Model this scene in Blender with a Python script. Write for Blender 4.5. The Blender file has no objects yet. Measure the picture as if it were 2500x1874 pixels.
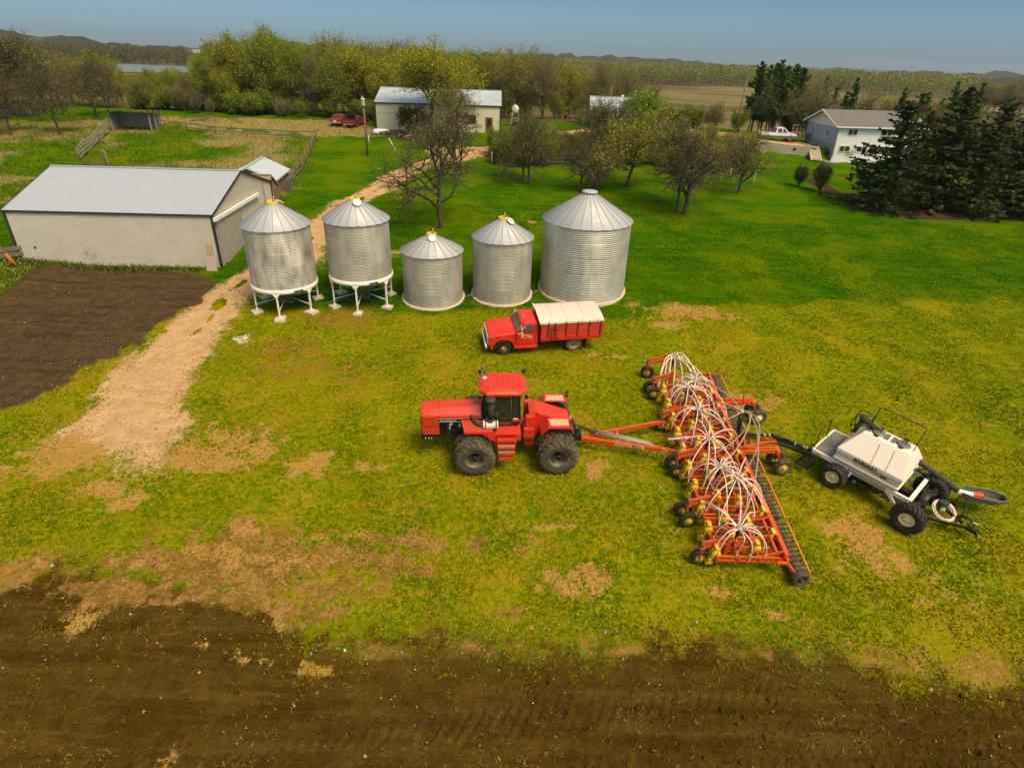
import bpy, math, random
import numpy as np
from mathutils import Vector, Matrix, Euler
R = math.radians
scene = bpy.context.scene
COL = scene.collection

# ------------------------------------------------------------------ camera
FPX, PITCH, ROLL, CAMH = 1457.0, 29.0, 0.034, 17.6        # focal in photo pixels (2500 wide)
cam_d = bpy.data.cameras.new("camera"); cam = bpy.data.objects.new("camera", cam_d); COL.objects.link(cam)
cam_d.sensor_width = 36.0; cam_d.lens = FPX / 2500.0 * 36.0
cam_d.clip_start = 0.1; cam_d.clip_end = 30000
_p = R(PITCH)
_f = Vector((0, math.cos(_p), -math.sin(_p))); _u0 = Vector((0, math.sin(_p), math.cos(_p))); _r0 = Vector((1, 0, 0))
_rt = _r0 * math.cos(ROLL) + _u0 * math.sin(ROLL); _up = -_r0 * math.sin(ROLL) + _u0 * math.cos(ROLL)
cam.matrix_world = Matrix(((_rt.x, _up.x, -_f.x, 0), (_rt.y, _up.y, -_f.y, 0), (_rt.z, _up.z, -_f.z, CAMH), (0, 0, 0, 1)))
scene.camera = cam

# ------------------------------------------------------------------ light
SUN_EL, SUN_AZ = R(56), R(-48)       # azimuth: from +X towards +Y (the light comes from the right)
world = bpy.data.worlds.new("World"); scene.world = world; world.use_nodes = True
nt = world.node_tree; nt.nodes.clear()
sky = nt.nodes.new('ShaderNodeTexSky'); sky.sky_type = 'NISHITA'; sky.sun_disc = False
sky.sun_elevation = SUN_EL; sky.sun_rotation = R(90) - SUN_AZ
sky.air_density = 1.0; sky.dust_density = 2.2; sky.ozone_density = 2.0; sky.altitude = 300
geo = nt.nodes.new('ShaderNodeNewGeometry'); sep = nt.nodes.new('ShaderNodeSeparateXYZ')
ramp = nt.nodes.new('ShaderNodeValToRGB')   # thin overcast: dull blue low down, brighter and whiter overhead
ce = ramp.color_ramp.elements
ce[0].position = 0.0; ce[0].color = (0.245, 0.335, 0.43, 1)
ce[1].position = 1.0; ce[1].color = (0.56, 0.46, 0.29, 1)
e = ce.new(0.03); e.color = (0.16, 0.225, 0.31, 1)
e = ce.new(0.065); e.color = (0.122, 0.172, 0.222, 1)
e = ce.new(0.13); e.color = (0.15, 0.185, 0.21, 1)
e = ce.new(0.28); e.color = (0.32, 0.33, 0.28, 1)
e = ce.new(0.5); e.color = (0.55, 0.46, 0.30, 1)
scl = nt.nodes.new('ShaderNodeVectorMath'); scl.operation = 'SCALE'; scl.inputs['Scale'].default_value = 2.34
mul = nt.nodes.new('ShaderNodeMix'); mul.data_type = 'RGBA'; mul.blend_type = 'MULTIPLY'; mul.inputs[0].default_value = 1.0
bg = nt.nodes.new('ShaderNodeBackground'); bg.inputs['Strength'].default_value = 0.15
wo = nt.nodes.new('ShaderNodeOutputWorld')
tc = nt.nodes.new('ShaderNodeTexCoord')
nt.links.new(tc.outputs['Generated'], sep.inputs[0]); nt.links.new(sep.outputs['Z'], ramp.inputs[0])
nt.links.new(sky.outputs[0], mul.inputs[6]); nt.links.new(ramp.outputs[0], scl.inputs[0]); nt.links.new(scl.outputs[0], mul.inputs[7])
nt.links.new(mul.outputs[2], bg.inputs['Color']); nt.links.new(bg.outputs[0], wo.inputs['Surface'])
nt.nodes.remove(geo)
sun_d = bpy.data.lights.new("sun", 'SUN'); sun_d.energy = 2.5; sun_d.angle = R(25); sun_d.color = (1.0, 0.84, 0.57)
sun = bpy.data.objects.new("sun", sun_d); COL.objects.link(sun); sun.location = (30, 20, 60)
_sd = Vector((math.cos(SUN_EL) * math.cos(SUN_AZ), math.cos(SUN_EL) * math.sin(SUN_AZ), math.sin(SUN_EL)))
sun.rotation_euler = _sd.to_track_quat('Z', 'Y').to_euler()
vs = scene.view_settings
scene.display_settings.display_device = 'sRGB'
vs.view_transform = 'Standard'; vs.look = 'None'; vs.exposure = 0.48; vs.gamma = 1.0; vs.use_curve_mapping = False
scene.cycles.max_bounces = 5; scene.cycles.diffuse_bounces = 2; scene.cycles.glossy_bounces = 3
scene.cycles.transparent_max_bounces = 8; scene.cycles.transmission_bounces = 3; scene.cycles.use_denoising = True
scene.cycles.sample_clamp_indirect = 4.0

# ------------------------------------------------------------------ where things stand
def smooth(a, b, x):
    t = np.clip((np.asarray(x, float) - a) / (b - a), 0, 1); return t * t * (3 - 2 * t)

SL = 0.105                                    # the yard climbs away from the camera
def base_z(x, y):
    x = np.asarray(x, float); y = np.asarray(y, float)
    s = np.interp(x, [-200, 10, 40, 60, 90], [SL, SL, .047, .022, .015])
    z = SL * (np.clip(y, -10, 50) - 22) + s * (np.clip(y, 50, 96) - 50)
    z = z + np.interp(y, [96, 112, 150, 260, 420, 1100, 1500, 4000], [0, 0.0, -3.0, -6.5, -8.5, -9.5, -22, -90]) * np.interp(z, [4, 7], [.75, 1.0])
    # lake valley on the left, far away
    lk = smooth(330, 430, y) * (1 - smooth(900, 1000, y)) * (1 - smooth(-120, -60, x + 0.12 * (y - 400)))
    z = z * (1 - lk) + lk * (-6.0)
    # barn bank on the left
    z = z + 0.45 * (1 - smooth(-38, -31, x)) * smooth(38, 42, y) * (1 - smooth(50, 70, y))
    # raised drive behind the retaining wall, walk-out level below the house
    dr = smooth(96.9, 97.3, y - 0.00 * x) * smooth(25, 37, x) * (1 - smooth(53.0, 53.4, x)) * (1 - smooth(120, 150, y))
    z = z + 1.6 * dr
    return z
WAVE = [(.031, .047, 1.3, .35), (.11, .07, .4, .12), (.23, .31, 2.2, .05), (.61, .47, .7, .02)]
def gz(x, y):
    z = base_z(x, y); x = np.asarray(x, float); y = np.asarray(y, float)
    k = np.interp(y, [40, 60, 120, 300], [.25, 1, 1, 3])
    for a, b, c, h in WAVE: z = z + k * h * np.sin(a * x + b * y + c) * np.cos(b * x - a * y + c * 2) * .6
    return z
CP = np.array([0, 0, CAMH]); RM = np.array([_rt, _up, _f])
def ray(px, py): return (px - 1250) / FPX * RM[0] - (py - 937) / FPX * RM[1] + RM[2]
_TT = np.concatenate([np.arange(6, 160, .4), np.arange(160, 3000, 4)])
def gp(px, py):
    "ground point that shows at photo pixel px, py"
    d = ray(px, py); P = CP + _TT[:, None] * d
    below = P[:, 2] < gz(P[:, 0], P[:, 1])
    if not below.any(): return Vector(P[-1])
    i = int(np.argmax(below)); a, b = _TT[max(i - 1, 0)], _TT[i]
    for _ in range(18):
        m = (a + b) / 2; q = CP + m * d
        if q[2] < gz(q[0], q[1]): b = m
        else: a = m
    return Vector(CP + b * d)
VS = 2500 / 2212
def gv(x, y): return gp(x * VS, y * VS)
def hp(px, py, z):
    d = ray(px, py); return Vector(CP + (z - CP[2]) / d[2] * d)
def proj(P):
    q = RM @ (np.array(P, float) - CP); return 1250 + FPX * q[0] / q[2], 937 - FPX * q[1] / q[2], q[2]
def on(x, y): return Vector((x, y, float(gz(x, y))))

# ------------------------------------------------------------------ materials
MATS = {}
def mat(name, color, rough=0.6, metal=0.0, var=0.0, scale=4.0, bump=0.0, bscale=20.0, spec=0.5, dirt=None, dirt_amt=0.0, dscale=1.5, coat=0.0, alpha=None):
    if name in MATS: return MATS[name]
    m = bpy.data.materials.new(name); m.use_nodes = True; MATS[name] = m
    n = m.node_tree.nodes; l = m.node_tree.links; b = n['Principled BSDF']
    b.inputs['Base Color'].default_value = (*color, 1); b.inputs['Roughness'].default_value = rough
    b.inputs['Metallic'].default_value = metal; b.inputs['Specular IOR Level'].default_value = spec
    b.inputs['Coat Weight'].default_value = coat
    t = n.new('ShaderNodeTexCoord')
    last = None
    if var > 0:
        no = n.new('ShaderNodeTexNoise'); no.inputs['Scale'].default_value = scale; no.inputs['Detail'].default_value = 6; no.inputs['Roughness'].default_value = .65
        l.new(t.outputs['Object'], no.inputs['Vector'])
        mr = n.new('ShaderNodeMapRange'); mr.inputs[1].default_value = .3; mr.inputs[2].default_value = .7
        mr.inputs[3].default_value = 1 - var; mr.inputs[4].default_value = 1 + var
        l.new(no.outputs['Fac'], mr.inputs[0])
        mx = n.new('ShaderNodeMix'); mx.data_type = 'RGBA'; mx.blend_type = 'MULTIPLY'; mx.inputs[0].default_value = 1
        mx.inputs[6].default_value = (*color, 1); l.new(mr.outputs[0], mx.inputs[7]); last = mx.outputs[2]
    if dirt is not None:
        no = n.new('ShaderNodeTexNoise'); no.inputs['Scale'].default_value = dscale; no.inputs['Detail'].default_value = 8; no.inputs['Roughness'].default_value = .7
        l.new(t.outputs['Object'], no.inputs['Vector'])
        mr = n.new('ShaderNodeMapRange'); mr.inputs[1].default_value = .45; mr.inputs[2].default_value = .75; mr.inputs[4].default_value = dirt_amt
        l.new(no.outputs['Fac'], mr.inputs[0])
        mx = n.new('ShaderNodeMix'); mx.data_type = 'RGBA'; l.new(mr.outputs[0], mx.inputs[0])
        if last is not None: l.new(last, mx.inputs[6])
        else: mx.inputs[6].default_value = (*color, 1)
        mx.inputs[7].default_value = (*dirt, 1); last = mx.outputs[2]
    if last is not None: l.new(last, b.inputs['Base Color'])
    if bump > 0:
        no = n.new('ShaderNodeTexNoise'); no.inputs['Scale'].default_value = bscale; no.inputs['Detail'].default_value = 4
        l.new(t.outputs['Object'], no.inputs['Vector'])
        bp = n.new('ShaderNodeBump'); bp.inputs['Strength'].default_value = bump; bp.inputs['Distance'].default_value = .05
        l.new(no.outputs['Fac'], bp.inputs['Height']); l.new(bp.outputs[0], b.inputs['Normal'])
    return m

# ------------------------------------------------------------------ mesh builder
class MB:
    def __init__(s): s.v = []; s.f = []; s.mi = []; s.sm = []; s.m = Matrix.Identity(4); s.cur = 0; s.smooth = False
    def at(s, m): s.m = m; return s
    def mat_i(s, i): s.cur = i; return s
    def add(s, vs, fs, smooth=None):
        o = len(s.v); M = s.m
        s.v.extend([tuple(M @ Vector(v)) for v in vs])
        for f in fs: s.f.append(tuple(i + o for i in f)); s.mi.append(s.cur); s.sm.append(s.smooth if smooth is None else smooth)
        return s
    def box(s, c, d, rot=None, taper=None):
        x, y, z = d[0] / 2, d[1] / 2, d[2] / 2
        tx, ty = taper if taper else (1, 1)
        vs = [Vector((a * x * (tx if cc > 0 else 1), b * y * (ty if cc > 0 else 1), cc * z)) for cc in (-1, 1) for b in (-1, 1) for a in (-1, 1)]
        if rot is not None:
            e = rot if isinstance(rot, Matrix) else Euler(rot).to_matrix(); vs = [e @ v for v in vs]
        c = Vector(c)
        return s.add([v + c for v in vs], [(0, 2, 3, 1), (4, 5, 7, 6), (0, 1, 5, 4), (2, 6, 7, 3), (0, 4, 6, 2), (1, 3, 7, 5)], False)
    def bar(s, a, b, w, h, up=(0, 0, 1)):
        a = Vector(a); b = Vector(b); d = (b - a); L = d.length; d.normalize(); u = Vector(up)
        if abs(d.dot(u)) > .98: u = Vector((1, 0, 0))
        sd = d.cross(u).normalized(); u = sd.cross(d)
        vs = []
        for p in (a, b):
            for i, j in ((-1, -1), (1, -1), (1, 1), (-1, 1)): vs.append(p + sd * (i * w / 2) + u * (j * h / 2))
        return s.add(vs, [(3, 2, 1, 0), (4, 5, 6, 7), (0, 1, 5, 4), (1, 2, 6, 5), (2, 3, 7, 6), (3, 0, 4, 7)], False)
    def tube(s, pts, r, n=8, cap=True, smooth=True):
        pts = [Vector(p) for p in pts]; k = len(pts)
        rs = r if isinstance(r, (list, tuple)) else [r] * k
        vs = []; d0 = (pts[1] - pts[0]).normalized()
        u = Vector((0, 0, 1)) if abs(d0.z) < .9 else Vector((1, 0, 0))
        sd = d0.cross(u).normalized()
        for i, p in enumerate(pts):
            d = (pts[min(i + 1, k - 1)] - pts[max(i - 1, 0)]).normalized()
            sd = (sd - d * sd.dot(d))
            if sd.length < 1e-6: sd = d.orthogonal()
            sd.normalize(); up = d.cross(sd)
            for j in range(n):
                a = 2 * math.pi * j / n; vs.append(p + (sd * math.cos(a) + up * math.sin(a)) * rs[i])
        fs = [(i * n + j, i * n + (j + 1) % n, (i + 1) * n + (j + 1) % n, (i + 1) * n + j) for i in range(k - 1) for j in range(n)]
        s.add(vs, fs, smooth)
        if cap:
            o = len(s.v) - k * n
            s.f.append(tuple(o + j for j in reversed(range(n)))); s.mi.append(s.cur); s.sm.append(False)
            s.f.append(tuple(o + (k - 1) * n + j for j in range(n))); s.mi.append(s.cur); s.sm.append(False)
        return s
    def cyl(s, a, b, r, r2=None, n=16, smooth=True): return s.tube([a, b], [r, r if r2 is None else r2], n, True, smooth)
    def lathe(s, prof, n=32, axis='Z', c=(0, 0, 0), smooth=True, close=False):
        c = Vector(c); vs = []; k = len(prof)
        for r, z in prof:
            for j in range(n):
                a = 2 * math.pi * j / n; p = (r * math.cos(a), r * math.sin(a), z)
                if axis == 'Y': p = (p[0], p[2], p[1])
                elif axis == 'X': p = (p[2], p[0], p[1])
                vs.append(Vector(p) + c)
        rows = range(k if close else k - 1)
        fs = []
        for i in rows:
            for j in range(n):
                q = (i * n + j, i * n + (j + 1) % n, ((i + 1) % k) * n + (j + 1) % n, ((i + 1) % k) * n + j)
                fs.append(q if axis != 'Y' else q[::-1])
        return s.add(vs, fs, smooth)
    def prism(s, poly, a, b, plane='XZ', smooth=False):
        "poly in a plane, extruded between a and b along the third axis"
        n = len(poly)
        def P(u, v, w):
            return (u, w, v) if plane == 'XZ' else ((w, u, v) if plane == 'YZ' else (u, v, w))
        vs = [P(u, v, a) for u, v in poly] + [P(u, v, b) for u, v in poly]
        fs = [tuple(range(n)), tuple(reversed(range(n, 2 * n)))] + [(i, n + i, n + (i + 1) % n, (i + 1) % n) for i in range(n)]
        return s.add(vs, fs, smooth)
    def build(s, name, mats, parent=None, bevel=0.0, loc=None, recalc=True):
        me = bpy.data.meshes.new(name); me.from_pydata(s.v, [], s.f); 
        mats = mats if isinstance(mats, (list, tuple)) else [mats]
        for m in mats: me.materials.append(m)
        me.polygons.foreach_set('material_index', s.mi); me.polygons.foreach_set('use_smooth', s.sm)
        if recalc:
            import bmesh
            bm = bmesh.new(); bm.from_mesh(me); bmesh.ops.recalc_face_normals(bm, faces=bm.faces)
            if bevel > 0:
                ed = [e for e in bm.edges if len(e.link_faces) == 2 and e.calc_face_angle(0) > .5]
                bmesh.ops.bevel(bm, geom=ed, offset=bevel, segments=2, affect='EDGES', clamp_overlap=True)
            bm.to_mesh(me); bm.free()
        o = bpy.data.objects.new(name, me); COL.objects.link(o)
        if parent is not None: o.parent = parent
        if loc is not None: o.location = loc
        return o

def mesh_np(name, V, F, mats, parent=None, mi=None, smooth=False):
    "fast mesh from arrays; F is (n,3) or (n,4)"
    me = bpy.data.meshes.new(name); V = np.asarray(V, np.float32); F = np.asarray(F, np.int32); k = F.shape[1]
    me.vertices.add(len(V)); me.vertices.foreach_set('co', V.ravel())
    me.loops.add(F.size); me.loops.foreach_set('vertex_index', F.ravel())
    me.polygons.add(len(F)); me.polygons.foreach_set('loop_start', np.arange(0, F.size, k, dtype=np.int32))
    for m in (mats if isinstance(mats, (list, tuple)) else [mats]): me.materials.append(m)
    if mi is not None: me.polygons.foreach_set('material_index', np.asarray(mi, np.int32))
    if smooth: me.polygons.foreach_set('use_smooth', np.ones(len(F), bool))
    me.update(calc_edges=True); me.validate()
    o = bpy.data.objects.new(name, me); COL.objects.link(o)
    if parent is not None: o.parent = parent
    return o

def empty(name, loc=(0, 0, 0), rot=(0, 0, 0), label=None, cat=None, group=None):
    o = bpy.data.objects.new(name, None); COL.objects.link(o); o.location = loc; o.rotation_euler = rot
    o.empty_display_size = .2
    tag(o, label, cat, group); return o
def tag(o, label=None, cat=None, group=None, kind=None):
    if label: o['label'] = label
    if cat: o['category'] = cat
    if group: o['group'] = group
    if kind: o['kind'] = kind
    return o
def copy_tree(o, parent=None):
    c = o.copy(); COL.objects.link(c); c.parent = parent
    for ch in list(o.children): copy_tree(ch, c)
    return c
def text(name, s, size, m, parent, M, depth=.004, shear=0.0, bold=0.0, sx=1.0):
    "lettering: M places the text's x (reading) and y (up) axes"
    cu = bpy.data.curves.new(name, 'FONT'); cu.body = s; cu.size = size; cu.extrude = depth; cu.shear = shear; cu.offset = bold
    cu.align_x = 'LEFT'; cu.resolution_u = 2
    to = bpy.data.objects.new(name + "_c", cu); COL.objects.link(to)
    dg = bpy.context.evaluated_depsgraph_get(); me = bpy.data.meshes.new_from_object(to.evaluated_get(dg))
    bpy.data.objects.remove(to); me.materials.clear(); me.materials.append(m); me.name = name
    me.transform(M @ Matrix.Diagonal((sx, 1, 1, 1)))
    o = bpy.data.objects.new(name, me); COL.objects.link(o); o.parent = parent
    return o
def frame(o, x, y):
    "matrix from an origin and two axes"
    x = Vector(x).normalized(); z = x.cross(Vector(y)).normalized(); y = z.cross(x)
    return Matrix(((x.x, y.x, z.x, o[0]), (x.y, y.y, z.y, o[1]), (x.z, y.z, z.z, o[2]), (0, 0, 0, 1)))
def poly_mask(poly, X, Y):
    "signed distance (positive inside) of grid points to a polygon"
    P = np.array(poly, float); n = len(P); ins = np.zeros(X.shape, bool); dm = np.full(X.shape, 1e9)
    for i in range(n):
        x0, y0 = P[i]; x1, y1 = P[(i + 1) % n]
        c = ((y0 > Y) != (y1 > Y)); ins ^= c & (X < (x1 - x0) * (Y - y0) / (y1 - y0 + 1e-12) + x0)
        dx, dy = x1 - x0, y1 - y0; t = np.clip(((X - x0) * dx + (Y - y0) * dy) / (dx * dx + dy * dy + 1e-12), 0, 1)
        dm = np.minimum(dm, np.hypot(X - x0 - t * dx, Y - y0 - t * dy))
    return np.where(ins, dm, -dm)
def line_dist(pl, X, Y):
    P = np.array(pl, float); dm = np.full(X.shape, 1e9)
    for i in range(len(P) - 1):
        x0, y0 = P[i]; x1, y1 = P[i + 1]; dx, dy = x1 - x0, y1 - y0
        t = np.clip(((X - x0) * dx + (Y - y0) * dy) / (dx * dx + dy * dy + 1e-12), 0, 1)
        dm = np.minimum(dm, np.hypot(X - x0 - t * dx, Y - y0 - t * dy))
    return dm
_rs = np.random.RandomState(7); _TAB = _rs.rand(256, 256)
def vnoise(X, Y):
    "smooth value noise, 0..1"
    xi = np.floor(X).astype(int); yi = np.floor(Y).astype(int); fx = X - xi; fy = Y - yi
    fx = fx * fx * (3 - 2 * fx); fy = fy * fy * (3 - 2 * fy)
    g = lambda a, b: _TAB[a & 255, b & 255]
    return (g(xi, yi) * (1 - fx) + g(xi + 1, yi) * fx) * (1 - fy) + (g(xi, yi + 1) * (1 - fx) + g(xi + 1, yi + 1) * fx) * fy
def fbm(X, Y, o=4):
    t = 0; a = .5; s = 0
    for i in range(o): t = t + a * vnoise(X * 2 ** i + 17.3 * i, Y * 2 ** i + 9.1 * i); s += a; a *= .55
    return t / s
# ------------------------------------------------------------------ terrain
def wpoly(pts): return [(p.x, p.y) for p in (gv(*q) for q in pts)]
TRACK = wpoly([(60, 950), (150, 915), (215, 870), (255, 820), (300, 760), (340, 715), (420, 650), (480, 608), (540, 578), (600, 543), (645, 505), (690, 462), (740, 428), (800, 396),
    (850, 374), (905, 347), (960, 330), (1040, 321), (1080, 317), (1082, 330), (1040, 337), (990, 348), (930, 366), (872, 389), (835, 416), (800, 445), (765, 480), (715, 522), (690, 560),
    (640, 592), (575, 625), (540, 640), (505, 670), (470, 720), (440, 762), (405, 830), (386, 890), (380, 950), (365, 1000), (320, 1040), (250, 1050), (130, 1000)])
GARDEN = wpoly([(60, 577), (150, 572), (300, 574), (440, 587), (478, 602), (432, 645), (352, 700), (312, 742), (180, 792), (60, 872), (-60, 900), (-160, 760), (-60, 660), (30, 612)])
PLOW = wpoly([(-200, 1262), (0, 1258), (110, 1242), (250, 1262), (330, 1270), (430, 1285), (540, 1300), (600, 1325), (620, 1362),
    (660, 1392), (800, 1400), (900, 1408), (1050, 1410), (1300, 1402), (1500, 1412), (1800, 1440), (2212, 1452), (2500, 1460), (3200, 2300), (-1200, 2300)])
DRIVE = [(p.x, p.y) for p in (gp(1200 + a / 3.159, 80 + b / 3.159) for a, b in [(-380, 915), (0, 905), (250, 855), (500, 780), (700, 770), (1000, 752), (1250, 738), (1500, 752), (1850, 798), (2150, 838)])] + [(47.5, 101), (53, 101.5)]
DPATCH = wpoly([(1480, 285), (1640, 300), (1752, 318), (1752, 333), (1650, 328), (1560, 320), (1490, 312)])
MULCH = wpoly([(1755, 385), (1790, 400), (1850, 432), (1900, 446), (2000, 452), (2300, 462), (2300, 480), (2150, 478), (1980, 474), (1870, 458), (1810, 430), (1745, 395)])
PASTURE = wpoly([(-300, 250), (0, 258), (235, 262), (345, 262), (690, 296), (684, 318), (650, 386), (615, 430), (560, 372), (90, 362), (0, 470), (-300, 520)])
ROUGH = wpoly([(340, 255), (560, 255), (720, 262), (880, 285), (900, 300), (800, 296), (690, 292), (520, 280), (345, 265)])
# tan and brown bare patches: photo centre, radii, kind (tan, brown, straw)
SPOTS = [(1230, 1272, 75, 38, 't'), (1078, 1322, 60, 26, 'b'), (1870, 1150, 80, 50, 't'), (1950, 1235, 130, 75, 't'), (2040, 1290, 90, 40, 't'), (665, 1010, 60, 42, 't'), (780, 1003, 42, 16, 't'), (640, 1080, 40, 20, 't'),
    (1372, 668, 50, 22, 't'), (1500, 672, 120, 16, 't'), (1420, 700, 60, 12, 't'), (528, 733, 30, 12, 'w'), (612, 752, 90, 26, 'o'), (700, 800, 170, 30, 'o'), (740, 690, 120, 26, 'o'), (1545, 1277, 45, 12, 't'), (1320, 770, 70, 14, 't'),
    (155, 1350, 80, 36, 's'), (362, 1645, 46, 30, 's'), (440, 1393, 62, 26, 's'), (620, 1350, 50, 26, 's'), (700, 1450, 60, 24, 's'), (540, 1420, 70, 20, 's'), (1050, 1400, 190, 34, 'b'), (1350, 1405, 190, 34, 'b'), (1900, 1420, 260, 40, 'b'), (1620, 1410, 200, 36, 'b'), (820, 1400, 160, 34, 'b'), (2150, 1440, 200, 40, 'b'),
    (1050, 655, 60, 8, 'o'), (850, 545, 40, 10, 't'), (900, 660, 60, 12, 'o'), (420, 950, 60, 40, 't'), (480, 1000, 80, 30, 't'), (390, 1000, 110, 50, 't'), (130, 985, 130, 45, 't'), (480, 955, 120, 40, 't'), (240, 1060, 120, 30, 't'), (560, 980, 50, 20, 't'), (1130, 465, 14, 5, 't'), (1145, 478, 14, 5, 't'), (1010, 1010, 30, 16, 't'),
    (860, 1170, 120, 30, 'b'), (1060, 1170, 90, 25, 'b'), (720, 1200, 190, 50, 'b'), (560, 1170, 230, 55, 'b'), (520, 1235, 260, 50, 'b'), (330, 1215, 170, 45, 'b'), (700, 1265, 120, 35, 'b'), (200, 1270, 260, 45, 'b'), (450, 1290, 260, 40, 'b'), (640, 1320, 120, 30, 'b'), (90, 1225, 140, 30, 'b'), (560, 1140, 90, 22, 'n'), (700, 1160, 120, 22, 'n'), (440, 1190, 110, 20, 'n'), (300, 1215, 70, 14, 'n'), (620, 1210, 150, 22, 'n'), (80, 1208, 120, 12, 'n'), (250, 1090, 70, 20, 't'), (1610, 860, 90, 20, 't'), (1290, 1005, 40, 30, 't'), (1200, 1135, 60, 12, 't'), (1690, 1335, 60, 14, 't')]

def build_terrain():
    ys = [-14.0]
    while ys[-1] < 3600:
        y = ys[-1]; ys.append(y + (max(.13, .0052 * (y + 6)) if y < 125 else .022 * y))
    ys = np.array(ys); nc = 620
    u = np.linspace(-1, 1, nc); flare = np.zeros(nc)
    flare[:14] = -np.linspace(1, 0, 14) ** 2; flare[-14:] = np.linspace(0, 1, 14) ** 2
    X = u[None, :] * (22 + .97 * np.clip(ys, 0, None))[:, None] + flare[None, :] * (250 + .8 * np.abs(ys))[:, None]
    Y = np.repeat(ys[:, None], nc, 1)
    Z = gz(X, Y)
    n1 = fbm(X * .35, Y * .35, 5) - .5; n2 = fbm(X * 1.7 + 40, Y * 1.7, 4) - .5
    wob = n1 * 2.2 + n2 * .9
    near = Y < 130
    def md(poly, soft, w=1.0): return smooth(-soft, soft, np.where(near, poly_mask(poly, X, Y), -99) + wob * w)
    gravel = md(TRACK, 1.4, 1.2)
    dd = line_dist(DRIVE, X, Y); gravel = np.maximum(gravel, np.where(near, 1 - smooth(1.5, 2.4, dd + wob * .8), 0))
    gravel = np.maximum(gravel, md(DPATCH, .6, 1.0))
    # grass strips growing along the middle of the track
    mid = wpoly([(400, 735), (440, 705), (500, 625), (560, 588), (640, 545), (690, 500), (760, 440), (850, 390), (930, 352), (1000, 338)])
    strip = (1 - smooth(.08, .32, line_dist(mid, X, Y) + (fbm(X * .6, Y * .6, 3) - .42) * 1.6)) * near
    gravel = gravel * (1 - .85 * strip); gravel = gravel * (.42 + .58 * smooth(21.5, 27, Y + n1 * 5 + n2 * 2)) * 1.0
    garden = md(GARDEN, .5, .9); plow = md(PLOW, 2.6, 1.5)
    mulch = md(MULCH, .5, .6)
    past = md(PASTURE, 1.5, 2.0); rough = md(ROUGH, 1.5, 2.0)
    tan = np.zeros_like(X); brown = np.zeros_like(X); straw = np.zeros_like(X); orange = np.zeros_like(X); pale = np.zeros_like(X); white = np.zeros_like(X)
    for sx, sy, rx, ry, k in SPOTS:
        c = gv(sx, sy); ex = gv(sx + rx, sy) - c; ey = gv(sx, max(sy - ry, 300)) - c
        a = (ex.length, ey.length); m = (.85 if k in 'sw' else .52 if k == 'b' and sy > 1385 else .80) * (1 - smooth(-.25, 1.5, np.hypot((X - c.x) / a[0], (Y - c.y) / a[1]) + n1 * 2.0 + n2 * 2.2))
        dst = {'t': tan, 'n': pale, 'b': brown, 's': straw, 'o': orange, 'w': white}[k]; np.maximum(dst, m, out=dst)
    LAWN = wpoly([(-300, 660), (400, 640), (600, 668), (900, 672), (1180, 668), (1330, 690), (1440, 662), (1650, 656), (2212, 648), (2900, 640)])
    ly_ = np.interp(X, [p[0] for p in LAWN], [p[1] for p in LAWN])           # deep green lawn behind the bins
    lush = smooth(-1.6, 1.6, Y - ly_ + n1 * 2.2 + n2 * 1.2); lush = np.maximum(lush, .42 * smooth(13, 26, X + n1 * 8) * smooth(17, 24, Y))
    lush = lush * (1 - .35 * past) * (1 - .6 * rough)
    dryg = np.clip(past * (0.26 + 2.0 * (fbm(X * .16, Y * .22, 4) - .40)) + rough * .75 + straw, 0, 1)
    forest = np.maximum(smooth(104, 112, Y + n1 * 6) * (1 - smooth(18, 30, X)), smooth(112, 120, Y)) * (1 - smooth(150, 200, Y))
    forest = np.maximum(forest, smooth(55, 62, Y - 0.0 * X) * (1 - smooth(-58, -52, X + (Y - 60) * .55)) * .8)
    field = smooth(150, 200, Y)
    fieldtone = fbm(X * .012, Y * .03, 3)
    # relief
    rutm = np.zeros_like(X); rut = np.zeros_like(X); damp_shade_bars = np.zeros_like(X)
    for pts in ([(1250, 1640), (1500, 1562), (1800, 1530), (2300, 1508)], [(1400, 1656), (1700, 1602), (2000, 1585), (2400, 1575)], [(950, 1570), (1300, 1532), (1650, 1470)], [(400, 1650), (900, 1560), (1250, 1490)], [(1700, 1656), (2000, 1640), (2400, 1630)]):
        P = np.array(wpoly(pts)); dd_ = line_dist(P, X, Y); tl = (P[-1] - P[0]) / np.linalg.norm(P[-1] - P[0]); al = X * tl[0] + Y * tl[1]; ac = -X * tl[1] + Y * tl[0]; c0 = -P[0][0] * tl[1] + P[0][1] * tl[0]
        w_ = np.where(near, 1 - smooth(.42, .62, dd_ + n2 * .25), 0); rut = rut - w_ * .05 + w_ * .055 * np.sin((al + np.abs(ac - c0) * .8) * 2 * np.pi / .42); rutm = np.maximum(rutm, w_); damp_shade_bars = np.maximum(damp_shade_bars, w_ * (.5 + .5 * np.sin((al + np.abs(ac - c0) * .8) * 2 * np.pi / .42 + 2.2)))  # tread bars: damp pressed soil, with groove shade put into the colour
    Z = Z + plow * rut + plow * (1 - rutm) * (.10 * (fbm(X * 2.2, Y * 2.2, 4) - .5) + .025 * np.sin((X * .15 + Y * 1.0 + n1 * 2) * 4.5)) * near
    Z = Z + garden * .06 * (fbm(X * 2.4, Y * 2.4, 4) - .5) - gravel * .03 + (1 - np.maximum(gravel, plow)) * .05 * (fbm(X * 1.1, Y * 1.1, 3) - .5) * near
    V = np.stack([X, Y, Z], -1).reshape(-1, 3)
    A = np.stack([np.maximum(plow, garden), gravel, dryg, lush], -1).reshape(-1, 4)
    tan = np.maximum(tan, pale * .62); B = np.stack([tan, brown, orange, white], -1).reshape(-1, 4)
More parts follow.
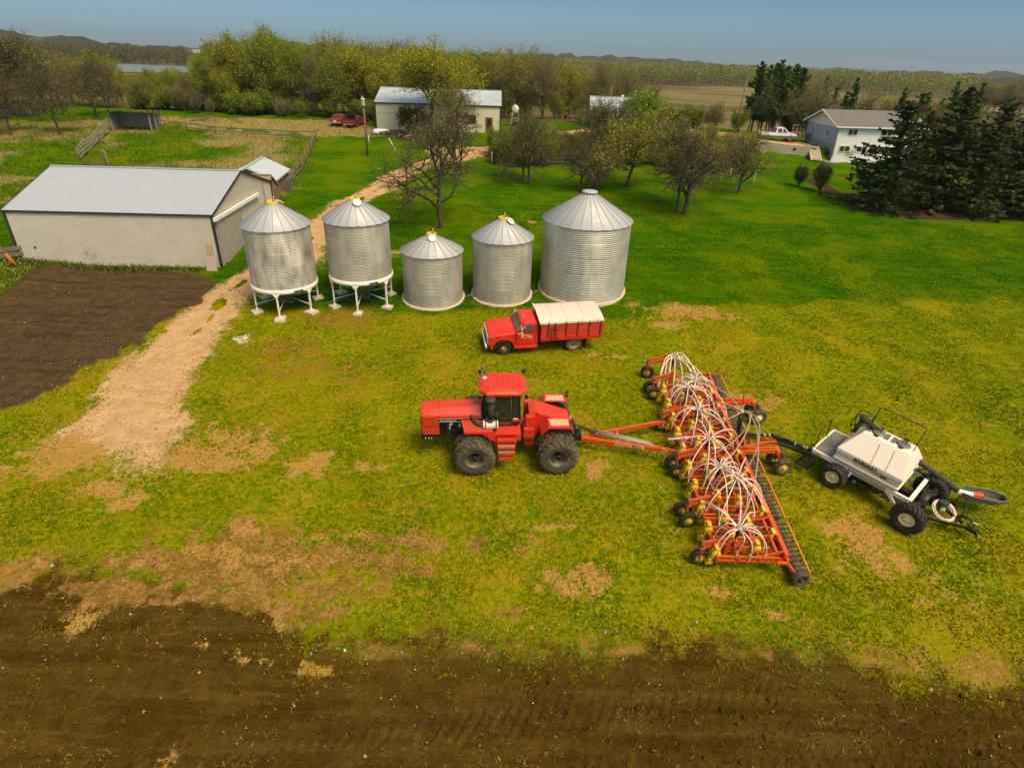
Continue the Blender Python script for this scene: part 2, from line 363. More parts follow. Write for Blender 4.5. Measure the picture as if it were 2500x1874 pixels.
    Cc = np.stack([forest, field, np.where(near, garden, fieldtone), np.maximum(mulch, np.maximum(garden * .3, damp_shade_bars * .52 * plow))], -1).reshape(-1, 4)  # last channel: mulch, garden soil and the tread bars with painted groove shade
    nr = len(ys); idx = np.arange(nr * nc).reshape(nr, nc)
    F = np.stack([idx[:-1, :-1], idx[:-1, 1:], idx[1:, 1:], idx[1:, :-1]], -1).reshape(-1, 4)
    fc = lambda a: a.reshape(nr, nc)[:-1, :-1].ravel()
    cls = np.zeros(len(F), int)
    cls[fc(field) > .5] = 4
    cls[fc(plow) > .5] = 2; cls[fc(garden) > .5] = 3; cls[fc(gravel) > .5] = 1; cls[fc(mulch) > .5] = 5
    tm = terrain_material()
    for k, nm, lb in [(0, 'ground', 'grassy farmyard ground, yellow green in front and deep green behind the bins'), (1, 'gravel_track', 'pale gravel track curving past the bins to the buildings'),
                  (2, 'plowed_field', 'dark tilled field along the bottom with straw patches'), (3, 'garden_soil', 'dark bare garden soil in front of the long white barn'),
                  (4, 'field', 'tan stubble fields beyond the trees'), (5, 'mulch_bed', 'brown mulch strip under the dark spruces')]:
        ff = F[cls == k]; used = np.unique(ff); rm = np.full(len(V), -1); rm[used] = np.arange(len(used))
        o = mesh_np(nm, V[used], rm[ff], tm, smooth=True); tag(o, lb, kind='structure'); o['category'] = {'ground': 'ground', 'gravel_track': 'track', 'plowed_field': 'field', 'garden_soil': 'soil', 'field': 'field', 'mulch_bed': 'soil'}[nm]
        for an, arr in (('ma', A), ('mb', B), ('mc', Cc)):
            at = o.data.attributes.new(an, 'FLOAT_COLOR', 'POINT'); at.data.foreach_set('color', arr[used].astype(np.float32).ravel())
    return X, Y, Z, dict(plow=plow, garden=garden, gravel=gravel, past=past, dry=dryg, lush=lush, tan=np.maximum(tan, brown), field=field, forest=forest, rough=rough, mulch=mulch)

def terrain_material():
    m = bpy.data.materials.new('terrain'); m.use_nodes = True; n = m.node_tree.nodes; l = m.node_tree.links; b = n['Principled BSDF']
    b.inputs['Roughness'].default_value = .95; b.inputs['Specular IOR Level'].default_value = .0
    pos = n.new('ShaderNodeNewGeometry').outputs['Position']
    def attr(a):
        x = n.new('ShaderNodeAttribute'); x.attribute_name = a; s = n.new('ShaderNodeSeparateColor'); l.new(x.outputs['Color'], s.inputs[0])
        return s.outputs[0], s.outputs[1], s.outputs[2], x.outputs['Alpha']
    soil, grav, dry, lush = attr('ma'); tan, brown, orange, white = attr('mb'); forest, field, ftone, mulch = attr('mc')
    def noise(s, d=6, r=.65, sc=(1, 1, 1), dist=0):
        mp = n.new('ShaderNodeMapping'); mp.inputs['Scale'].default_value = sc; l.new(pos, mp.inputs[0])
        x = n.new('ShaderNodeTexNoise'); x.inputs['Scale'].default_value = s; x.inputs['Detail'].default_value = d; x.inputs['Roughness'].default_value = r; x.inputs['Distortion'].default_value = dist
        l.new(mp.outputs[0], x.inputs['Vector']); return x.outputs['Fac']
    def mr(x, a, bb, c=0, d=1):
        q = n.new('ShaderNodeMapRange'); q.interpolation_type = 'SMOOTHSTEP'; q.inputs[1].default_value = a; q.inputs[2].default_value = bb; q.inputs[3].default_value = c; q.inputs[4].default_value = d
        l.new(x, q.inputs[0]); return q.outputs[0]
    def math_(op, a, bb):
        q = n.new('ShaderNodeMath'); q.operation = op
        for i, v in enumerate((a, bb)):
            if isinstance(v, (int, float)): q.inputs[i].default_value = v
            else: l.new(v, q.inputs[i])
        return q.outputs[0]
    def mix(f, a, bb, mode='MIX'):
        q = n.new('ShaderNodeMix'); q.data_type = 'RGBA'; q.blend_type = mode
        if isinstance(f, (int, float)): q.inputs[0].default_value = f
        else: l.new(f, q.inputs[0])
        for i, v in ((6, a), (7, bb)):
            if isinstance(v, tuple): q.inputs[i].default_value = (*v, 1)
            else: l.new(v, q.inputs[i])
        return q.outputs[2]
    fine = noise(9, 5, .7); mid = noise(1.6, 6, .68); big = noise(.22, 5, .6); clump = noise(4.2, 4, .7)
    streak = noise(1.1, 5, .6, (.35, 1.6, 1)); speck = noise(26, 2, .6)
    # worn yellow-green yard grass
    yel = mix(mr(clump, .38, .62), YEL_A, YEL_B); yel = mix(math_('MULTIPLY', mr(mid, .42, .66), .8), yel, YEL_C); yel = mix(math_('MULTIPLY', mr(math_('ADD', big, math_('MULTIPLY', math_('SUBTRACT', clump, .5), .5)), .42, .66), .75), yel, YEL_D); yel = mix(math_('MULTIPLY', mr(math_('ADD', clump, math_('MULTIPLY', mid, .8)), 1.02, 1.16), .75), yel, (.37, .215, .035))
    yel = mix(math_('MULTIPLY', mr(fine, .52, .72), .75), yel, YEL_E)
    grn = mix(mr(streak, .36, .64), GRN_A, GRN_B); grn = mix(mr(big, .42, .64), grn, GRN_C); grn = mix(math_('MULTIPLY', mr(clump, .58, .75), .5), grn, GRN_D)
    grass = mix(mr(math_('ADD', lush, math_('MULTIPLY', math_('SUBTRACT', mid, .5), .7)), .25, .75), yel, grn)
    thr = lambda msk, amt=.9: mr(math_('ADD', msk, math_('MULTIPLY', math_('SUBTRACT', math_('ADD', math_('MULTIPLY', clump, .45), math_('ADD', math_('MULTIPLY', fine, .35), math_('MULTIPLY', mid, .2))), .5), amt)), .30, .66)
    dc = mix(mr(clump, .35, .65), (.27, .20, .07), (.38, .29, .125)); c = mix(math_('MULTIPLY', thr(dry, 2.2), .8), grass, dc)
    c = mix(math_('MULTIPLY', mr(math_('ADD', noise(.55, 5, .7), math_('MULTIPLY', math_('SUBTRACT', fine, .5), .35)), .50, .66), math_('MULTIPLY', math_('SUBTRACT', 1.0, lush), .42)), c, (.36, .20, .016)); c = mix(math_('MULTIPLY', thr(orange, 2.6), .7), c, mix(mr(fine, .4, .6), (.30, .13, .022), (.25, .16, .02)))
    gc = mix(mr(mid, .35, .65), (.49, .30, .145), (.64, .405, .21)); gc = mix(math_('MULTIPLY', mr(speck, .58, .75), .5), gc, (.78, .55, .32)); gc = mix(math_('MULTIPLY', mr(fine, .6, .3), .3), gc, (.33, .20, .085)); gc = mix(math_('MULTIPLY', mr(streak, .54, .66), .35), gc, (.36, .23, .10))
    c = mix(thr(grav, 1.9), c, gc)
    c = mix(thr(white, 1.0), c, (.66, .56, .40))
    sc = mix(mr(mid, .35, .65), SOIL_A, SOIL_B); sc = mix(math_('MULTIPLY', mr(fine, .52, .75), .7), sc, SOIL_C); sc = mix(math_('MULTIPLY', mr(big, .45, .65), .55), sc, SOIL_D)
    sc = mix(math_('MULTIPLY', mr(math_('ADD', mid, math_('MULTIPLY', clump, .6)), .98, 1.15), .5), sc, (.17, .125, .012))
    c = mix(thr(soil, 2.7), c, sc)
    c = mix(math_('MULTIPLY', math_('MULTIPLY', ftone, math_('SUBTRACT', 1.0, field)), .8), c, mix(mr(mid, .35, .65), (.064, .043, .026), (.100, .070, .045)))
    fur = noise(1.0, 4, .6, (.16, 2.6, 1), .4); c = mix(math_('MULTIPLY', math_('MULTIPLY', mr(fur, .50, .66), soil), .45), c, (.135, .080, .018)); c = mix(math_('MULTIPLY', math_('MULTIPLY', mr(fur, .46, .34), soil), .45), c, (.038, .021, .002))
    st = mix(mr(fine, .4, .6), (.30, .165, .03), (.50, .31, .085)); c = mix(math_('MULTIPLY', math_('MULTIPLY', thr(dry, 2.6), thr(soil, .5)), .9), c, st)
    c = mix(math_('MULTIPLY', thr(brown, 2.2), .85), c, mix(mr(math_('ADD', mid, math_('MULTIPLY', math_('SUBTRACT', fine, .5), .8)), .40, .62), (.20, .098, .022), (.38, .195, .062)))
    c = mix(math_('MULTIPLY', thr(tan, 2.4), .85), c, mix(mr(fine, .35, .65), (.37, .19, .045), (.50, .285, .085)))
    c = mix(thr(mulch, .6), c, mix(mr(fine, .35, .65), (.045, .026, .014), (.10, .06, .032)))  # also colours the tread bars, their groove shade painted in
    c = mix(thr(forest, .6), c, mix(mr(clump, .35, .65), (.07, .075, .02), (.15, .12, .04)))
    fs = noise(.035, 4, .6, (.35, 1.8, 1)); fl = noise(.012, 3, .5, (.5, 2.2, 1))
    fcol = mix(mr(fs, .38, .62), (.155, .12, .062), (.22, .17, .09)); fcol = mix(math_('MULTIPLY', mr(fl, .48, .6), .8), fcol, (.095, .07, .036)); fcol = mix(math_('MULTIPLY', mr(ftone, .55, .7), .5), fcol, (.17, .18, .06))
    c = mix(field, c, fcol)
    l.new(c, b.inputs['Base Color'])
    hh = math_('ADD', math_('MULTIPLY', fine, .5), math_('ADD', clump, math_('MULTIPLY', speck, .25)))
    bp = n.new('ShaderNodeBump'); bp.inputs['Strength'].default_value = .9; bp.inputs['Distance'].default_value = .16; l.new(hh, bp.inputs['Height']); l.new(bp.outputs[0], b.inputs['Normal'])
    return m
YEL_A, YEL_B, YEL_C, YEL_D, YEL_E = (.075, .132, .002), (.265, .250, .002), (.170, .200, .002), (.31, .240, .006), (.060, .110, .002)
GRN_A, GRN_B, GRN_C, GRN_D = (.026, .095, .001), (.058, .138, .001), (.098, .152, .001), (.14, .150, .002)
SOIL_A, SOIL_B, SOIL_C, SOIL_D = (.066, .036, .005), (.098, .056, .009), (.150, .090, .022), (.046, .026, .003)
TX, TY, TZ, TM = build_terrain()
# ------------------------------------------------------------------ shared materials
def metal_mat(name, tint, rough, streak, rowh, panel=2.6, amt=.25, metal=.72, wn_amt=.3):
    "galvanised sheet: panels of slightly different tone, long vertical streaks"
    m = bpy.data.materials.new(name); m.use_nodes = True; n = m.node_tree.nodes; l = m.node_tree.links; b = n['Principled BSDF']
    b.inputs['Metallic'].default_value = metal; b.inputs['Specular IOR Level'].default_value = .3; b.inputs['Roughness'].default_value = rough
    t = n.new('ShaderNodeTexCoord'); sp = n.new('ShaderNodeSeparateXYZ'); l.new(t.outputs['Object'], sp.inputs[0])
    at = n.new('ShaderNodeMath'); at.operation = 'ARCTAN2'; l.new(sp.outputs[1], at.inputs[0]); l.new(sp.outputs[0], at.inputs[1])
    sc = n.new('ShaderNodeMath'); sc.operation = 'MULTIPLY'; sc.inputs[1].default_value = panel; l.new(at.outputs[0], sc.inputs[0])
    fl = n.new('ShaderNodeMath'); fl.operation = 'FLOOR'
    zr = n.new('ShaderNodeMath'); zr.operation = 'DIVIDE'; zr.inputs[1].default_value = rowh; l.new(sp.outputs[2], zr.inputs[0])
    zf = n.new('ShaderNodeMath'); zf.operation = 'FLOOR'; l.new(zr.outputs[0], zf.inputs[0])
    off = n.new('ShaderNodeMath'); off.operation = 'MULTIPLY_ADD'; off.inputs[1].default_value = .5; l.new(zf.outputs[0], off.inputs[0]); l.new(sc.outputs[0], off.inputs[2]); l.new(off.outputs[0], fl.inputs[0])
    cb = n.new('ShaderNodeCombineXYZ'); l.new(fl.outputs[0], cb.inputs[0]); l.new(zf.outputs[0], cb.inputs[1])
    wn = n.new('ShaderNodeTexWhiteNoise'); l.new(cb.outputs[0], wn.inputs['Vector'])
    mp = n.new('ShaderNodeMapping'); mp.inputs['Scale'].default_value = (2.2, 2.2, .7); l.new(t.outputs['Object'], mp.inputs[0])
    no = n.new('ShaderNodeTexNoise'); no.inputs['Scale'].default_value = 1.0; no.inputs['Detail'].default_value = 6; no.inputs['Roughness'].default_value = .6; l.new(mp.outputs[0], no.inputs['Vector'])
    ad = n.new('ShaderNodeMath'); ad.operation = 'MULTIPLY_ADD'; ad.inputs[1].default_value = wn_amt; l.new(wn.outputs['Value'], ad.inputs[0]); l.new(no.outputs['Fac'], ad.inputs[2])
    mr = n.new('ShaderNodeMapRange'); mr.inputs[1].default_value = .35; mr.inputs[2].default_value = .65 + wn_amt; mr.inputs[3].default_value = 1 - amt; mr.inputs[4].default_value = 1 + amt; l.new(ad.outputs[0], mr.inputs[0])
    mx = n.new('ShaderNodeMix'); mx.data_type = 'RGBA'; mx.blend_type = 'MULTIPLY'; mx.inputs[0].default_value = 1; mx.inputs[6].default_value = (*tint, 1); l.new(mr.outputs[0], mx.inputs[7]); l.new(mx.outputs[2], b.inputs['Base Color'])
    rr = n.new('ShaderNodeMapRange'); rr.inputs[1].default_value = .3; rr.inputs[2].default_value = .7; rr.inputs[3].default_value = rough - .1; rr.inputs[4].default_value = rough + .14; l.new(no.outputs['Fac'], rr.inputs[0]); l.new(rr.outputs[0], b.inputs['Roughness'])
    return m
GALV = metal_mat('galvanised_wall', (.47, .435, .375), .50, 1, .82, 2.6, .2, .50)
GALV_PATCH = metal_mat('galvanised_patchy_wall', (.52, .48, .42), .50, 1, .82, 2.2, .42, .45, .12)
GALV_BIG = metal_mat('galvanised_big_wall', (.60, .56, .49), .38, 1, .95, 3.0, .16, .62)
ROOFT = metal_mat('galvanised_roof', (.44, .45, .47), .58, 1, 9, 3.5, .07, .25, .3)
ROOFW = mat('pale_roof_sheet', (.48, .52, .58), .45, .15, var=.06, scale=.8)
WHITE = mat('white_paint', (.78, .75, .70), .45, var=.06, scale=3, dirt=(.45, .36, .25), dirt_amt=.25)
YELCAP = mat('yellow_paint', (.70, .42, .02), .5, var=.12, scale=6)
BLACK = mat('black_paint', (.018, .017, .016), .45)
DARKTRIM = mat('dark_trim', (.022, .026, .026), .5)
CONC = mat('old_concrete', (.56, .44, .33), .9, var=.18, scale=6, bump=.4)
HOPPER = mat('grey_hopper_steel', (.16, .155, .13), .5, .4, var=.15)
SEAM = mat('roof_seam', (.30, .29, .28), .5, .6)
RUSTC = mat('rusty_steel', (.22, .085, .035), .85, .1, var=.3, scale=6)
OLDWOOD = mat('weathered_boards', (.20, .145, .095), .9, var=.35, scale=5, dirt=(.08, .055, .04), dirt_amt=.6)
GREYWOOD = mat('grey_boards', (.145, .125, .105), .9, var=.35, scale=4, dirt=(.05, .04, .035), dirt_amt=.7)
POSTWOOD = mat('post_wood', (.11, .068, .042), .9, var=.3, scale=8)
GLASSD = mat('window_glass', (.02, .024, .024), .12, 0, spec=.6)

# ------------------------------------------------------------------ grain bins
def corrugated(mb, r, z0, z1, pitch, amp, n=72, rowh=.82):
    k = int((z1 - z0) / pitch * 4); prof = []
    for i in range(k + 1):
        z = z0 + (z1 - z0) * i / k; a = amp * math.sin(2 * math.pi * (z - z0) / pitch)
        if ((z - z0) % rowh) < pitch * .3 and i > 2: a -= amp * .9
        prof.append((r + a, z))
    mb.lathe(prof, n)
def cone_roof(root, r, z0, z1, rc, ribs, mname):
    mb = MB(); n = ribs * 4; prof = [(r, z0 - .035), (r + .005, z0), (rc, z1)]
    vs = []; fs = []
    for k, (rr, z) in enumerate(prof):
        for j in range(n):
            a = 2 * math.pi * j / n; dz = -.035 * (math.cos(a * ribs) * .5 + .5) * (1 if k < 2 else 0); vs.append((rr * math.cos(a), rr * math.sin(a), z + dz))
    for k in range(2):
        for j in range(n): fs.append((k * n + j, k * n + (j + 1) % n, (k + 1) * n + (j + 1) % n, (k + 1) * n + j))
    mb.add(vs, fs, True)
    mb.mat_i(1)
    for j in range(ribs):
        a = 2 * math.pi * (j + .5) / ribs; c, s = math.cos(a), math.sin(a)
        mb.bar((r * c, r * s, z0 + .012), (rc * c, rc * s, z1 + .012), .03, .03)
    return mb.build('roof', [ROOFT, SEAM], root)
def bin_top(root, z1, rc, lid, col=True):
    "yellow collar and its open lid"
    mb = MB(); mb.lathe([(rc * 1.02, z1 - .04), (rc * 1.05, z1 + .06), (rc * .98, z1 + .16), (rc * .9, z1 + .16), (rc * .88, z1 + .02)], 24)
    c = mb.build('fill_collar', YELCAP, root)
    mb = MB(); a = lid
    M = Matrix.Translation((math.cos(a) * (rc + .28), math.sin(a) * (rc + .28), z1 - .04)) @ Matrix.Rotation(a, 4, 'Z') @ Matrix.Rotation(R(38), 4, 'Y')
    mb.at(M); mb.lathe([(0, .06), (.22, .055), (.27, .035), (.29, 0), (.27, -.03), (0, -.03)], 24); mb.mat_i(1); mb.lathe([(.29, -.025), (.30, .01), (.285, .02)], 24)
    mb.build('fill_lid', [WHITE, YELCAP], root)
    mb = MB(); mb.at(Matrix.Translation((0, 0, z1 + .1))); mb.box((0, 0, .02), (.1, rc * 1.9, .05)); mb.cyl((.06, 0, 0), (.12, .1, .34), .03, n=6); mb.build('lid_lever', GALV, root)
VIEW_FRONT = lambda c: math.atan2(-c.y, -c.x)     # towards the camera side of the yard

def flat_bin(name, x, y, r, he, ha, rc, pitch, amp, label, m, ribs, lid, rowh):
    c = on(x, y); root = empty(name, c, (0, 0, 0), label, 'grain bin', 'row of grain bins')
    mb = MB(); corrugated(mb, r, -.25, he + .02, pitch, amp, 84, rowh)
    mb.build('wall', m, root)
    cone_roof(root, r + .11, he - .01, ha, rc, ribs, 'roof')
    if lid is None:
        mb = MB(); mb.lathe([(rc * .95, ha - .1), (rc * 1.02, ha + .02), (rc * 1.22, ha + .03), (rc * 1.22, ha + .13), (rc * 1.0, ha + .17), (0, ha + .19)], 24); mb.build('vent_cap', ROOFT, root)
    else: bin_top(root, ha, rc, lid)
    mb = MB(); n = 48; vs = []; fs = []
    for rr, up_ in ((r - .05, .13), (r + .14, .13), (r + .17, .08), (r + .19, -.35)):
        for j in range(n):
            a = 2 * math.pi * j / n; px, py = rr * math.cos(a), rr * math.sin(a); z = float(gz(x + px, y + py)) - c.z
            vs.append((px, py, max(z, -.3 + .12) + up_ * .55))
    for k in range(3):
        for j in range(n): fs.append((k * n + j, k * n + (j + 1) % n, (k + 1) * n + (j + 1) % n, (k + 1) * n + j))
    mb.add(vs, fs, False); mb.build('foundation', CONC, root)
    # door panel low on the wall
    a = VIEW_FRONT(c) + 2.2; M = Matrix.Translation((math.cos(a) * r, math.sin(a) * r, .9)) @ Matrix.Rotation(a, 4, 'Z')
    MB().at(M).box((.02, 0, 0), (.1, .62, 1.2)).build('door', GALV, root, bevel=.01)
    return root
def hopper_bin(x, y, zb, zt, za, r, label, patchy, lid, a0, feet):
    c = on(x, y); root = empty('hopper_bin', c, (0, 0, 0), label, 'grain bin', 'row of grain bins')
    mb = MB(); corrugated(mb, r, zb, zt + .02, .1, .011, 84, .82); mb.build('wall', GALV_PATCH if patchy else GALV, root)
    cone_roof(root, r + .11, zt - .01, za, .36, 22, 'roof')
    bin_top(root, za, .36, lid)
    mb = MB(); mb.lathe([(r + .02, zb + .04), (r + .075, zb + .03), (r + .075, zb - .20), (r + .05, zb - .24), (r - .02, zb - .24)], 72); band = mb.build('support_ring', WHITE, root)
    mb = MB(); mb.lathe([(r - .02, zb - .1), (.42, .62), (.34, .5), (.34, .42), (0, .42)], 40); hop = mb.build('hopper', HOPPER, root)
    mb = MB(); mb.box((0, 0, .36), (.95, .7, .12)); mb.cyl((-.7, -.5, .36), (-2.3, -1.7, .34), .025, n=6); mb.build('slide_gate', HOPPER, hop)
    fl = []
    for k in range(6):
        a = a0 + k * math.pi / 3; px, py = math.cos(a) * (r - .02), math.sin(a) * (r - .02); g = float(gz(x + px, y + py)) - c.z
        mb = MB(); w = .075
        ur = Vector((math.cos(a), math.sin(a), 0)); ut = Vector((-math.sin(a), math.cos(a), 0)); P = Vector((px, py, 0)); foot_z = g + (.13 if k in feet else .02)
        mb.bar(P + Vector((0, 0, foot_z)), P + Vector((0, 0, zb - .18)), .10, .10, ur)
        mb.box(P + Vector((0, 0, foot_z + .012)), (.24, .24, .02), Matrix.Rotation(a, 3, 'Z'))
        # flared gusset under the ring
        q = [P + ut * s * hw + ur * .085 + Vector((0, 0, z)) for s, hw, z in ((-1, .26, zb - .2), (1, .26, zb - .2), (1, .055, zb - .48), (-1, .055, zb - .48))]
        q2 = [v - ur * .035 for v in q]
        mb.add(q + q2, [(0, 1, 2, 3), (7, 6, 5, 4), (0, 4, 5, 1), (1, 5, 6, 2), (2, 6, 7, 3), (3, 7, 4, 0)], False)
        mb.build('leg', WHITE, root)
        mb = MB(); mb.cyl(P + Vector((0, 0, foot_z + .45)) - ur * .06, Vector((math.cos(a) * .45, math.sin(a) * .45, .62)), .03, n=6); mb.build('brace', WHITE, root)
        if k in feet: fl.append((x + px, y + py, a))
    M0 = VIEW_FRONT(c) + .34
    p = (math.cos(M0) * (r + .086) + math.sin(M0) * .3, math.sin(M0) * (r + .086) - math.cos(M0) * .3, zb - .17)
    text('lettering', 'WESTEEL', .16, BLACK, band, frame(p, (-math.sin(M0), math.cos(M0), 0), (0, 0, 1)), .03, bold=.006)
    return fl
PADS = []
PADS += hopper_bin(-15.75, 38.8, 1.78, 5.68, 6.92, 2.11, 'leftmost hopper bin on white legs, its ribbed wall blotched with pale patches', True, 1.2, VIEW_FRONT(Vector((-15.75, 38.8, 0))) - .32, (0, 1, 2, 3, 4, 5))
PADS += hopper_bin(-10.75, 39.9, 2.06, 5.84, 6.98, 2.11, 'hopper bin on white legs second from left, its round lid open towards the yard', False, VIEW_FRONT(Vector((-10.75, 39.9, 0))) + .25, VIEW_FRONT(Vector((-10.75, 39.9, 0))) - .22, (0, 1, 2, 3, 4, 5))
PADS.append(None)
_padl = {0: 'under the front leg', 1: 'under the right front leg', 5: 'under the left front leg', 2: 'under the right rear leg', 4: 'under the left rear leg', 3: 'under the rearmost leg'}
_rng = random.Random(5)
for i, p in enumerate(PADS[:-1]):
    k, which = i % 6, ('patchy leftmost hopper bin' if i < 6 else 'second hopper bin from left')
    mb = MB(); rz = p[2] + _rng.uniform(-.4, .4); mb.at(Matrix.Rotation(rz, 4, 'Z')); w, d = _rng.uniform(.62, .8), _rng.uniform(.55, .72)
    mb.box((_rng.uniform(-.05, .05), _rng.uniform(-.05, .05), .02), (w, d, .22))
    z = float(gz(p[0], p[1])); o = mb.build('concrete_pad', CONC, None, bevel=.02, loc=(p[0], p[1], z)); o.rotation_euler = (_rng.uniform(-.04, .1), _rng.uniform(-.05, .05), 0)
    tag(o, 'square concrete pad ' + _padl[k] + ' of the ' + which, 'concrete pad', 'concrete pads under the hopper bin legs')
flat_bin('grain_bin', -5.9, 40.88, 2.1, 3.50, 4.46, .34, .1, .011, 'shortest flat-bottom grain bin, next to the legged hopper bins', GALV, 22, VIEW_FRONT(Vector((-5.9, 40.88, 0))) + .05, .82)
flat_bin('grain_bin', -.99, 41.79, 2.1, 4.26, 5.40, .34, .1, .011, 'middle-height flat-bottom grain bin beside the biggest bin', GALV, 22, VIEW_FRONT(Vector((-.99, 41.79, 0))) + 1.0, .82)
flat_bin('grain_bin', 5.0, 43.17, 3.12, 5.18, 6.92, .46, .138, .021, 'biggest shiny grain bin with a flat grey cap, behind the red truck', GALV_BIG, 26, None, 1.1)
mb = MB(); mb.tube([(-3.65, 40.6, 2.05), (-3.3, 40.7, 2.22), (-2.9, 40.9, 2.1)], .035, 6); tag(mb.build('pipe', HOPPER), 'short grey pipe near the ground between the two smaller flat-bottom bins', 'pipe')
mb = MB(); mb.tube([(1.3, 41.3, 2.35), (1.6, 41.5, 2.42), (1.95, 41.7, 2.35)], .05, 6); tag(mb.build('pipe', HOPPER), 'short grey pipe near the ground at the left of the biggest bin', 'pipe')

# ------------------------------------------------------------------ gabled buildings
def ribbed_rect(mb, o, u, v, lu, lv, nrm, pitch, w, h, m0=0, m1=None):
    "sheet o + u*lu + v*lv with standing ribs running along v"
    o, u, v, nrm = Vector(o), Vector(u), Vector(v), Vector(nrm)
    mb.mat_i(m0); mb.add([o, o + u * lu, o + u * lu + v * lv, o + v * lv], [(0, 1, 2, 3)], False)
    if m1 is not None: mb.mat_i(m1)
    k = int(lu / pitch)
    for i in range(k + 1):
        a = o + u * min(i * pitch + .04, lu - .04); mb.add([a - u * w / 2, a + nrm * h - u * w * .25, a + nrm * h + u * w * .25, a + u * w / 2, a - u * w / 2 + v * lv, a + nrm * h - u * w * .25 + v * lv, a + nrm * h + u * w * .25 + v * lv, a + u * w / 2 + v * lv],
               [(0, 1, 5, 4), (1, 2, 6, 5), (2, 3, 7, 6)], False)
def gable_house(root, L, W, h, rise, oh, base, wallm, roofm, trimm, ribs=(.3, .05, .02), roofribs=(.3, .05, .02), gable_m=None, wall_t=.14, eave_trim=.14):
    "ridge along local x; front wall at y=0, walls start at z=-base"
    hw = W / 2; wl = MB(); p, w, r = ribs
    for o, u, lu, nr in (((0, 0, -base), (1, 0, 0), L, (0, -1, 0)), ((L, W, -base), (-1, 0, 0), L, (0, 1, 0))):
        ribbed_rect(wl, o, u, (0, 0, 1), lu, h + base, nr, p, w, r)
    for x, s in ((0, -1), (L, 1)):
        y0, y1 = (W, 0) if s < 0 else (0, W)
        ribbed_rect(wl, (x, y0, -base), (0, s, 0) if False else ((0, -1, 0) if s < 0 else (0, 1, 0)), (0, 0, 1), W, h + base, (s, 0, 0), p, w, r)
        wl.mat_i(1 if gable_m else 0); wl.add([(x, 0, h), (x, W, h), (x, hw, h + rise)], [(0, 1, 2) if s > 0 else (0, 2, 1)], False); wl.mat_i(0)
    wall = wl.build('wall', [wallm] + ([gable_m] if gable_m else []), root, recalc=False)
    rf = MB(); sl = math.hypot(hw, rise); ov = oh * 1.0
    for s in (0, 1):
        ye, yr = (0, hw) if s == 0 else (W, hw)
        d = Vector((0, yr - ye, rise)).normalized(); e = Vector((0, ye, h)) - d * ov; ln = sl + ov
        nr = Vector((0, -d.z, d.y)) if s == 0 else Vector((0, d.z, abs(d.y)))
        if s == 0: ribbed_rect(rf, e + Vector((-oh, 0, .10)), (1, 0, 0), d, L + 2 * oh, ln, nr, *roofribs)
        else: ribbed_rect(rf, e + Vector((L + oh, 0, .10)), (-1, 0, 0), d, L + 2 * oh, ln, nr, *roofribs)
        rf.add([e + Vector((-oh, 0, .03)), e + Vector((L + oh, 0, .03)), e + Vector((L + oh, 0, .03)) + d * ln, e + Vector((-oh, 0, .03)) + d * ln], [(0, 3, 2, 1) if s == 0 else (0, 1, 2, 3)], False)
    rf.bar((-oh, hw, h + rise + .12), (L + oh, hw, h + rise + .12), .3, .06)
    roof = rf.build('roof', [roofm], root, recalc=False)
    tr = MB(); t = eave_trim
    for s in (0, 1):
        ye = 0 if s == 0 else W; d = Vector((0, hw - ye, rise)).normalized(); e = Vector((0, ye, h)) - d * ov; tp = e + d * (sl + ov)
        tr.bar(e + Vector((-oh - .03, 0, .05)), e + Vector((L + oh + .03, 0, .05)), .06, t)
        for x in (-oh - .03, L + oh + .03): tr.bar(e + Vector((x, 0, .05)), tp + Vector((x, 0, .05)), .06, t)
    if trimm is not None:
        for x in (0, L):
            for y in (0, W): tr.box((x, y, (h - base) / 2), (.16, .16, h + base - .02))
    tr.build('trim', trimm or roofm, root)
    return wall, roof
BARNW = mat('tan_barn_siding', (.54, .49, .425), .55, .05, var=.05, scale=.8, dirt=(.36, .28, .19), dirt_amt=.35, dscale=.6)
BARNR = mat('barn_roof_sheet', (.37, .395, .46), .5, .05, var=.04, scale=.6)
BARNG = mat('gable_siding', (.50, .45, .375), .55, .05, var=.05, scale=.8)
# long barn: eave line found from the photograph
_A = Vector((-37.78, 43.64)); _B = Vector((-22.67, 44.25)); _d = (_B - _A).normalized(); _ang = math.atan2(_d.y, _d.x)
_h = 3.72; _zb = 2.65
barn = empty('barn', (_A.x + .1, _A.y + .12, _zb), (0, 0, _ang), 'long tan metal barn with a pale roof and dark trim beside the dark garden', 'barn')
BL, BW = (_B - _A).length - .15, 13.2
gable_house(barn, BL, BW, _h, 2.0, .1, 1.0, BARNW, BARNR, DARKTRIM, (.34, .06, .018), (.34, .05, .009), BARNG)
mb = MB(); mb.box((BL / 2, BW * .235, _h + .95), (BL + .1, .03, .012), (math.atan2(2, BW / 2), 0, 0)); mb.build('roof_lap', SEAM, barn)
mb = MB()   # big sliding door on the gable end, its track and rail
DOORM = mat('worn_door_sheet', (.40, .355, .32), .7, .1, var=.14, scale=2.5, dirt=(.20, .155, .12), dirt_amt=.9, dscale=5)
mb.box((BL + .12, 2.75, 1.2), (.06, 4.9, 4.1)); sd = mb.build('sliding_door', DOORM, barn)
mb = MB(); mb.box((BL + .17, 2.75, -.78), (.05, 4.9, .12)); mb.build('door_kick_rail', BLACK, sd)
mb = MB(); mb.box((BL + .2, 4.6, _h - .3), (.24, 9.3, .26)); mb.build('door_track', WHITE, barn, bevel=.01)
mb = MB(); mb.tube([(BL + .1, BW - 2.2, _h + .3), (BL + .14, BW - 2.2, 1.0)], .03, 6); mb.box((BL + .1, BW - 2.2, 1.0), (.12, .12, .2)); mb.build('conduit', HOPPER, barn)
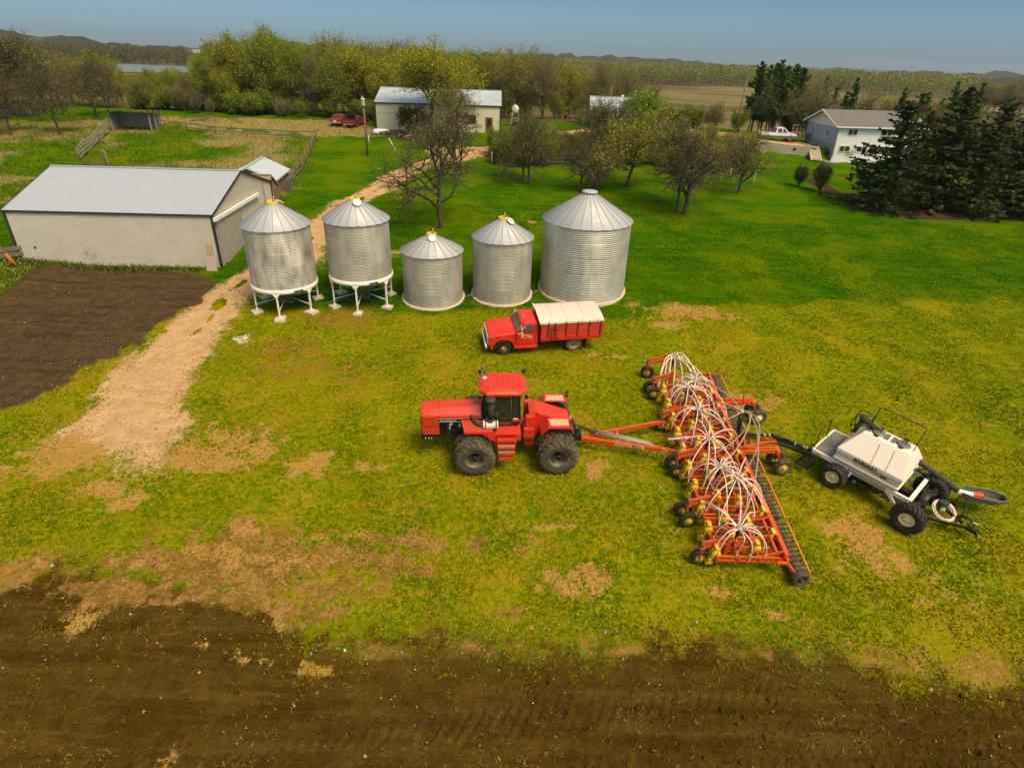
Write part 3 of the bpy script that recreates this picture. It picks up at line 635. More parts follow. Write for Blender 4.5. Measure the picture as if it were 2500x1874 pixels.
mb = MB(); mb.box((1.35, -.03, 1.05), (.16, .06, .1)); mb.build('vent', BLACK, barn)

# boards and a grey panel leaning on the barn corner
c = gp(522, 660); b_ = empty('board_stack', (c.x - .2, c.y + .32, c.z - .05), (0, 0, _ang), 'two upright planks leaning on the near corner of the tan barn', 'boards')
PLANK = mat('old_plank', (.42, .30, .16), .9, var=.25, scale=6)
for i in range(2):
    mb = MB(); mb.box((-.14 + i * .26, .12, 1.2), (.22, .07, 2.4), (-.1, 0, 0)); mb.build('plank', PLANK, b_)
pn = MB(); pn.box((0, 0, .55), (.82, .06, 1.1), (-.28, 0, 0)); pn.box((0, .03, .55), (.1, .08, 1.05), (-.28, 0, 0))
o = pn.build('leaning_panel', mat('grey_weathered_panel', (.40, .345, .28), .85, var=.2, scale=5, dirt=(.16, .12, .10), dirt_amt=.8, dscale=5), None, bevel=.01, loc=(c.x - .05, c.y - .02, c.z - .03)); tag(o, 'square grey weathered panel leaning against the planks by the barn', 'panel')
c = gp(546, 645); mb = MB(); mb.lathe([(.17, .02), (.30, 0), (.34, .08), (.30, .17), (.18, .17), (.16, .1)], 20, close=True); o = mb.build('old_tyre', mat('tyre_rubber', (.022, .019, .015), .85, var=.2, scale=6), None, loc=c); tag(o, 'old tyre lying in the grass at the barn corner', 'tyre')

# tin roofed coop and the shingled lean-to behind the barn
hut = empty('chicken_coop', (-24.3, 61.3, 4.05), (0, 0, R(97)), 'small weathered board shed with a white tin roof behind the barn', 'shed')
gable_house(hut, 6.1, 4.9, 1.75, 1.15, .22, .6, OLDWOOD, ROOFW, None, (.16, .02, .015), (.4, .03, .012), GREYWOOD)
mb = MB(); mb.box((2.1, -.05, .75), (.3, .06, 2.0)); mb.mat_i(1); mb.box((2.9, -.05, .75), (.7, .05, 1.9)); mb.box((.5, -.04, 1.15), (.35, .05, .5)); mb.build('door', [GREYWOOD, mat('orange_board', (.30, .15, .05), .9, var=.3)], hut)
hy = hp(655, 421.7, 6.4); 
lean = empty('lean_to_shed', (-28.9, 57.4, 3.8), (0, 0, 0), 'low shed with a worn cedar shingle roof between barn and coop', 'shed')
SHING = mat('cedar_shingle', (.30, .215, .125), .9, var=.4, scale=9, dirt=(.14, .09, .05), dirt_amt=.5, dscale=6)
gable_house(lean, 5.2, 3.0, 1.75, 1.1, .1, .6, OLDWOOD, SHING, None, (.2, .02, .015), (.24, .03, .02), OLDWOOD)
mb = MB(); mb.box((5.26, 1.1, .8), (.06, .62, 1.7)); mb.build('door', mat('ochre_door', (.50, .30, .03), .8, var=.2), lean)
c = gp(707, 468); mb = MB()
for i in range(5): mb.bar((-.3 + .14 * i, .05 * (i % 2), -.1), (-.28 + .15 * i, .1, 1.25 + .1 * (i % 3)), .1, .08)
mb.box((0, .3, .9), (.9, .1, .12)); o = mb.build('plank_bin', GREYWOOD, None, loc=c); tag(o, 'dark upright planks standing by the end of the coop', 'boards')

# machine shed
sh = empty('machine_shed', (-20.75, 92.75, 7.32), (0, 0, R(2.0)), 'cream metal machine shed with a pale blue grey roof and a brown door', 'shed')
SHEDW = mat('cream_shed_siding', (.62, .575, .43), .55, .05, var=.05, scale=.6)
SHEDR = mat('blue_grey_roof', (.50, .55, .62), .4, .15, var=.14, scale=.35, dirt=(.30, .30, .30), dirt_amt=.5, dscale=.3)
gable_house(sh, 17.8, 12.4, 3.52, 1.6, .14, .8, SHEDW, SHEDR, DARKTRIM, (.3, .06, .025), (.6, .06, .03), SHEDW, eave_trim=.18)
BROWN = mat('brown_door', (.15, .055, .028), .6)
mb = MB(); mb.box((16.2, -.05, 1.03), (1.0, .08, 2.06)); d = mb.build('door', BROWN, sh, bevel=.01)
MB().box((16.2, -.1, 1.25), (.5, .04, 1.3)).build('pane', GLASSD, d)
w = MB().box((13.55, -.05, 1.75), (1.5, .08, 1.15)).build('window', BROWN, sh); MB().box((13.55, -.1, 1.75), (1.3, .03, .95)).build('pane', GLASSD, w)
MB().box((10.6, -.05, 1.03), (.9, .08, 2.06)).build('door', BROWN, sh)

# far shed half hidden by the bright willow
fs_ = empty('grey_shed', (10.75, 100.9, 7.55), (0, 0, R(-3)), 'grey shed with a pale metal roof half hidden behind bright green bushes', 'shed')
gable_house(fs_, 8.2, 7.0, 2.75, 1.6, .15, .8, mat('grey_shed_siding', (.30, .31, .29), .7, var=.1), SHEDR, None, (.3, .03, .015), (.5, .05, .02), mat('dark_gable_siding', (.17, .18, .17), .7))
w = MB().box((-.04, 4.6, 2.1), (.06, .5, .6)).build('window', WHITE, fs_); MB().box((-.075, 4.6, 2.1), (.03, .36, .46)).build('pane', GLASSD, w)
mb = MB(); mb.cyl((4.9, 3.5, 4.2), (4.9, 3.5, 4.75), .16, n=10); mb.build('flue', WHITE, fs_)
c = gp(1200 + 640 / 3.159, 80 + 690 / 3.159); mb = MB(); mb.box((0, 0, .9), (2.2, 1.1, .1)); mb.box((0, 0, .5), (1.9, .9, .3))
for sx in (-1, 1):
    for sy in (-1, 1): mb.bar((sx * .9, sy * .4, 0), (sx * .9, sy * .4, .9), .1, .1)
o = mb.build('work_bench', GREYWOOD, None, loc=c); tag(o, 'dark low bench of boards beside the grey shed', 'bench')

# house on the rise
HX, HY, HZ = 47.05, 96.2, 5.55
house = empty('farm_house', (HX, HY, HZ), (0, 0, R(5.0)), 'two storey cream and blue farm house with a brown grey shingle roof', 'house')
CREAM = mat('cream_siding', (.74, .73, .74), .6, var=.04, scale=1.0); BLUE = mat('blue_grey_siding', (.36, .41, .50), .6, var=.05, scale=1)
BLUE2 = mat('blue_parging', (.30, .32, .38), .8, var=.12, scale=3); ROOFS = mat('brown_grey_shingles', (.17, .15, .145), .9, var=.28, scale=9)
HL, HW_, HH, HR = 13.2, 9.0, 4.05, 1.75
mb = MB(); mb.add([(0, 0, -1), (HL, 0, -1), (HL, 0, HH), (0, 0, HH)], [(0, 1, 2, 3)], False); mb.add([(HL, 0, -1), (HL, HW_, -1), (HL, HW_, HH), (HL, HW_ / 2, HH + HR), (HL, 0, HH)], [(0, 1, 2, 3, 4)], False)
mb.add([(0, HW_, -1), (HL, HW_, -1), (HL, HW_, HH), (0, HW_, HH)], [(3, 2, 1, 0)], False)
for i in range(18): mb.box((HL / 2, -.012, .1 + i * .22), (HL, .024, .02))
mb.mat_i(3); mb.add([(0, 0, HH - .25), (0, HW_, HH - .25), (0, HW_, HH), (0, HW_ / 2, HH + HR), (0, 0, HH)], [(4, 3, 2, 1, 0)], False)
mb.mat_i(1); mb.add([(0, 0, 1.55), (0, HW_, 1.55), (0, HW_, HH - .25), (0, 0, HH - .25)], [(3, 2, 1, 0)], False)
for i in range(11): mb.box((-.012, HW_ / 2, 1.6 + i * .2), (.024, HW_, .025))
mb.mat_i(2); mb.add([(0, 0, -1), (0, HW_, -1), (0, HW_, 1.55), (0, 0, 1.55)], [(3, 2, 1, 0)], False)
mb.build('wall', [CREAM, BLUE, BLUE2, CREAM], house, recalc=False)
mb = MB(); oh = .5; d = Vector((0, HW_ / 2, HR)).normalized(); sl = math.hypot(HW_ / 2, HR)
for s in (0, 1):
    dd = d if s == 0 else Vector((0, -d.y, d.z)); e = Vector((0, 0 if s == 0 else HW_, HH)) - dd * oh; t = e + dd * (sl + oh)
    q = [e + Vector((-.7, 0, 0)), e + Vector((HL + .4, 0, 0)), t + Vector((HL + .4, 0, 0)), t + Vector((-.7, 0, 0))]; up = Vector((0, 0, .16))
    mb.add([v + up for v in q] + q, [(0, 1, 2, 3), (7, 6, 5, 4), (0, 4, 5, 1), (1, 5, 6, 2), (3, 2, 6, 7), (0, 3, 7, 4)], False)
    for i in range(22): mb.bar(e + dd * (i * .235 + .1) + Vector((-.7, 0, .168)), e + dd * (i * .235 + .1) + Vector((HL + .4, 0, .168)), .03, .012)
roof = mb.build('roof', ROOFS, house)
mb = MB()
for s in (0, 1):
    dd = d if s == 0 else Vector((0, -d.y, d.z)); e = Vector((0, 0 if s == 0 else HW_, HH)) - dd * oh; t = e + dd * (sl + oh)
    mb.bar(e + Vector((-.72, -.05 + .1 * s, .06)), e + Vector((HL + .42, -.05 + .1 * s, .06)), .1, .17)
    for x in (-.73, HL + .43): mb.bar(e + Vector((x, 0, .05)), t + Vector((x, 0, .05)), .06, .24)
mb.cyl((.08, -.1, -.4), (.08, -.1, HH - .05), .05, n=6); mb.build('gutter', WHITE, house)
mb = MB(); mb.cyl((9.3, 5.2, 5.2), (9.3, 5.2, 6.1), .08, n=8); mb.build('vent_pipe', BLACK, roof)
def house_window(x, z, w, h, side='front', n=2):
    mb = MB(); f = .07
    def P(a, b, o): return (a, -o, b) if side == 'front' else (-o, a, b)
    def D(a, b, o): return (a, o, b) if side == 'front' else (o, a, b)
    mb.box(P(x, z - h / 2 - f / 2, .05), D(w + 2 * f, f, .1)); mb.box(P(x, z + h / 2 + f / 2, .05), D(w + 2 * f, f, .1))
    for i in range(n + 1): mb.box(P(x - w / 2 + w * i / n, z, .05), D(f, h, .1))
    fr = mb.build('window', WHITE, house)
    MB().box(P(x, z, .02), D(w - .02, h, .03)).build('pane', GLASSD, fr)
house_window(2.25, 3.22, 1.45, .72); house_window(7.6, 3.22, 1.6, .72); house_window(11.6, 3.0, 1.4, .9)
for x in (1.65, 4.35, 6.9, 9.5): house_window(x, .92, 1.6, .74)
house_window(2.6, 2.75, .8, .95, 'side'); house_window(6.9, 2.75, .8, .95, 'side')
mb = MB(); mb.box((-.1, 4.3, HH + .95), (.2, .18, .14)); mb.build('wall_lamp', BLACK, house)
DECKW = mat('deck_boards', (.36, .23, .09), .8, var=.15, scale=4)
mb = MB(); mb.box((-1.2, 8.2, 2.15), (2.2, 2.4, .12)); 
for i in range(5): mb.box((-2.6 - i * .28, 8.0, 2.0 - i * .17), (.3, 2.3, .06))
mb.bar((-2.2, 9.3, 2.2), (-2.2, 9.3, 3.2), .09, .09); mb.bar((-.1, 9.3, 2.2), (-.1, 9.3, 3.2), .09, .09); mb.bar((-2.2, 9.3, 3.2), (-.1, 9.3, 3.2), .06, .1); mb.bar((-2.2, 9.3, 2.7), (-.1, 9.3, 2.7), .04, .06); mb.bar((-2.2, 7.0, 2.2), (-2.2, 7.0, 3.1), .09, .09)
mb.build('deck', DECKW, house)
# retaining wall, steps, planter beds
rw = empty('retaining_wall', on(37, 96.9), (0, 0, 0), 'low grey timber retaining wall along the raised drive below the white pickup', 'wall')
WALLG = mat('grey_timber_wall', (.33, .285, .225), .9, var=.22, scale=3, dirt=(.17, .13, .10), dirt_amt=.5)
mb = MB()
for i in range(26):
    x = 36.4 + i * .3; z = float(gz(x, 96.6)); zt = float(gz(x, 98.2)) + .05; mb.box((x - 37, .0, (z + zt) / 2 - rw.location.z - .2), (.29, .16, zt - z + .4))
mb.build('wall', WALLG, rw)
mb = MB(); mb.box((.0, -.1, 0), (.4, .06, .3)); mb.at(Matrix.Translation((4.5, 0, .75))); mb.box((0, -.1, 0), (.4, .06, .3)); mb.build('drain', BLACK, rw)
st = empty('garden_steps', on(44.6, 97), (0, 0, R(-12)), 'timber garden steps coming down from the drive past the house', 'steps')
STEPM = mat('step_timber', (.50, .41, .31), .9, var=.2, scale=5)
mb = MB(); z1 = float(gz(44.6, 98.5)) - st.location.z
for i in range(9): mb.box((0, 1.0 - i * .42, z1 - .02 - i * .165), (1.2, .44, .2))
mb.build('tread', STEPM, st)
for s in (-1, 1): mb = MB(); mb.bar((s * .7, 1.4, z1 + .1), (s * .7, -2.8, z1 - 1.5), .14, .26); mb.build('stringer', STEPM, st)
STONE = mat('pale_edging_stone', (.58, .53, .47), .9, var=.15, scale=4, bump=.3)
_r = random.Random(3)
mb = MB()
for i in range(46):
    px = 2010 + i * 4.9; py = 393 + i * .55 + 2.2 * math.sin(i * .4); c = gp(px, py); mb.box((c.x, c.y, c.z + .05), (_r.uniform(.25, .42), _r.uniform(.2, .3), .2), (0, 0, _r.uniform(0, 3)))
o = mb.build('stone_edging', STONE, None, bevel=.03); tag(o, 'pale stone edging curving below the house towards the spruces', 'edging')
mb = MB()
for i in range(7):
    c = gp(1945 + i * 7.5, 345 + i * 2.6); mb.box((c.x, c.y, c.z + .02), (.55, .9, .06), (0, 0, .3))
o = mb.build('stepping_stones', STONE, None, bevel=.01); tag(o, 'pale stepping stones leading from the pickup to the house', 'paving')
MB_planter = MB(); c = gp(1850 + 960 / 6.32, 240 + 735 / 6.32)
MB_planter.box((c.x + .4, c.y + .3, c.z + .1), (3.6, .2, .7), (0, 0, .05)); o = MB_planter.build('planter_wall', WALLG); tag(o, 'grey timber planter edge in front of the blue house wall', 'planter')

# old open animal shelter
a_, b2 = gp(277, 320), gp(372, 322); ang = math.atan2(b2.y - a_.y, b2.x - a_.x)
SHELW = mat('shelter_boards', (.27, .225, .18), .9, var=.35, scale=4, dirt=(.10, .08, .06), dirt_amt=.6)
sl_ = empty('animal_shelter', (a_.x, a_.y, a_.z - .05), (0, 0, ang), 'open fronted animal shelter of dark weathered boards in the pasture', 'shelter'); Ls = (b2 - a_).length
mb = MB(); mb.box((Ls / 2, 2.3, 1.05), (Ls, .1, 2.3))
for i in range(9): mb.box((Ls / 2, 2.23, .1 + i * .26), (Ls, .03, .02))
mb.box((.05, 1.5, 1.1), (.08, 2.8, 2.4)); mb.build('wall', SHELW, sl_)
mb = MB(); mb.box((Ls / 2, 1.2, 2.62), (Ls + .9, 4.0, .09), (-.09, 0, 0)); mb.build('roof', GREYWOOD, sl_)
for x, y in ((0, 0), (Ls, 0), (Ls, 1.4), (Ls, 2.8)): mb = MB(); mb.bar((x, y, -.2), (x, y, 2.75 - .1 * y), .15, .15); mb.build('post', SHELW, sl_)
mb = MB(); mb.bar((Ls - .9, .05, 2.55), (Ls - .1, .05, 1.6), .08, .08); mb.bar((.9, .05, 2.6), (.1, .05, 1.9), .08, .08); mb.bar((Ls, 1.4, 1.5), (Ls, 2.8, 1.5), .05, .12); mb.bar((Ls, 1.4, .8), (Ls, 2.8, .8), .05, .12); mb.build('brace', GREYWOOD, sl_)

# ------------------------------------------------------------------ fences
def fence(name, pts, label, every, h, rails, post_r=.07, m=POSTWOOD, rail_m=None, group=None, cat='fence', jig=.06, rail_h=.12):
    P = [gp(*q) for q in pts]; rr = random.Random(len(pts) * 7 + int(P[0].x * 10))
    root = empty(name, P[0], (0, 0, 0), label, cat, group); o0 = P[0]
    L = [0]
    for a, b in zip(P, P[1:]): L.append(L[-1] + math.hypot(b.x - a.x, b.y - a.y))
    n = max(1, round(L[-1] / every)); tops = []
    for i in range(n + 1):
        s = L[-1] * i / n; k = max(j for j in range(len(L)) if L[j] <= s + 1e-6); k = min(k, len(P) - 2); t = (s - L[k]) / max(L[k + 1] - L[k], 1e-6)
        x = P[k].x + (P[k + 1].x - P[k].x) * t; y = P[k].y + (P[k + 1].y - P[k].y) * t; g = on(x, y) - o0
        hh = h * rr.uniform(.9, 1.12); mb = MB(); q = g + Vector((rr.uniform(-jig, jig), rr.uniform(-jig, jig), hh)); mb.tube([g - Vector((0, 0, .3)), q], [post_r, post_r * .85], 7); mb.build('post', m, root); tops.append((g, q, hh))
    for j in range(rails):
        mb = MB(); f = (j + .75) / rails * .98
        for (a, A, ha), (b, B, hb) in zip(tops, tops[1:]):
            if rr.random() < .06: continue
            fa, fb = min(.97, f + rr.uniform(-.06, .06)), min(.97, f + rr.uniform(-.06, .06)); mb.bar(a.lerp(A, fa) + Vector((0, -.08, 0)), b.lerp(B, fb) + Vector((0, -.08, 0)), .045, rail_h)
        mb.build('rail', rail_m or m, root)
    return root
z1c = lambda x, y: (x / 3.159, y / 3.159)
z2c = lambda x, y: (600 + x / 3.159, 80 + y / 3.159)
z3c = lambda x, y: (1200 + x / 3.159, 80 + y / 3.159)
fence('rail_fence', [z1c(1215, 990), z1c(1380, 1000), z1c(1660, 1035), z1c(1940, 1058), z1c(2210, 1072), z2c(540, 830)], 'long grey rail fence running from the shelter across the pasture', 4.4, 1.15, 2, .06, GREYWOOD)
fence('rail_fence', [z2c(545, 832), z2c(500, 935), z2c(440, 1055), z2c(380, 1140), z2c(335, 1215)], 'brown post and board fence climbing from the coop to the pasture corner', 2.6, 1.35, 3, .10, OLDWOOD, rail_h=.16)
fence('corral_fence', [z1c(855, 1015), z1c(760, 1110), z1c(690, 1180), z1c(620, 1240)], 'steep silvery pole fence running down from the shelter', 2.6, 1.5, 4, .09, GREYWOOD, rail_m=mat('silver_rail', (.30, .26, .21), .9, var=.3, scale=5), rail_h=.13)
fence('wire_gate', [z1c(640, 1270), z1c(900, 1300)], 'low rusty bar gate lying open behind the barn ridge', 4.4, .8, 6, .04, RUSTC, rail_h=.03)
fence('board_windbreak', [z1c(830, 1290), z1c(850, 1330)], 'short bundle of upright boards just behind the barn roof', .35, 1.9, 2, .1, OLDWOOD)
fence('slab_fence', [z1c(-60, 880), z1c(20, 880), z1c(120, 895), z1c(250, 905)], 'dark fence of upright slabs under the big bare trees', .62, 1.9, 1, .16, GREYWOOD, cat='fence')
fence('board_fence', [z3c(5, 1005), z3c(120, 1015), z3c(350, 1020), z3c(700, 1010)], 'dark board fence in the shade of the shelterbelt trees', 3.2, 1.2, 3, .06, GREYWOOD, rail_h=.16)
for i, (x, y, lb) in enumerate([(2, 1008, 'white fence post at the left end of the shelterbelt board fence'), (548, 1000, 'white fence post among the twigs left of the big bin'), (722, 995, 'white fence post standing behind the big bin cap'), (1456, 1020, 'white stub post between the two leaning double trunks'), (2018, 1165, 'white leaning post at the lawn edge right of the shelterbelt'), (1832, 1130, 'pale post in the brush near the last shelterbelt tree')]):
    c = gp(*z3c(x, y)); mb = MB(); mb.tube([(0, 0, -.2), (.04 * (i % 3), 0, 1.35)], [.06, .055], 7); o = mb.build('white_post', WHITE, None, loc=c); tag(o, lb, 'post', 'white posts along the shelterbelt')
fence('wire_fence', [z1c(-20, 700), z1c(120, 690)], 'rusty wire fence at the left end of the barn', 2.5, 1.2, 3, .05, RUSTC, rail_h=.02)
# collapsed planks draped with dry weeds at the garden's left edge
c = gp(12, 640); wp_ = empty('plank_windbreak', c, (0, 0, R(35)), 'half fallen plank fence overgrown with dry weeds left of the garden', 'fence')
mb = MB(); mb.bar((-2.6, 0, .75), (2.2, 0, 1.0), .1, .28); mb.bar((-2.6, .05, .35), (2.2, 0, .55), .1, .28); mb.build('plank', GREYWOOD, wp_)
for x in (-2, 0, 2.1): MB().bar((x, .1, -.2), (x + .05, .1, 1.4), .14, .14).build('post', OLDWOOD, wp_)
c = gp(33, 650); mb = MB(); mb.tube([(-.25, 0, .95), (0, -.05, .5), (.22, 0, .05)], [.12, .14, .1], 8); mb.tube([(0, -.05, .5), (-.2, -.1, .05)], .07, 6); mb.lathe([(.05, 0), (.2, .02), (.2, .1), (.05, .12)], 12, 'Y', (0, -.1, .35)); o = mb.build('rusty_implement', mat('orange_rust', (.42, .11, .02), .8, var=.3), None, loc=c); tag(o, 'orange rusty implement propped against the fallen plank fence', 'scrap')

# ------------------------------------------------------------------ poles, wires, tank
POLEM = mat('utility_pole_wood', (.17, .115, .065), .9, var=.25, scale=4)
def pole(name, px, h, label, transformer=False, lean=(0, 0)):
    c = gp(*px); root = empty(name, c, (lean[0], lean[1], 0), label, 'utility pole')
    mb = MB(); mb.tube([(0, 0, -.3), (0, 0, h)], [.14, .10], 10); mb.build('post', POLEM, root)
    if transformer:
        mb = MB(); mb.lathe([(0, 0), (.22, .02), (.24, .06), (.24, .68), (.26, .70), (.26, .76), (.2, .82), (0, .84)], 18, c=(.05, -.33, h - 1.05)); t = mb.build('transformer', mat('transformer_grey', (.60, .62, .62), .4), root)
        mb = MB(); mb.cyl((-.08, -.33, h - .24), (-.08, -.33, h + .02), .035, n=8); mb.build('bushing', mat('bushing_pink', (.5, .35, .3), .5), t)
    mb = MB(); mb.cyl((0, -.1, h - 1.45), (0, -.22, h - 1.45), .07, n=8); mb.build('insulator', WHITE, root)
    return c
pc = pole('utility_pole', z2c(940, 952), 6.75, 'weathered pole with a grey transformer can left of the machine shed', True)
pole('utility_pole', z3c(900, 700), 5.6, 'thin pole in front of the grey shed roof')
pole('utility_pole', z3c(1878, 770), 8.0, 'bare pole by the pines left of the white pickup', lean=(0, R(2)))
def wire(name, pts, label, sag=.5):
    mb = MB(); a, b = Vector(pts[0]), Vector(pts[1]); mb.tube([a.lerp(b, t / 12) - Vector((0, 0, sag * 4 * (t / 12) * (1 - t / 12))) for t in range(13)], .018, 4); o = mb.build(name, HOPPER); tag(o, label, 'wire')
wire('power_line', [(pc.x, pc.y, pc.z + 5.3), (-16.5, 92.6, 10.2)], 'thin wire dropping from the transformer pole to the machine shed')
wire('power_line', [(-3.0, 93.2, 10.0), (12.0, 100.8, 10.8)], 'thin wire slung from the machine shed to the grey shed', .9)
ft = empty('fuel_tank', gp(*z3c(182, 725)), (0, 0, R(4)), 'round white fuel tank on tall splayed legs beside the machine shed', 'fuel tank')
mb = MB(); mb.lathe([(0, -.85), (.45, -.84), (.52, -.76), (.52, .76), (.45, .84), (0, .85)], 24, 'Y', (0, .5, 2.45)); mb.cyl((0, .5, 2.95), (0, .5, 3.1), .06, n=8); mb.build('tank', mat('tank_white', (.72, .68, .66), .5, var=.08, dirt=(.35, .16, .09), dirt_amt=.5, dscale=3), ft)
for sx in (-1, 1):
    for sy in (-.1, 1.1): mb = MB(); mb.bar((sx * .75, sy, -.1), (sx * .38, sy, 2.1), .09, .09); mb.build('leg', WHITE, ft)
mb = MB(); mb.bar((-.55, -.1, 1.2), (.55, -.1, 1.2), .05, .07); mb.bar((-.62, -.1, .8), (.62, -.1, .8), .05, .07); mb.bar((-.4, -.1, 2.0), (.4, -.1, 2.0), .08, .1); mb.bar((-.4, 1.1, 2.0), (.4, 1.1, 2.0), .08, .1); mb.build('cross_bar', WHITE, ft)
c = gp(*z3c(175, 725)); MB().lathe([(0, 0), (.3, 0), (.32, .05), (.32, .55), (.29, .6), (0, .6)], 16).build('x', BLACK).name = 'drum'; o = bpy.data.objects['drum']; o.location = c + Vector((0, .5, 0)); tag(o, 'dark drum standing under the white fuel tank', 'drum')
# red poles leaning behind the shed's right end
c = gp(*z3c(118, 690)); mb = MB(); mb.tube([(0, 0, 0), (-.02, .1, 2.0)], .035, 6); mb.tube([(0, 0, .1), (-1.3, .4, 1.4)], .035, 6); o = mb.build('steel_poles', mat('faded_red', (.34, .07, .03), .7), None, loc=c); tag(o, 'thin red steel poles propped near the white fuel tank', 'poles')
c = gp(*z3c(72, 660)); mb = MB()
for i in range(4): mb.tube([(i * .12, .1 * i, 0), (-.5 + i * .16, .2, 2.1 + .15 * (i % 2))], .04, 6)
o = mb.build('wood_poles', PLANK, None, loc=c); tag(o, 'pale wooden poles leaning behind the machine shed corner', 'poles')
# junk by the machine shed
c = gp(*z2c(1045, 785)); mb = MB(); mb.at(Matrix.Rotation(.25, 4, 'Z')); mb.lathe([(0, -1.15), (.25, -1.05), (.38, -.8), (.42, 0), (.38, .8), (.25, 1.05), (0, 1.15)], 16, 'X', (0, 0, .35)); mb.box((.3, 0, .75), (.7, .4, .06)); o = mb.build('white_tank', mat('white_plastic', (.75, .74, .72), .5), None, loc=c); tag(o, 'white tank lying on its side by the machine shed junk', 'tank')
LOGM = mat('firewood', (.17, .10, .06), .9, var=.4, scale=5)
def heap(name, px, n, r, m, label, ln=(.8, 1.8), th=.1, seed=1, cat='scrap heap'):
    c = gp(*px); rr = random.Random(seed); mb = MB()
    for i in range(n):
        p = Vector((rr.gauss(0, r), rr.gauss(0, r * .55), rr.uniform(.05, .5))); a = rr.uniform(0, 3.1); d = Vector((math.cos(a), math.sin(a), rr.uniform(-.25, .35))) * rr.uniform(*ln) / 2
        mb.mat_i(i % len(m)); mb.tube([p - d, p + d], th * rr.uniform(.6, 1.3), 7)
    o = mb.build(name, m, None, loc=c); tag(o, label, cat); return o
heap('log_pile', z2c(1150, 790), 26, 1.2, [LOGM, RUSTC], 'heap of brown logs and scrap under the bush by the machine shed', seed=4)
heap('brush_pile', z2c(1260, 815), 34, 1.5, [GREYWOOD, LOGM, PLANK], 'low heap of grey brush and boards in front of the machine shed', (.5, 1.6), .06, 9)
c = gp(*z2c(1230, 815)); mb = MB(); mb.at(Matrix.Rotation(R(50), 4, 'Y')); mb.lathe([(.2, -.12), (.42, -.14), (.48, 0), (.42, .14), (.2, .12)], 18, close=True); o = mb.build('old_tyre', MATS['tyre_rubber'], None, loc=c + Vector((0, -.2, .4))); tag(o, 'old tyre half buried in the scrap by the machine shed', 'tyre')
c = gp(*z2c(1160, 915)); mb = MB(); mb.tube([(.05, 0, -.1), (-.95, .5, 1.5)], .04, 6); o = mb.build('guy_guard', WHITE, None, loc=c); tag(o, 'white slanting guy wire guard on the lawn by the track', 'post')
c = gp(*z2c(951, 855)); mb = MB(); mb.tube([(0, 0, -.1), (0, 0, .95)], .045, 6); o = mb.build('marker_post', WHITE, None, loc=c); tag(o, 'short white marker post beside the transformer pole', 'post')
heap('dead_branch', z1c(1640, 935), 12, 1.6, [GREYWOOD], 'fallen grey branches at the edge of the pasture wood', (1.5, 3.2), .05, 12, 'branches')
# ------------------------------------------------------------------ machines
NRM = Vector((0, -SL, 1)).normalized()
def plane_hit(px, py, h):
    "point h above the sloping yard (measured along its normal) that shows at photo pixel px, py"
    d = Vector(ray(px, py)); c = Vector(CP); p0 = Vector((0, 22, 0)) + NRM * h
    return c + d * ((p0 - c).dot(NRM) / d.dot(NRM))
def slope_matrix(x, y, ang, dz=0.0):
    X = Vector((math.cos(ang), math.sin(ang), 0)); X = (X - NRM * X.dot(NRM)).normalized(); Y = NRM.cross(X)
    z = SL * (y - 22) + dz
    return Matrix(((X.x, Y.x, NRM.x, x), (X.y, Y.y, NRM.y, y), (X.z, Y.z, NRM.z, z), (0, 0, 0, 1)))
def set_root(o, M): o.rotation_mode = 'QUATERNION'; l, r, s = M.decompose(); o.location = l; o.rotation_quaternion = r; return M.inverted()
CASER = mat('tractor_red', (.60, .030, .012), .38, var=.06, scale=2, dirt=(.42, .13, .07), dirt_amt=.35, dscale=1.2, coat=.15)
TRUCKR = mat('truck_red', (.66, .022, .012), .35, var=.05, scale=1.5, dirt=(.5, .09, .06), dirt_amt=.3, coat=.25)
BOXR = mat('box_red', (.56, .016, .010), .45, var=.12, scale=2, dirt=(.38, .06, .03), dirt_amt=.4)
ORANGE = mat('drill_orange', (.62, .075, .008), .45, var=.1, scale=3, dirt=(.36, .10, .03), dirt_amt=.4, dscale=3)
ORANGE2 = mat('dusty_orange', (.66, .16, .05), .6, var=.12, scale=3, dirt=(.45, .2, .09), dirt_amt=.5, dscale=2)
TRIPY = mat('trip_yellow', (.72, .42, .015), .45, var=.1, scale=8)
WHEELY = mat('wheel_yellow', (.70, .46, .02), .5, var=.08, scale=8)
TYRE = mat('machine_tyre', (.055, .042, .025), .85, var=.25, scale=3, dirt=(.20, .15, .085), dirt_amt=.85, dscale=2.5)
TYREB = mat('black_tyre', (.020, .016, .011), .8, var=.2, scale=4, dirt=(.085, .062, .035), dirt_amt=.7, dscale=3)
RIMS = mat('dull_silver_rim', (.42, .38, .32), .45, .5, var=.2, scale=5, dirt=(.12, .09, .05), dirt_amt=.6, dscale=4)
RIMW = mat('cream_rim', (.88, .70, .36), .5, var=.06)
MBLACK = mat('machine_black', (.012, .011, .010), .5, var=.2)
DUSTB = mat('dusty_black', (.035, .030, .024), .7, var=.3, scale=5)
HOSEW = mat('seed_hose_white', (.80, .64, .55), .45, var=.06, scale=3)
HOSET = mat('supply_hose_tan', (.36, .26, .17), .5, var=.12, scale=2)
GREYP = mat('grey_pipe', (.36, .32, .28), .5, .2, var=.15)
CARTW = mat('cart_white', (.86, .76, .66), .4, var=.03, scale=1, dirt=(.55, .36, .18), dirt_amt=.16, dscale=1.0, coat=.1)
CGLASS = mat('cab_glass', (.012, .022, .018), .06, 0, spec=.8, coat=.3)
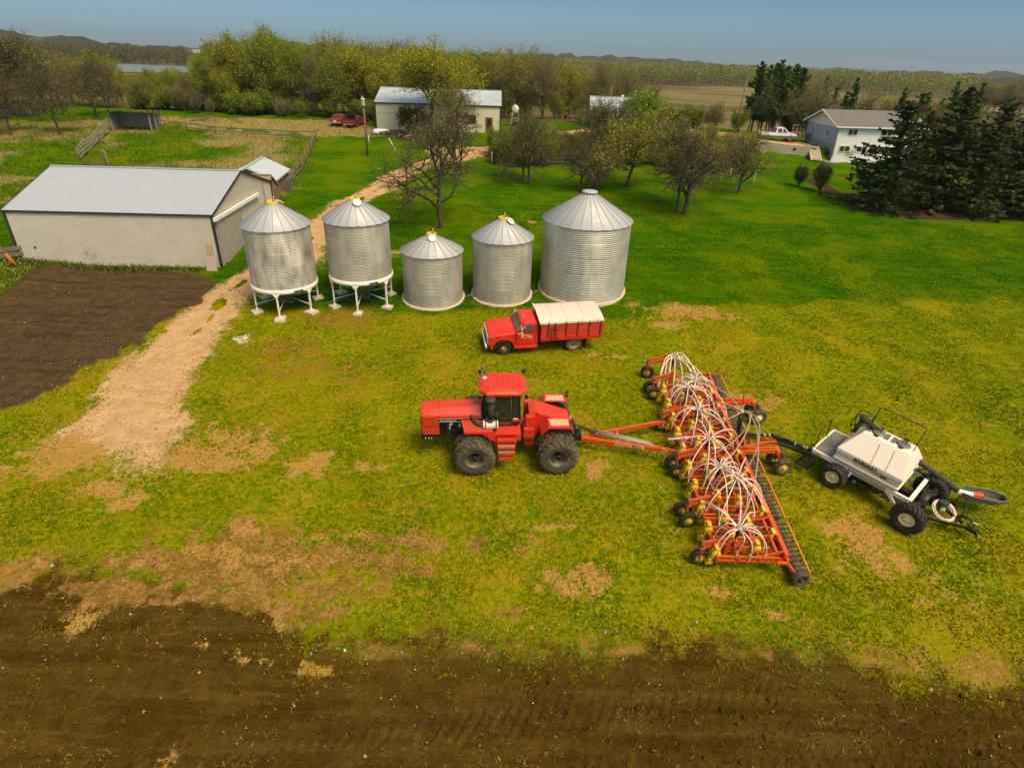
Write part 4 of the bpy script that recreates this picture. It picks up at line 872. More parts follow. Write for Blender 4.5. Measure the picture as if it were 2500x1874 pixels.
def tyre_mesh(r, w, rr, lugs, lug_h, n=56, bar=True):
    mb = MB(); h = w / 2; c = r - lug_h
    prof = [(rr, -h * .72), (rr + (c - rr) * .35, -h * .98), (rr + (c - rr) * .75, -h * 1.0), (c - .02, -h * .86), (c, -h * .6), (c + .004, 0), (c, h * .6), (c - .02, h * .86), (rr + (c - rr) * .75, h), (rr + (c - rr) * .35, h * .98), (rr, h * .72)]
    mb.lathe(prof, n, 'Y')
    for k in range(lugs):
        for s in (-1, 1):
            a0 = 2 * math.pi * (k + (.25 if s > 0 else -.25)) / lugs; da = (.9 if bar else .25) * math.pi / lugs * (1.15 if bar else 1)
            pts = []
            for t in (0, .5, 1):
                a = a0 + da * t * 1.2; y = s * h * (.04 + .92 * t); rad = c - (.035 if t == 1 else 0); pts.append((a, y, rad))
            tw = .45 * math.pi / lugs * .62
            vs = []
            for a, y, rad in pts:
                for aa, rq in ((a - tw, rad - .015), (a - tw * .7, rad + lug_h), (a + tw * .7, rad + lug_h), (a + tw, rad - .015)): vs.append((math.cos(aa) * rq, y, math.sin(aa) * rq))
            fs = [(i * 4 + j, i * 4 + j + 1, (i + 1) * 4 + j + 1, (i + 1) * 4 + j) for i in range(2) for j in range(3)] + [(0, 1, 2, 3), (8, 9, 10, 11)]
            # shoulder skirt running a little down the sidewall
            a, y, rad = pts[2]; o = 12
            for aa in (a - tw * .8, a + tw * .8): vs.append((math.cos(aa) * (rad - .11), y + s * .012, math.sin(aa) * (rad - .11)))
            fs += [(9, 10, o + 1, o)]
            mb.add(vs, fs, False)
    return mb
def rim_mesh(rr, w, dish, hub, out=1, bolts=10):
    "dished disc set in by dish from the outer face; out=+1 faces +y"
    mb = MB(); h = w / 2 * .74; e = h * out; d = e - dish * out
    mb.lathe([(rr + .015, -e), (rr + .015, -e * .9), (rr - .02, -e * .85), (rr - .03, 0), (rr - .02, e * .85), (rr + .02, e * .93), (rr + .02, e), (rr - .015, e), (rr - .04, e * .85), (rr * .93, d + .03 * out), (rr * .80, d), (hub * 1.5, d), (hub * 1.4, d + .05 * out), (hub, d + .06 * out), (hub * .9, d + .12 * out), (0, d + .13 * out)], 32, 'Y')
    for k in range(bolts):
        a = 2 * math.pi * k / bolts; mb.cyl((math.cos(a) * hub * 1.22, d + .03 * out, math.sin(a) * hub * 1.22), (math.cos(a) * hub * 1.22, d + .09 * out, math.sin(a) * hub * 1.22), .018, n=6)
    return mb
_wheels = {}
def wheel(root, key, loc, spec, tm, rm, rz=0.0, spin=0.0, flip=False):
    "part 'wheel' (hub) with sub-parts tyre and rim; equal wheels share their meshes"
    if key not in _wheels:
        r, w, rr, lugs, lh, dish, hub, bar = spec
        hb = MB(); hb.cyl((0, -w * .3, 0), (0, w * .3, 0), hub * .7, n=14); h = hb.build('wheel', MBLACK); t = tyre_mesh(r, w, rr, lugs, lh, 56, bar).build('tyre', tm); q = rim_mesh(rr, w, dish, hub).build('rim', rm)
        _wheels[key] = (h.data, t.data, q.data)
        for o in (h, t, q): bpy.data.objects.remove(o)
    hd, td, qd = _wheels[key]
    h = bpy.data.objects.new('wheel', hd); COL.objects.link(h); h.parent = root; h.location = loc; h.rotation_euler = (0, spin, rz + (math.pi if flip else 0))
    for nm, d in (('tyre', td), ('rim', qd)): o = bpy.data.objects.new(nm, d); COL.objects.link(o); o.parent = h
    return h
def hose(mb, p0, p1, sag, r=.02, n=12, side=(0, 0, 0)):
    a, b = Vector(p0), Vector(p1); s = Vector(side); pts = []
    for i in range(n + 1): t = i / n; pts.append(a.lerp(b, t) + Vector((0, 0, 1)) * (sag * 4 * t * (1 - t)) + s * (4 * t * (1 - t)))
    mb.tube(pts, r, 6)

# ================================================================== tractor (x forward, y to its left, which faces the camera)
def tractor():
    root = empty('tractor', label='big red articulated tractor on dual wheels pulling the orange seeder', cat='tractor')
    set_root(root, slope_matrix(.2, 24.62, R(184.2)))
    WB = 1.95; r = .97
    for x in (WB, -WB):
        for s in (1, -1):
            for y in (1.04, 1.70):
                wheel(root, 'tr' + ('o' if y > 1.5 else 'i'), (x, s * y, r), (r, .60, .47, 20, .075, .50 if y > 1.5 else .2, .17, True), TYRE, mat('shade_dark_rim', (.20, .165, .12), .5, .4, var=.3, scale=6), flip=s < 0, spin=.13 * x + y)  # silver rims darkened: the shade inside the deep dish is put into their colour
    # hood
    xf, xr = 4.42, 1.62; hw = .62
    zt = lambda x: 2.32 + (xf - x) * .085
    mb = MB()
    sec = lambda x, w, ch, zb: [(x, w, zb), (x, w, zt(x) - ch), (x, w - .26 - ch * .25, zt(x)), (x, -w + .26 + ch * .25, zt(x)), (x, -w, zt(x) - ch), (x, -w, zb)]
    S = [sec(4.46, .56, .16, 1.08), sec(4.38, hw, .16, 1.05), sec(3.62, hw, .20, 1.05)]
    S2 = [sec(3.62, hw, .20, 1.83), sec(xr, hw - .02, .36, 1.83)]
    for A in (S, S2):
        vs = [p for s in A for p in s]; fs = [(i * 6 + j, i * 6 + (j + 1) % 6, (i + 1) * 6 + (j + 1) % 6, (i + 1) * 6 + j) for i in range(len(A) - 1) for j in range(6)] + [tuple(range(6)), tuple((len(A) - 1) * 6 + j for j in range(6))]
        mb.add(vs, fs, False)
    hood = mb.build('hood', CASER, root, bevel=.03)
    mb = MB(); mb.box((4.465, 0, 1.62), (.03, .96, .98)); 
    for i in range(6): mb.box((4.485, 0, 1.25 + i * .15), (.02, .94, .05))
    mb.build('grille', MBLACK, hood)
    mb = MB(); mb.box((4.0, hw + .003, 1.56), (.62, .012, .012)); mb.box((4.0, -hw - .003, 1.56), (.62, .012, .012)); mb.build('hood_seam', MBLACK, hood)
    for s in (1, -1):
        mb = MB(); mb.add([(3.66, s * (hw + .006), 1.83), (1.5, s * (hw + .006), 1.86), (1.5, s * (hw + .006), 2.04), (3.66, s * (hw + .006), 2.00)], [(0, 1, 2, 3) if s < 0 else (3, 2, 1, 0)], False); 
        mb.mat_i(1); mb.bar((3.67, s * (hw + .008), 2.005), (1.5, s * (hw + .008), 2.045), .006, .008); mb.bar((3.67, s * (hw + .008), 1.825), (1.5, s * (hw + .008), 1.853), .006, .008)
        dc = mb.build('decal_stripe', [MBLACK, WHITE], root, recalc=False)
        if s > 0:
            text('lettering', 'CASE  INTERNATIONAL', .085, WHITE, dc, frame((3.58, hw + .014, 1.87), (-1, 0, .012), (0, 0, 1)), .003, bold=.001, sx=.86)
            text('lettering', '9270', .085, WHITE, dc, frame((2.02, hw + .014, 1.905), (-1, 0, .012), (0, 0, 1)), .003, bold=.004)
    # engine and chassis
    mb = MB(); mb.box((2.35, 0, 1.42), (1.9, .72, .78)); mb.box((2.5, .40, 1.62), (1.1, .12, .22)); mb.cyl((2.9, .42, 1.35), (2.9, .42, 1.75), .07, n=8); mb.cyl((2.2, .44, 1.3), (2.2, .44, 1.62), .09, n=10); mb.box((1.75, .42, 1.35), (.3, .2, .3))
    mb.tube([(3.2, .44, 1.75), (2.8, .48, 1.70), (2.2, .46, 1.76), (1.6, .5, 1.66)], .03, 6); mb.box((3.2, .36, 1.25), (.12, .3, .8)); mb.build('engine', mat('engine_black', (.022, .02, .017), .6, var=.4, scale=6), root)
    mb = MB(); mb.box((3.05, .50, 1.66), (.14, .06, .18)); mb.box((2.65, .50, 1.52), (.10, .05, .22)); mb.box((3.12, .5, 1.45), (.05, .04, .3)); mb.build('filter', mat('pale_filter', (.6, .55, .5), .5), root)
    mb = MB(); mb.box((2.3, 0, .96), (3.2, .66, .36)); mb.box((4.0, 0, .97), (1.0, 1.16, .2)); mb.box((4.15, .57, .86), (.62, .08, .2)); mb.box((2.95, .5, .72), (.36, .26, .1)); mb.bar((2.6, .5, 1.5), (1.6, .5, .9), .12, .2); mb.box((WB, 0, r - .4), (.5, 1.6, .42)); mb.box((-WB, 0, r - .4), (.5, 1.6, .42)); mb.box((-2.2, 0, .75), (1.6, .7, .6)); mb.build('chassis', MBLACK, root)
    mb = MB()
    for x in (4.0, 4.12, 4.28): mb.cyl((x, .63, .88), (x, .66, .88), .03, n=8)
    mb.build('headlamp', WHITE, root)
    # platform, step over the front duals and ladder
    mb = MB(); mb.box((1.85, 1.02, 1.72), (1.0, .72, .05)); mb.prism([(2.5, 1.98), (1.15, 1.98), (.95, 1.60), (2.32, 1.62)], .70, .78, 'XZ')
    mb.add([(2.58, .68, 1.98), (1.1, .68, 1.98), (1.1, 1.36, 1.80), (2.42, 1.36, 1.80)], [(0, 1, 2, 3)], False)
    mb.add([(2.42, 1.36, 1.80), (1.1, 1.36, 1.80), (1.1, 1.36, 1.66), (2.42, 1.36, 1.66)], [(0, 1, 2, 3)], False)
    mb.bar((1.55, 1.36, 1.74), (1.0, 1.36, 1.30), .08, .14); mb.bar((1.0, 1.36, 1.34), (.90, 1.36, .70), .08, .10)
    mb.box((.55, .95, 1.45), (1.5, .86, .34)); mb.box((.5, 1.30, 1.40), (1.0, .16, .56)); mb.build('platform', CASER, root)
    mb = MB()
    for i in range(4): mb.box((1.95 - .0 * i, .80 + .16 * i, 1.965 - .043 * i), (.7, .035, .03), (-.26, 0, 0))
    mb.build('tread_strip', mat('tread_dirt', (.28, .10, .05), .9), root)
    lad = MB(); lad.bar((.90, 1.40, 1.46), (.80, 1.62, .42), .06, .12); lad.bar((.04, 1.40, 1.46), (.18, 1.62, .42), .06, .12); ladder = lad.build('ladder', CASER, root)
    for i, (z, y, d) in enumerate(((1.42, 1.40, .3), (1.13, 1.50, .30), (.82, 1.56, .28), (.46, 1.62, .16))):
        q = MB(); q.box((.48, y, z), (.86 - .06 * i, d, .04)); q.box((.48, y + d / 2, z - .05), (.86 - .06 * i, .03, .12)); q.build('step', CASER if i in (0, 3) else mat('dusty_red_step', (.46, .12, .06), .8, var=.2), ladder)
    mb = MB(); mb.box((.12, 1.50, 1.30), (.2, .03, .05)); mb.build('reflector', mat('amber_strip', (.55, .42, .2), .5), ladder)
    # cab
    x0, x1, cw = -.22, 1.52, .72; zb, ze = 1.62, 3.42
    mb = MB()
    P = lambda x, y, z: (x, y, z)
    mb.prism([(x0 + .12, zb), (x1, zb), (x1 + .05, 2.0), (x1 + .05, 2.15), (x0 + .02, 2.15), (x0 + .02, 1.85)], -cw, cw, 'XZ')
    for s in (1, -1):
        for (xa, xb) in ((x0 + .05, x0 + .12), (.20, .24), (1.10, 1.12), (x1 - .02, x1 - .08)): mb.bar((xa, s * cw, 2.0), (xb, s * (cw - .03), ze), .09, .10)
        mb.bar((x0, s * (cw - .03), ze - .03), (x1, s * (cw - .03), ze - .03), .08, .1)
    mb.bar((x0 + .1, -cw, ze - .03), (x0 + .1, cw, ze - .03), .08, .1); mb.bar((x1 - .08, -cw, ze - .03), (x1 - .08, cw, ze - .03), .08, .1)
    mb.box((.68, 0, 2.6), (.1, .1, .9)); mb.box((.5, 0, 2.45), (.5, .5, .12)); mb.box((.22, 0, 2.8), (.12, .5, .7))
    cab = mb.build('cab', MBLACK, root, bevel=.015)
    for s in (1, -1):
        for (xa, xb) in ((x0 + .12, .18), (1.14, x1 - .08)): mb = MB(); mb.add([(xa, s * (cw - .01), 2.14), (xb, s * (cw - .01), 2.14), (xb - .02, s * (cw - .035), ze - .08), (xa + .03, s * (cw - .035), ze - .08)], [(0, 1, 2, 3)], False); mb.build('window', CGLASS, cab)
    for x, dx in ((x0 + .07, .06), (x1 - .03, -.05)): mb = MB(); mb.add([(x, -cw + .06, 2.14), (x, cw - .06, 2.14), (x + dx, cw - .08, ze - .08), (x + dx, -cw + .08, ze - .08)], [(0, 1, 2, 3)], False); mb.build('window', CGLASS, cab)
    for s in (1, -1):
        mb = MB(); mb.add([(.25, s * (cw + .02), 1.72), (1.08, s * (cw + .02), 1.72), (1.06, s * (cw - .01), ze - .1), (.26, s * (cw - .01), ze - .1)], [(0, 1, 2, 3)], False); 
        mb.build('door_glass', CGLASS, cab)
        mb = MB(); pts = [(.25, 1.80), (1.06, 1.80), (1.10, 1.95), (1.05, ze - .1), (.27, ze - .1), (.22, 1.95)]
        for a, b in zip(pts, pts[1:] + pts[:1]): mb.tube([(a[0], s * (cw + .035 - .03 * (a[1] > 3)), a[1]), (b[0], s * (cw + .035 - .03 * (b[1] > 3)), b[1])], .022, 6)
        mb.build('door_frame', mat('door_seal', (.11, .095, .05), .6), cab)
        mb = MB(); mb.box((.0, s * (cw + .005), 2.06), (.40, .02, .05)); mb.box((1.28, s * (cw + .005), 2.06), (.3, .02, .05)); mb.mat_i(1); mb.box((.0, s * (cw + .007), 1.97), (.40, .02, .12)); mb.box((1.28, s * (cw + .007), 1.97), (.3, .02, .12)); mb.build('cab_stripe', [WHITE, CASER], cab)
        mb = MB(); mb.tube([(1.12, s * (cw + .06), 2.3), (1.12, s * (cw + .1), 2.7), (1.12, s * (cw + .06), 2.95)], .016, 6); mb.build('grab_rail', MBLACK, cab)
    # roof
    rx0, rx1, rw = -.46, 1.74, .86
    def octo(z, inset, c=.34): a, b, w = rx0 + inset, rx1 - inset, rw - inset; return [(a + c, -w, z), (b - c, -w, z), (b, -w + c, z), (b, w - c, z), (b - c, w, z), (a + c, w, z), (a, w - c, z), (a, -w + c, z)]
    L = [octo(ze, .12), octo(ze + .03, 0), octo(ze + .15, .0), octo(ze + .21, .07), octo(ze + .28, .24, .28)]
    mb = MB(); vs = [p for l in L for p in l]; fs = [(i * 8 + j, i * 8 + (j + 1) % 8, (i + 1) * 8 + (j + 1) % 8, (i + 1) * 8 + j) for i in range(4) for j in range(8)] + [tuple(range(8)), tuple(32 + j for j in range(8))]
    mb.add(vs, fs, False)
    for i in range(7): mb.box((-.14 + i * .235, 0, ze + .285), (.12, 1.05, .025))
    rf = mb.build('cab_roof', CASER, root, bevel=.012)
    mb = MB(); mb.lathe([(.11, 0), (.10, .06), (.05, .09), (0, .1)], 16, c=(1.46, -.30, ze + .24)); mb.build('beacon', WHITE, rf)
    for x, y in ((1.68, .86), (-.4, .86), (1.68, -.88), (-.4, -.88)):
        q = MB(); q.box((x, y, ze + (.0 if y > 0 else .22)), (.14, .13, .15)); q.mat_i(1); q.box((x + (.075 if x > .6 else -.075), y, ze + (.0 if y > 0 else .22)), (.012, .11, .12)); q.build('work_lamp', [MBLACK, mat('lamp_glass', (.6, .6, .58), .2)], rf, bevel=.01)
    # intake stack, cleaner can and elbow (left), exhaust (right)
    mb = MB(); mb.tube([(1.22, 1.02, 2.15), (1.22, 1.0, 3.30)], .105, 14); mb.lathe([(.06, -.02), (.24, -.02), (.25, .04), (.2, .09), (.06, .12), (0, .12)], 22, c=(1.22, 1.0, 3.36)); mb.lathe([(.14, 0), (.19, .06), (.12, .14)], 18, c=(1.22, 1.02, 2.18)); mb.build('intake_stack', DUSTB, root)
    mb = MB(); mb.lathe([(0, -.36), (.19, -.36), (.21, -.3), (.2, -.28), (.2, .2), (.22, .24), (.22, .34), (0, .36)], 22, 'X', (1.22, 1.05, 1.98)); mb.lathe([(.10, 0), (.15, .03), (.15, .12), (.12, .16)], 16, c=(1.22, 1.03, 2.12)); cl = mb.build('air_cleaner', mat('cleaner_grey', (.62, .54, .45), .5, var=.08), root)
    mb = MB()
    for x in (.95, 1.45): mb.lathe([(.205, -.03), (.222, -.02), (.222, .02), (.205, .03)], 22, 'X', (x, 1.05, 1.98))
    mb.box((1.22, 1.05, 1.80), (.6, .3, .08)); mb.build('clamp', MBLACK, cl)
    mb = MB(); mb.tube([(1.57, 1.05, 1.98), (1.8, 1.02, 1.98), (1.96, .85, 2.05), (2.08, .62, 2.12), (2.15, .45, 2.14)], .085, 10); mb.build('intake_elbow', DUSTB, root)
    mb = MB(); mb.tube([(1.4, -.80, 1.9), (1.4, -.82, 3.55), (1.43, -.84, 3.75), (1.53, -.85, 3.92)], .075, 12); mb.build('exhaust', mat('exhaust_rust', (.22, .11, .06), .7, .2, var=.2), root)
    # rear module
    mb = MB()
    mb.prism([(-.98, 1.02), (-.98, 2.32), (-1.28, 2.40), (-1.75, 2.25), (-2.95, 1.80), (-2.95, 1.40), (-1.5, 1.20)], -.52, .52, 'XZ')
    mb.box((-1.02, .60, 1.48), (.42, .28, 1.66)); mb.box((-1.02, -.60, 1.48), (.42, .28, 1.66)); mb.prism([(-.85, .62), (-1.2, .62), (-1.2, 1.0), (-.85, 1.0)], .48, .74, 'XZ')
    tank = mb.build('fuel_tank', CASER, root, bevel=.02)
    mb = MB(); mb.add([(-.97, -.5, 1.3), (-.97, .5, 1.3), (-.97, .5, 2.2), (-.97, -.5, 2.2)], [(0, 1, 2, 3)], False); mb.build('guard_screen', mat('olive_screen', (.16, .11, .05), .8), tank)
    mb = MB(); mb.cyl((-1.35, .5, 2.33), (-1.35, .5, 2.46), .05, n=10); mb.tube([(-1.12, .745, 1.75), (-1.12, .78, 1.78), (-1.12, .78, 1.98), (-1.12, .745, 2.0)], .014, 6); mb.build('filler_cap', CASER, tank)
    for s in (1, -1):
        mb = MB(); a = [(-1.50, 1.60), (-1.84, 2.02), (-2.9, 2.0), (-3.05, 1.62)]
        for (xa, za), (xb, zb2) in zip(a, a[1:]):
            mb.add([(xa, s * .64, za), (xb, s * .64, zb2), (xb, s * 1.32, zb2 - .03), (xa, s * 1.32, za - .03)], [(0, 1, 2, 3)], False); mb.add([(xa, s * 1.32, za - .03), (xb, s * 1.32, zb2 - .03), (xb, s * 1.32, zb2 - .12), (xa, s * 1.32, za - .12)], [(0, 1, 2, 3)], False)
        fd = mb.build('rear_fender', CASER, root)
        mb = MB(); mb.add([(-1.9, s * .74, 2.026), (-2.8, s * .74, 2.012), (-2.8, s * 1.2, 1.99), (-1.95, s * 1.2, 2.0)], [(0, 1, 2, 3)], False); mb.build('dust_patch', mat('fender_dust', (.56, .36, .20), .9, var=.2), fd)
        for x, y in ((-2.95, 1.02), (-2.98, 1.22)):
            q = MB(); q.cyl((x, s * y, 2.0), (x, s * y, 2.10), .025, n=6); q.lathe([(.02, -.07), (.09, -.06), (.10, .06), (.05, .08)], 12, 'X', (x - .02, s * y, 2.15)); q.build('tail_lamp', DUSTB, fd)
    for o in (tank,): pass
    mb = MB(); mb.box((-.45, 0, 1.02), (1.4, .5, .6)); mb.cyl((-.3, 0, .7), (-.3, 0, 1.5), .18, n=12); mb.tube([(.5, .45, .95), (-1.0, .55, .92)], .05, 8); mb.box((-.62, .62, 1.25), (.5, .5, .5)); mb.build('articulation_joint', CASER, root)
    mb = MB(); mb.box((-3.05, 0, .72), (.5, .6, .3)); mb.bar((-2.6, 0, .5), (-3.75, 0, .48), .16, .1); mb.build('drawbar', MBLACK, root)
    mb = MB()
    for i in range(4): mb.cyl((-3.0, .25 - i * .13, 1.45), (-3.12, .25 - i * .13, 1.45), .035, n=8)
    mb.box((-3.02, .3, 1.5), (.12, .14, .4)); mb.build('hydraulic_coupler', RIMS, root)
    for o in root.children:      # everything above the axles rides high on the tall duals; the rear half sits just behind the joint
        k = o.name.split('.')[0]
        if k == 'wheel': continue
        o.location.z += {'drawbar': .12, 'fuel_tank': .22}.get(k, .40)
        if k in ('fuel_tank', 'rear_fender', 'hydraulic_coupler'): o.location.x += .36
    return root
TRACTOR = tractor()

# ================================================================== grain truck
def truck():
    root = empty('grain_truck', label='red grain truck with a white tarp roof parked in front of the biggest bin', cat='truck')
    th = R(189.9); cy = Vector((-math.sin(th), math.cos(th)))
    fw = plane_hit(1150 + 495 / 6.32, 730 + 868 / 6.32, 0); rw = plane_hit(1150 + 1572 / 6.32, 730 + 798 / 6.32, 0); th = math.atan2(fw.y - rw.y, fw.x - rw.x)
    WB = (fw - rw).length; mid = (fw + rw) / 2; ly = Vector((-math.sin(th), math.cos(th), 0)); o = mid - ly * 1.05
    set_root(root, slope_matrix(o.x, o.y, th)); F, Rr = WB / 2, -WB / 2; r = .48
    spec = (r, .24, .25, 30, .012, .12, .085, False)
    for s in (1, -1):
        wheel(root, 'tk_f', (F, s * .92, r), (r, .24, .27, 30, .012, -.02, .10, False), TYREB, mat('brown_rim', (.30, .17, .06), .6, .1, var=.3), flip=s < 0, rz=R(-8))
        wheel(root, 'tk_r', (Rr, s * .98, r), (r, .24, .26, 30, .02, .15, .09, False), mat('dusty_tyre', (.14, .11, .075), .9, var=.2), mat('tan_rim', (.42, .28, .15), .6, var=.2), flip=s < 0)
        wheel(root, 'tk_ri', (Rr, s * .72, r), (r, .22, .26, 30, .02, .1, .09, False), TYREB, RIMS, flip=s < 0)
    # nose: rounded fenders and hood
    mb = MB()
    def sect(x, w, zb, zt, rd): return [(x, w, zb), (x, w, zt - rd), (x, w - rd * .35, zt - rd * .3), (x, w - rd * 1.6, zt), (x, -w + rd * 1.6, zt), (x, -w + rd * .35, zt - rd * .3), (x, -w, zt - rd), (x, -w, zb)]
    fx = F + .92; cx0 = F - .72
    S = [sect(fx, .98, .72, 1.50, .14), sect(fx - .06, 1.02, .70, 1.58, .14), sect(F + .52, 1.04, .74, 1.68, .15), sect(F + .0, 1.04, 1.06, 1.76, .16), sect(F - .55, 1.04, .92, 1.82, .16), sect(cx0, 1.04, .62, 1.84, .16)]
    vs = [p for s in S for p in s]; fs = [(i * 8 + j, i * 8 + j + 1, (i + 1) * 8 + j + 1, (i + 1) * 8 + j) for i in range(5) for j in range(7)] + [tuple(range(8)), tuple(40 + j for j in range(8))]
    mb.add(vs, fs, False); nose = mb.build('hood', TRUCKR, root, bevel=.025)
    for s in (1, -1):      # wheel arch lips
        mb = MB(); pts = []
        for i in range(11): a = math.pi * (i / 10) * 1.04 - .03; pts.append(Vector((F + math.cos(a) * .66, s * 1.05, .50 + math.sin(a) * .62)))
        pts2 = [Vector((p.x + (p.x - F) * .22, s * 1.045, p.z + (p.z - .5) * .12 + .04)) for p in pts]
        vs = [tuple(p) for p in pts] + [tuple(p) for p in pts2] + [tuple(p - Vector((0, s * .3, 0))) for p in pts]; n = 11
        mb.add([(v[0], v[1] + (s * .05 if i < n else 0), v[2]) for i, v in enumerate(vs)], [(i, i + 1, n + i + 1, n + i) for i in range(n - 1)] + [(i, i + 1, 2 * n + i + 1, 2 * n + i) for i in range(n - 1)], True)
        mb.build('front_fender', TRUCKR, root)
        mb = MB(); mb.box((F, s * 1.0, .72), (1.05, .1, .56)); mb.build('wheel_well', MBLACK, root)
    mb = MB(); mb.box((fx + .01, 0, 1.16), (.06, 1.86, .62)); g = mb.build('grille', mat('cream_grille', (.74, .67, .56), .4, .1), root, bevel=.02)
    mb = MB(); 
    for i in range(3): mb.box((fx + .045, 0, 1.02 + i * .13), (.02, 1.15, .045))
    mb.build('grille_slot', MBLACK, g)
    for s in (1, -1): mb = MB(); mb.cyl((fx + .03, s * .74, 1.18), (fx + .06, s * .74, 1.18), .12, n=16); mb.build('headlight', mat('lens', (.7, .7, .66), .15), g)
    mb = MB(); mb.box((fx + .14, 0, .70), (.1, 2.1, .24)); mb.bar((fx + .1, .6, .7), (fx - .3, .6, .7), .06, .1); mb.build('bumper', WHITE, root, bevel=.025)
    mb = MB(); mb.cyl((fx - .32, 1.03, 1.32), (fx - .32, 1.07, 1.32), .045, n=10); mb.build('side_marker', mat('amber', (.5, .2, .03), .4), root)
    # cab shell
    c0, c1 = cx0 - .02, cx0 - 1.42
    mb = MB(); prof = [(c0, .62), (c0, 1.86), (c0 - .42, 2.36), (c0 - .58, 2.44), (c1 + .1, 2.46), (c1, 2.40), (c1 - .02, 1.8), (c1 - .02, .62)]
    def inset(z): return 1.04 if z < 1.87 else 1.04 - (z - 1.86) * .26
    n = len(prof); vs = [(x, inset(z), z) for x, z in prof] + [(x, -inset(z), z) for x, z in prof]
    mb.add(vs, [tuple(range(n)), tuple(range(2 * n - 1, n - 1, -1))] + [(i, n + i, n + (i + 1) % n, (i + 1) % n) for i in range(n)], False); cabo = mb.build('cab', TRUCKR, root, bevel=.035)
    e = .012
    mb = MB(); a = Vector((c0 - .03, 0, 1.91)); b = Vector((c0 - .40, 0, 2.33)); nrm = Vector((.72, 0, .60)) * e * 1.6
    mb.add([a + nrm + Vector((0, .90, 0)), a + nrm + Vector((0, -.90, 0)), b + nrm + Vector((0, -.80, 0)), b + nrm + Vector((0, .80, 0))], [(0, 1, 2, 3)], False); mb.build('windshield', mat('truck_glass', (.06, .055, .045), .12, spec=.7), cabo)
    for s in (1, -1):
        mb = MB(); f = lambda x, z: (x, s * (inset(z) + .012), z)
        mb.add([f(c0 - .16, 1.88), f(c0 - .46, 2.28), f(c0 - .50, 1.88)], [(0, 1, 2)], False); mb.add([f(c0 - .54, 1.88), f(c0 - .52, 2.30), f(c1 + .30, 2.30), f(c1 + .22, 2.22), f(c1 + .20, 1.88)], [(0, 1, 2, 3, 4)], False); mb.build('side_window', MATS['truck_glass'], cabo)
        mb = MB(); mb.bar((c0 - .52, s * 1.045, 1.87), (c0 - .51, s * .94, 2.3), .025, .03); mb.bar((c0 - .16, s * 1.05, 1.865), (c1 + .2, s * 1.05, 1.865), .02, .025); mb.bar((c0 - .06, s * 1.046, 1.84), (c0 - .06, s * 1.046, .8), .008, .014); mb.bar((c1 + .14, s * 1.046, 1.84), (c1 + .14, s * 1.046, .8), .008, .014); mb.bar((c0, s * 1.046, .80), (c1, s * 1.046, .80), .008, .02); mb.build('door_line', mat('dark_red_seam', (.18, .008, .005), .6), cabo)
        mb = MB(); mb.box((c1 + .3, s * 1.06, 1.55), (.14, .03, .03)); mb.build('door_handle', RIMS, cabo)
        # mirror on its tripod
        mb = MB(); p = (c0 - .36, s * 1.36, 1.98); mb.tube([(c0 - .10, s * 1.05, 1.60), p], .014, 6); mb.tube([(c0 - .36, s * .98, 2.30), (c0 - .30, s * 1.38, 2.24), p], .014, 6); mb.tube([(c0 - .62, s * 1.0, 2.26), (c0 - .30, s * 1.38, 2.24)], .014, 6); br = mb.build('mirror_arm', WHITE, root)
        mb = MB(); mb.box((c0 - .34, s * 1.38, 1.82), (.06, .18, .40), (0, 0, .15)); mb.build('mirror', WHITE, br, bevel=.02)
        mb = MB(); mb.prism([(c0 + .02, .62), (c0 + .05, .46), (c1 + .05, .46), (c1 - .02, .62)], s * .86 if s < 0 else .86, s * 1.14 if s < 0 else 1.14, 'XZ'); mb.build('running_board', TRUCKR, root, bevel=.015)
    for i in range(3): mb = MB(); mb.box((c0 - .64, -.16 + i * .16, 2.475), (.09, .06, .035)); mb.build('roof_marker', mat('amber_lamp', (.75, .25, .04), .4), cabo)
    # door lettering: an arrow shaped streak, unreadable name line, then the readable end
    M = lambda x, z: frame((x, 1.052, z), (-1, 0, 0), (0, 0, 1))
    mb = MB(); y = 1.052
    mb.add([(c0 - .06, y, 1.70), (c0 - .36, y, 1.76), (c0 - .30, y, 1.68), (c0 - .36, y, 1.60)], [(0, 1, 2, 3)], False)
    for i in range(6): mb.bar((c0 - .40 - i * .075, y, 1.47 + (i % 2) * .02), (c0 - .47 - i * .075, y, 1.56 - (i % 3) * .015), .006, .03)
    mb.bar((c0 - .36, y, 1.32), (c0 - .44, y, 1.56), .006, .025)
    for i in range(5): mb.bar((c0 - .44 - i * .06, y, 1.265), (c0 - .48 - i * .06, y, 1.265), .006, .03)
    for i in range(3): mb.bar((c0 - .88 - i * .06, y, 1.265), (c0 - .92 - i * .06, y, 1.265), .006, .03)
    sg = mb.build('door_sign', WHITE, cabo, recalc=False)
    text('lettering', '+ SON', .12, WHITE, sg, M(c0 - .72, 1.36), .003, bold=.004, sx=.9)
    # frame, box and tarp
    mb = MB(); 
    for s in (1, -1): mb.bar((fx - .2, s * .42, .82), (Rr - 1.3, s * .42, .82), .08, .2)
    mb.cyl((Rr, -.8, r), (Rr, .8, r), .1, n=8); mb.cyl((F, -.8, r), (F, .8, r), .06, n=8); mb.box((.3, .55, .72), (.7, .35, .3)); mb.build('frame', MBLACK, root)
    b0, b1, bw, zf, zs = c1 - .16, Rr - 1.68, 1.22, 1.06, 2.22
    mb = MB(); mb.box(((b0 + b1) / 2, 0, zf), (b0 - b1, 2 * bw, .14))
    for s in (1, -1):
        mb.box(((b0 + b1) / 2, s * (bw - .02), (zf + zs) / 2), (b0 - b1, .04, zs - zf))
        mb.box(((b0 + b1) / 2, s * (bw + .02), zf + .02), (b0 - b1, .07, .20))
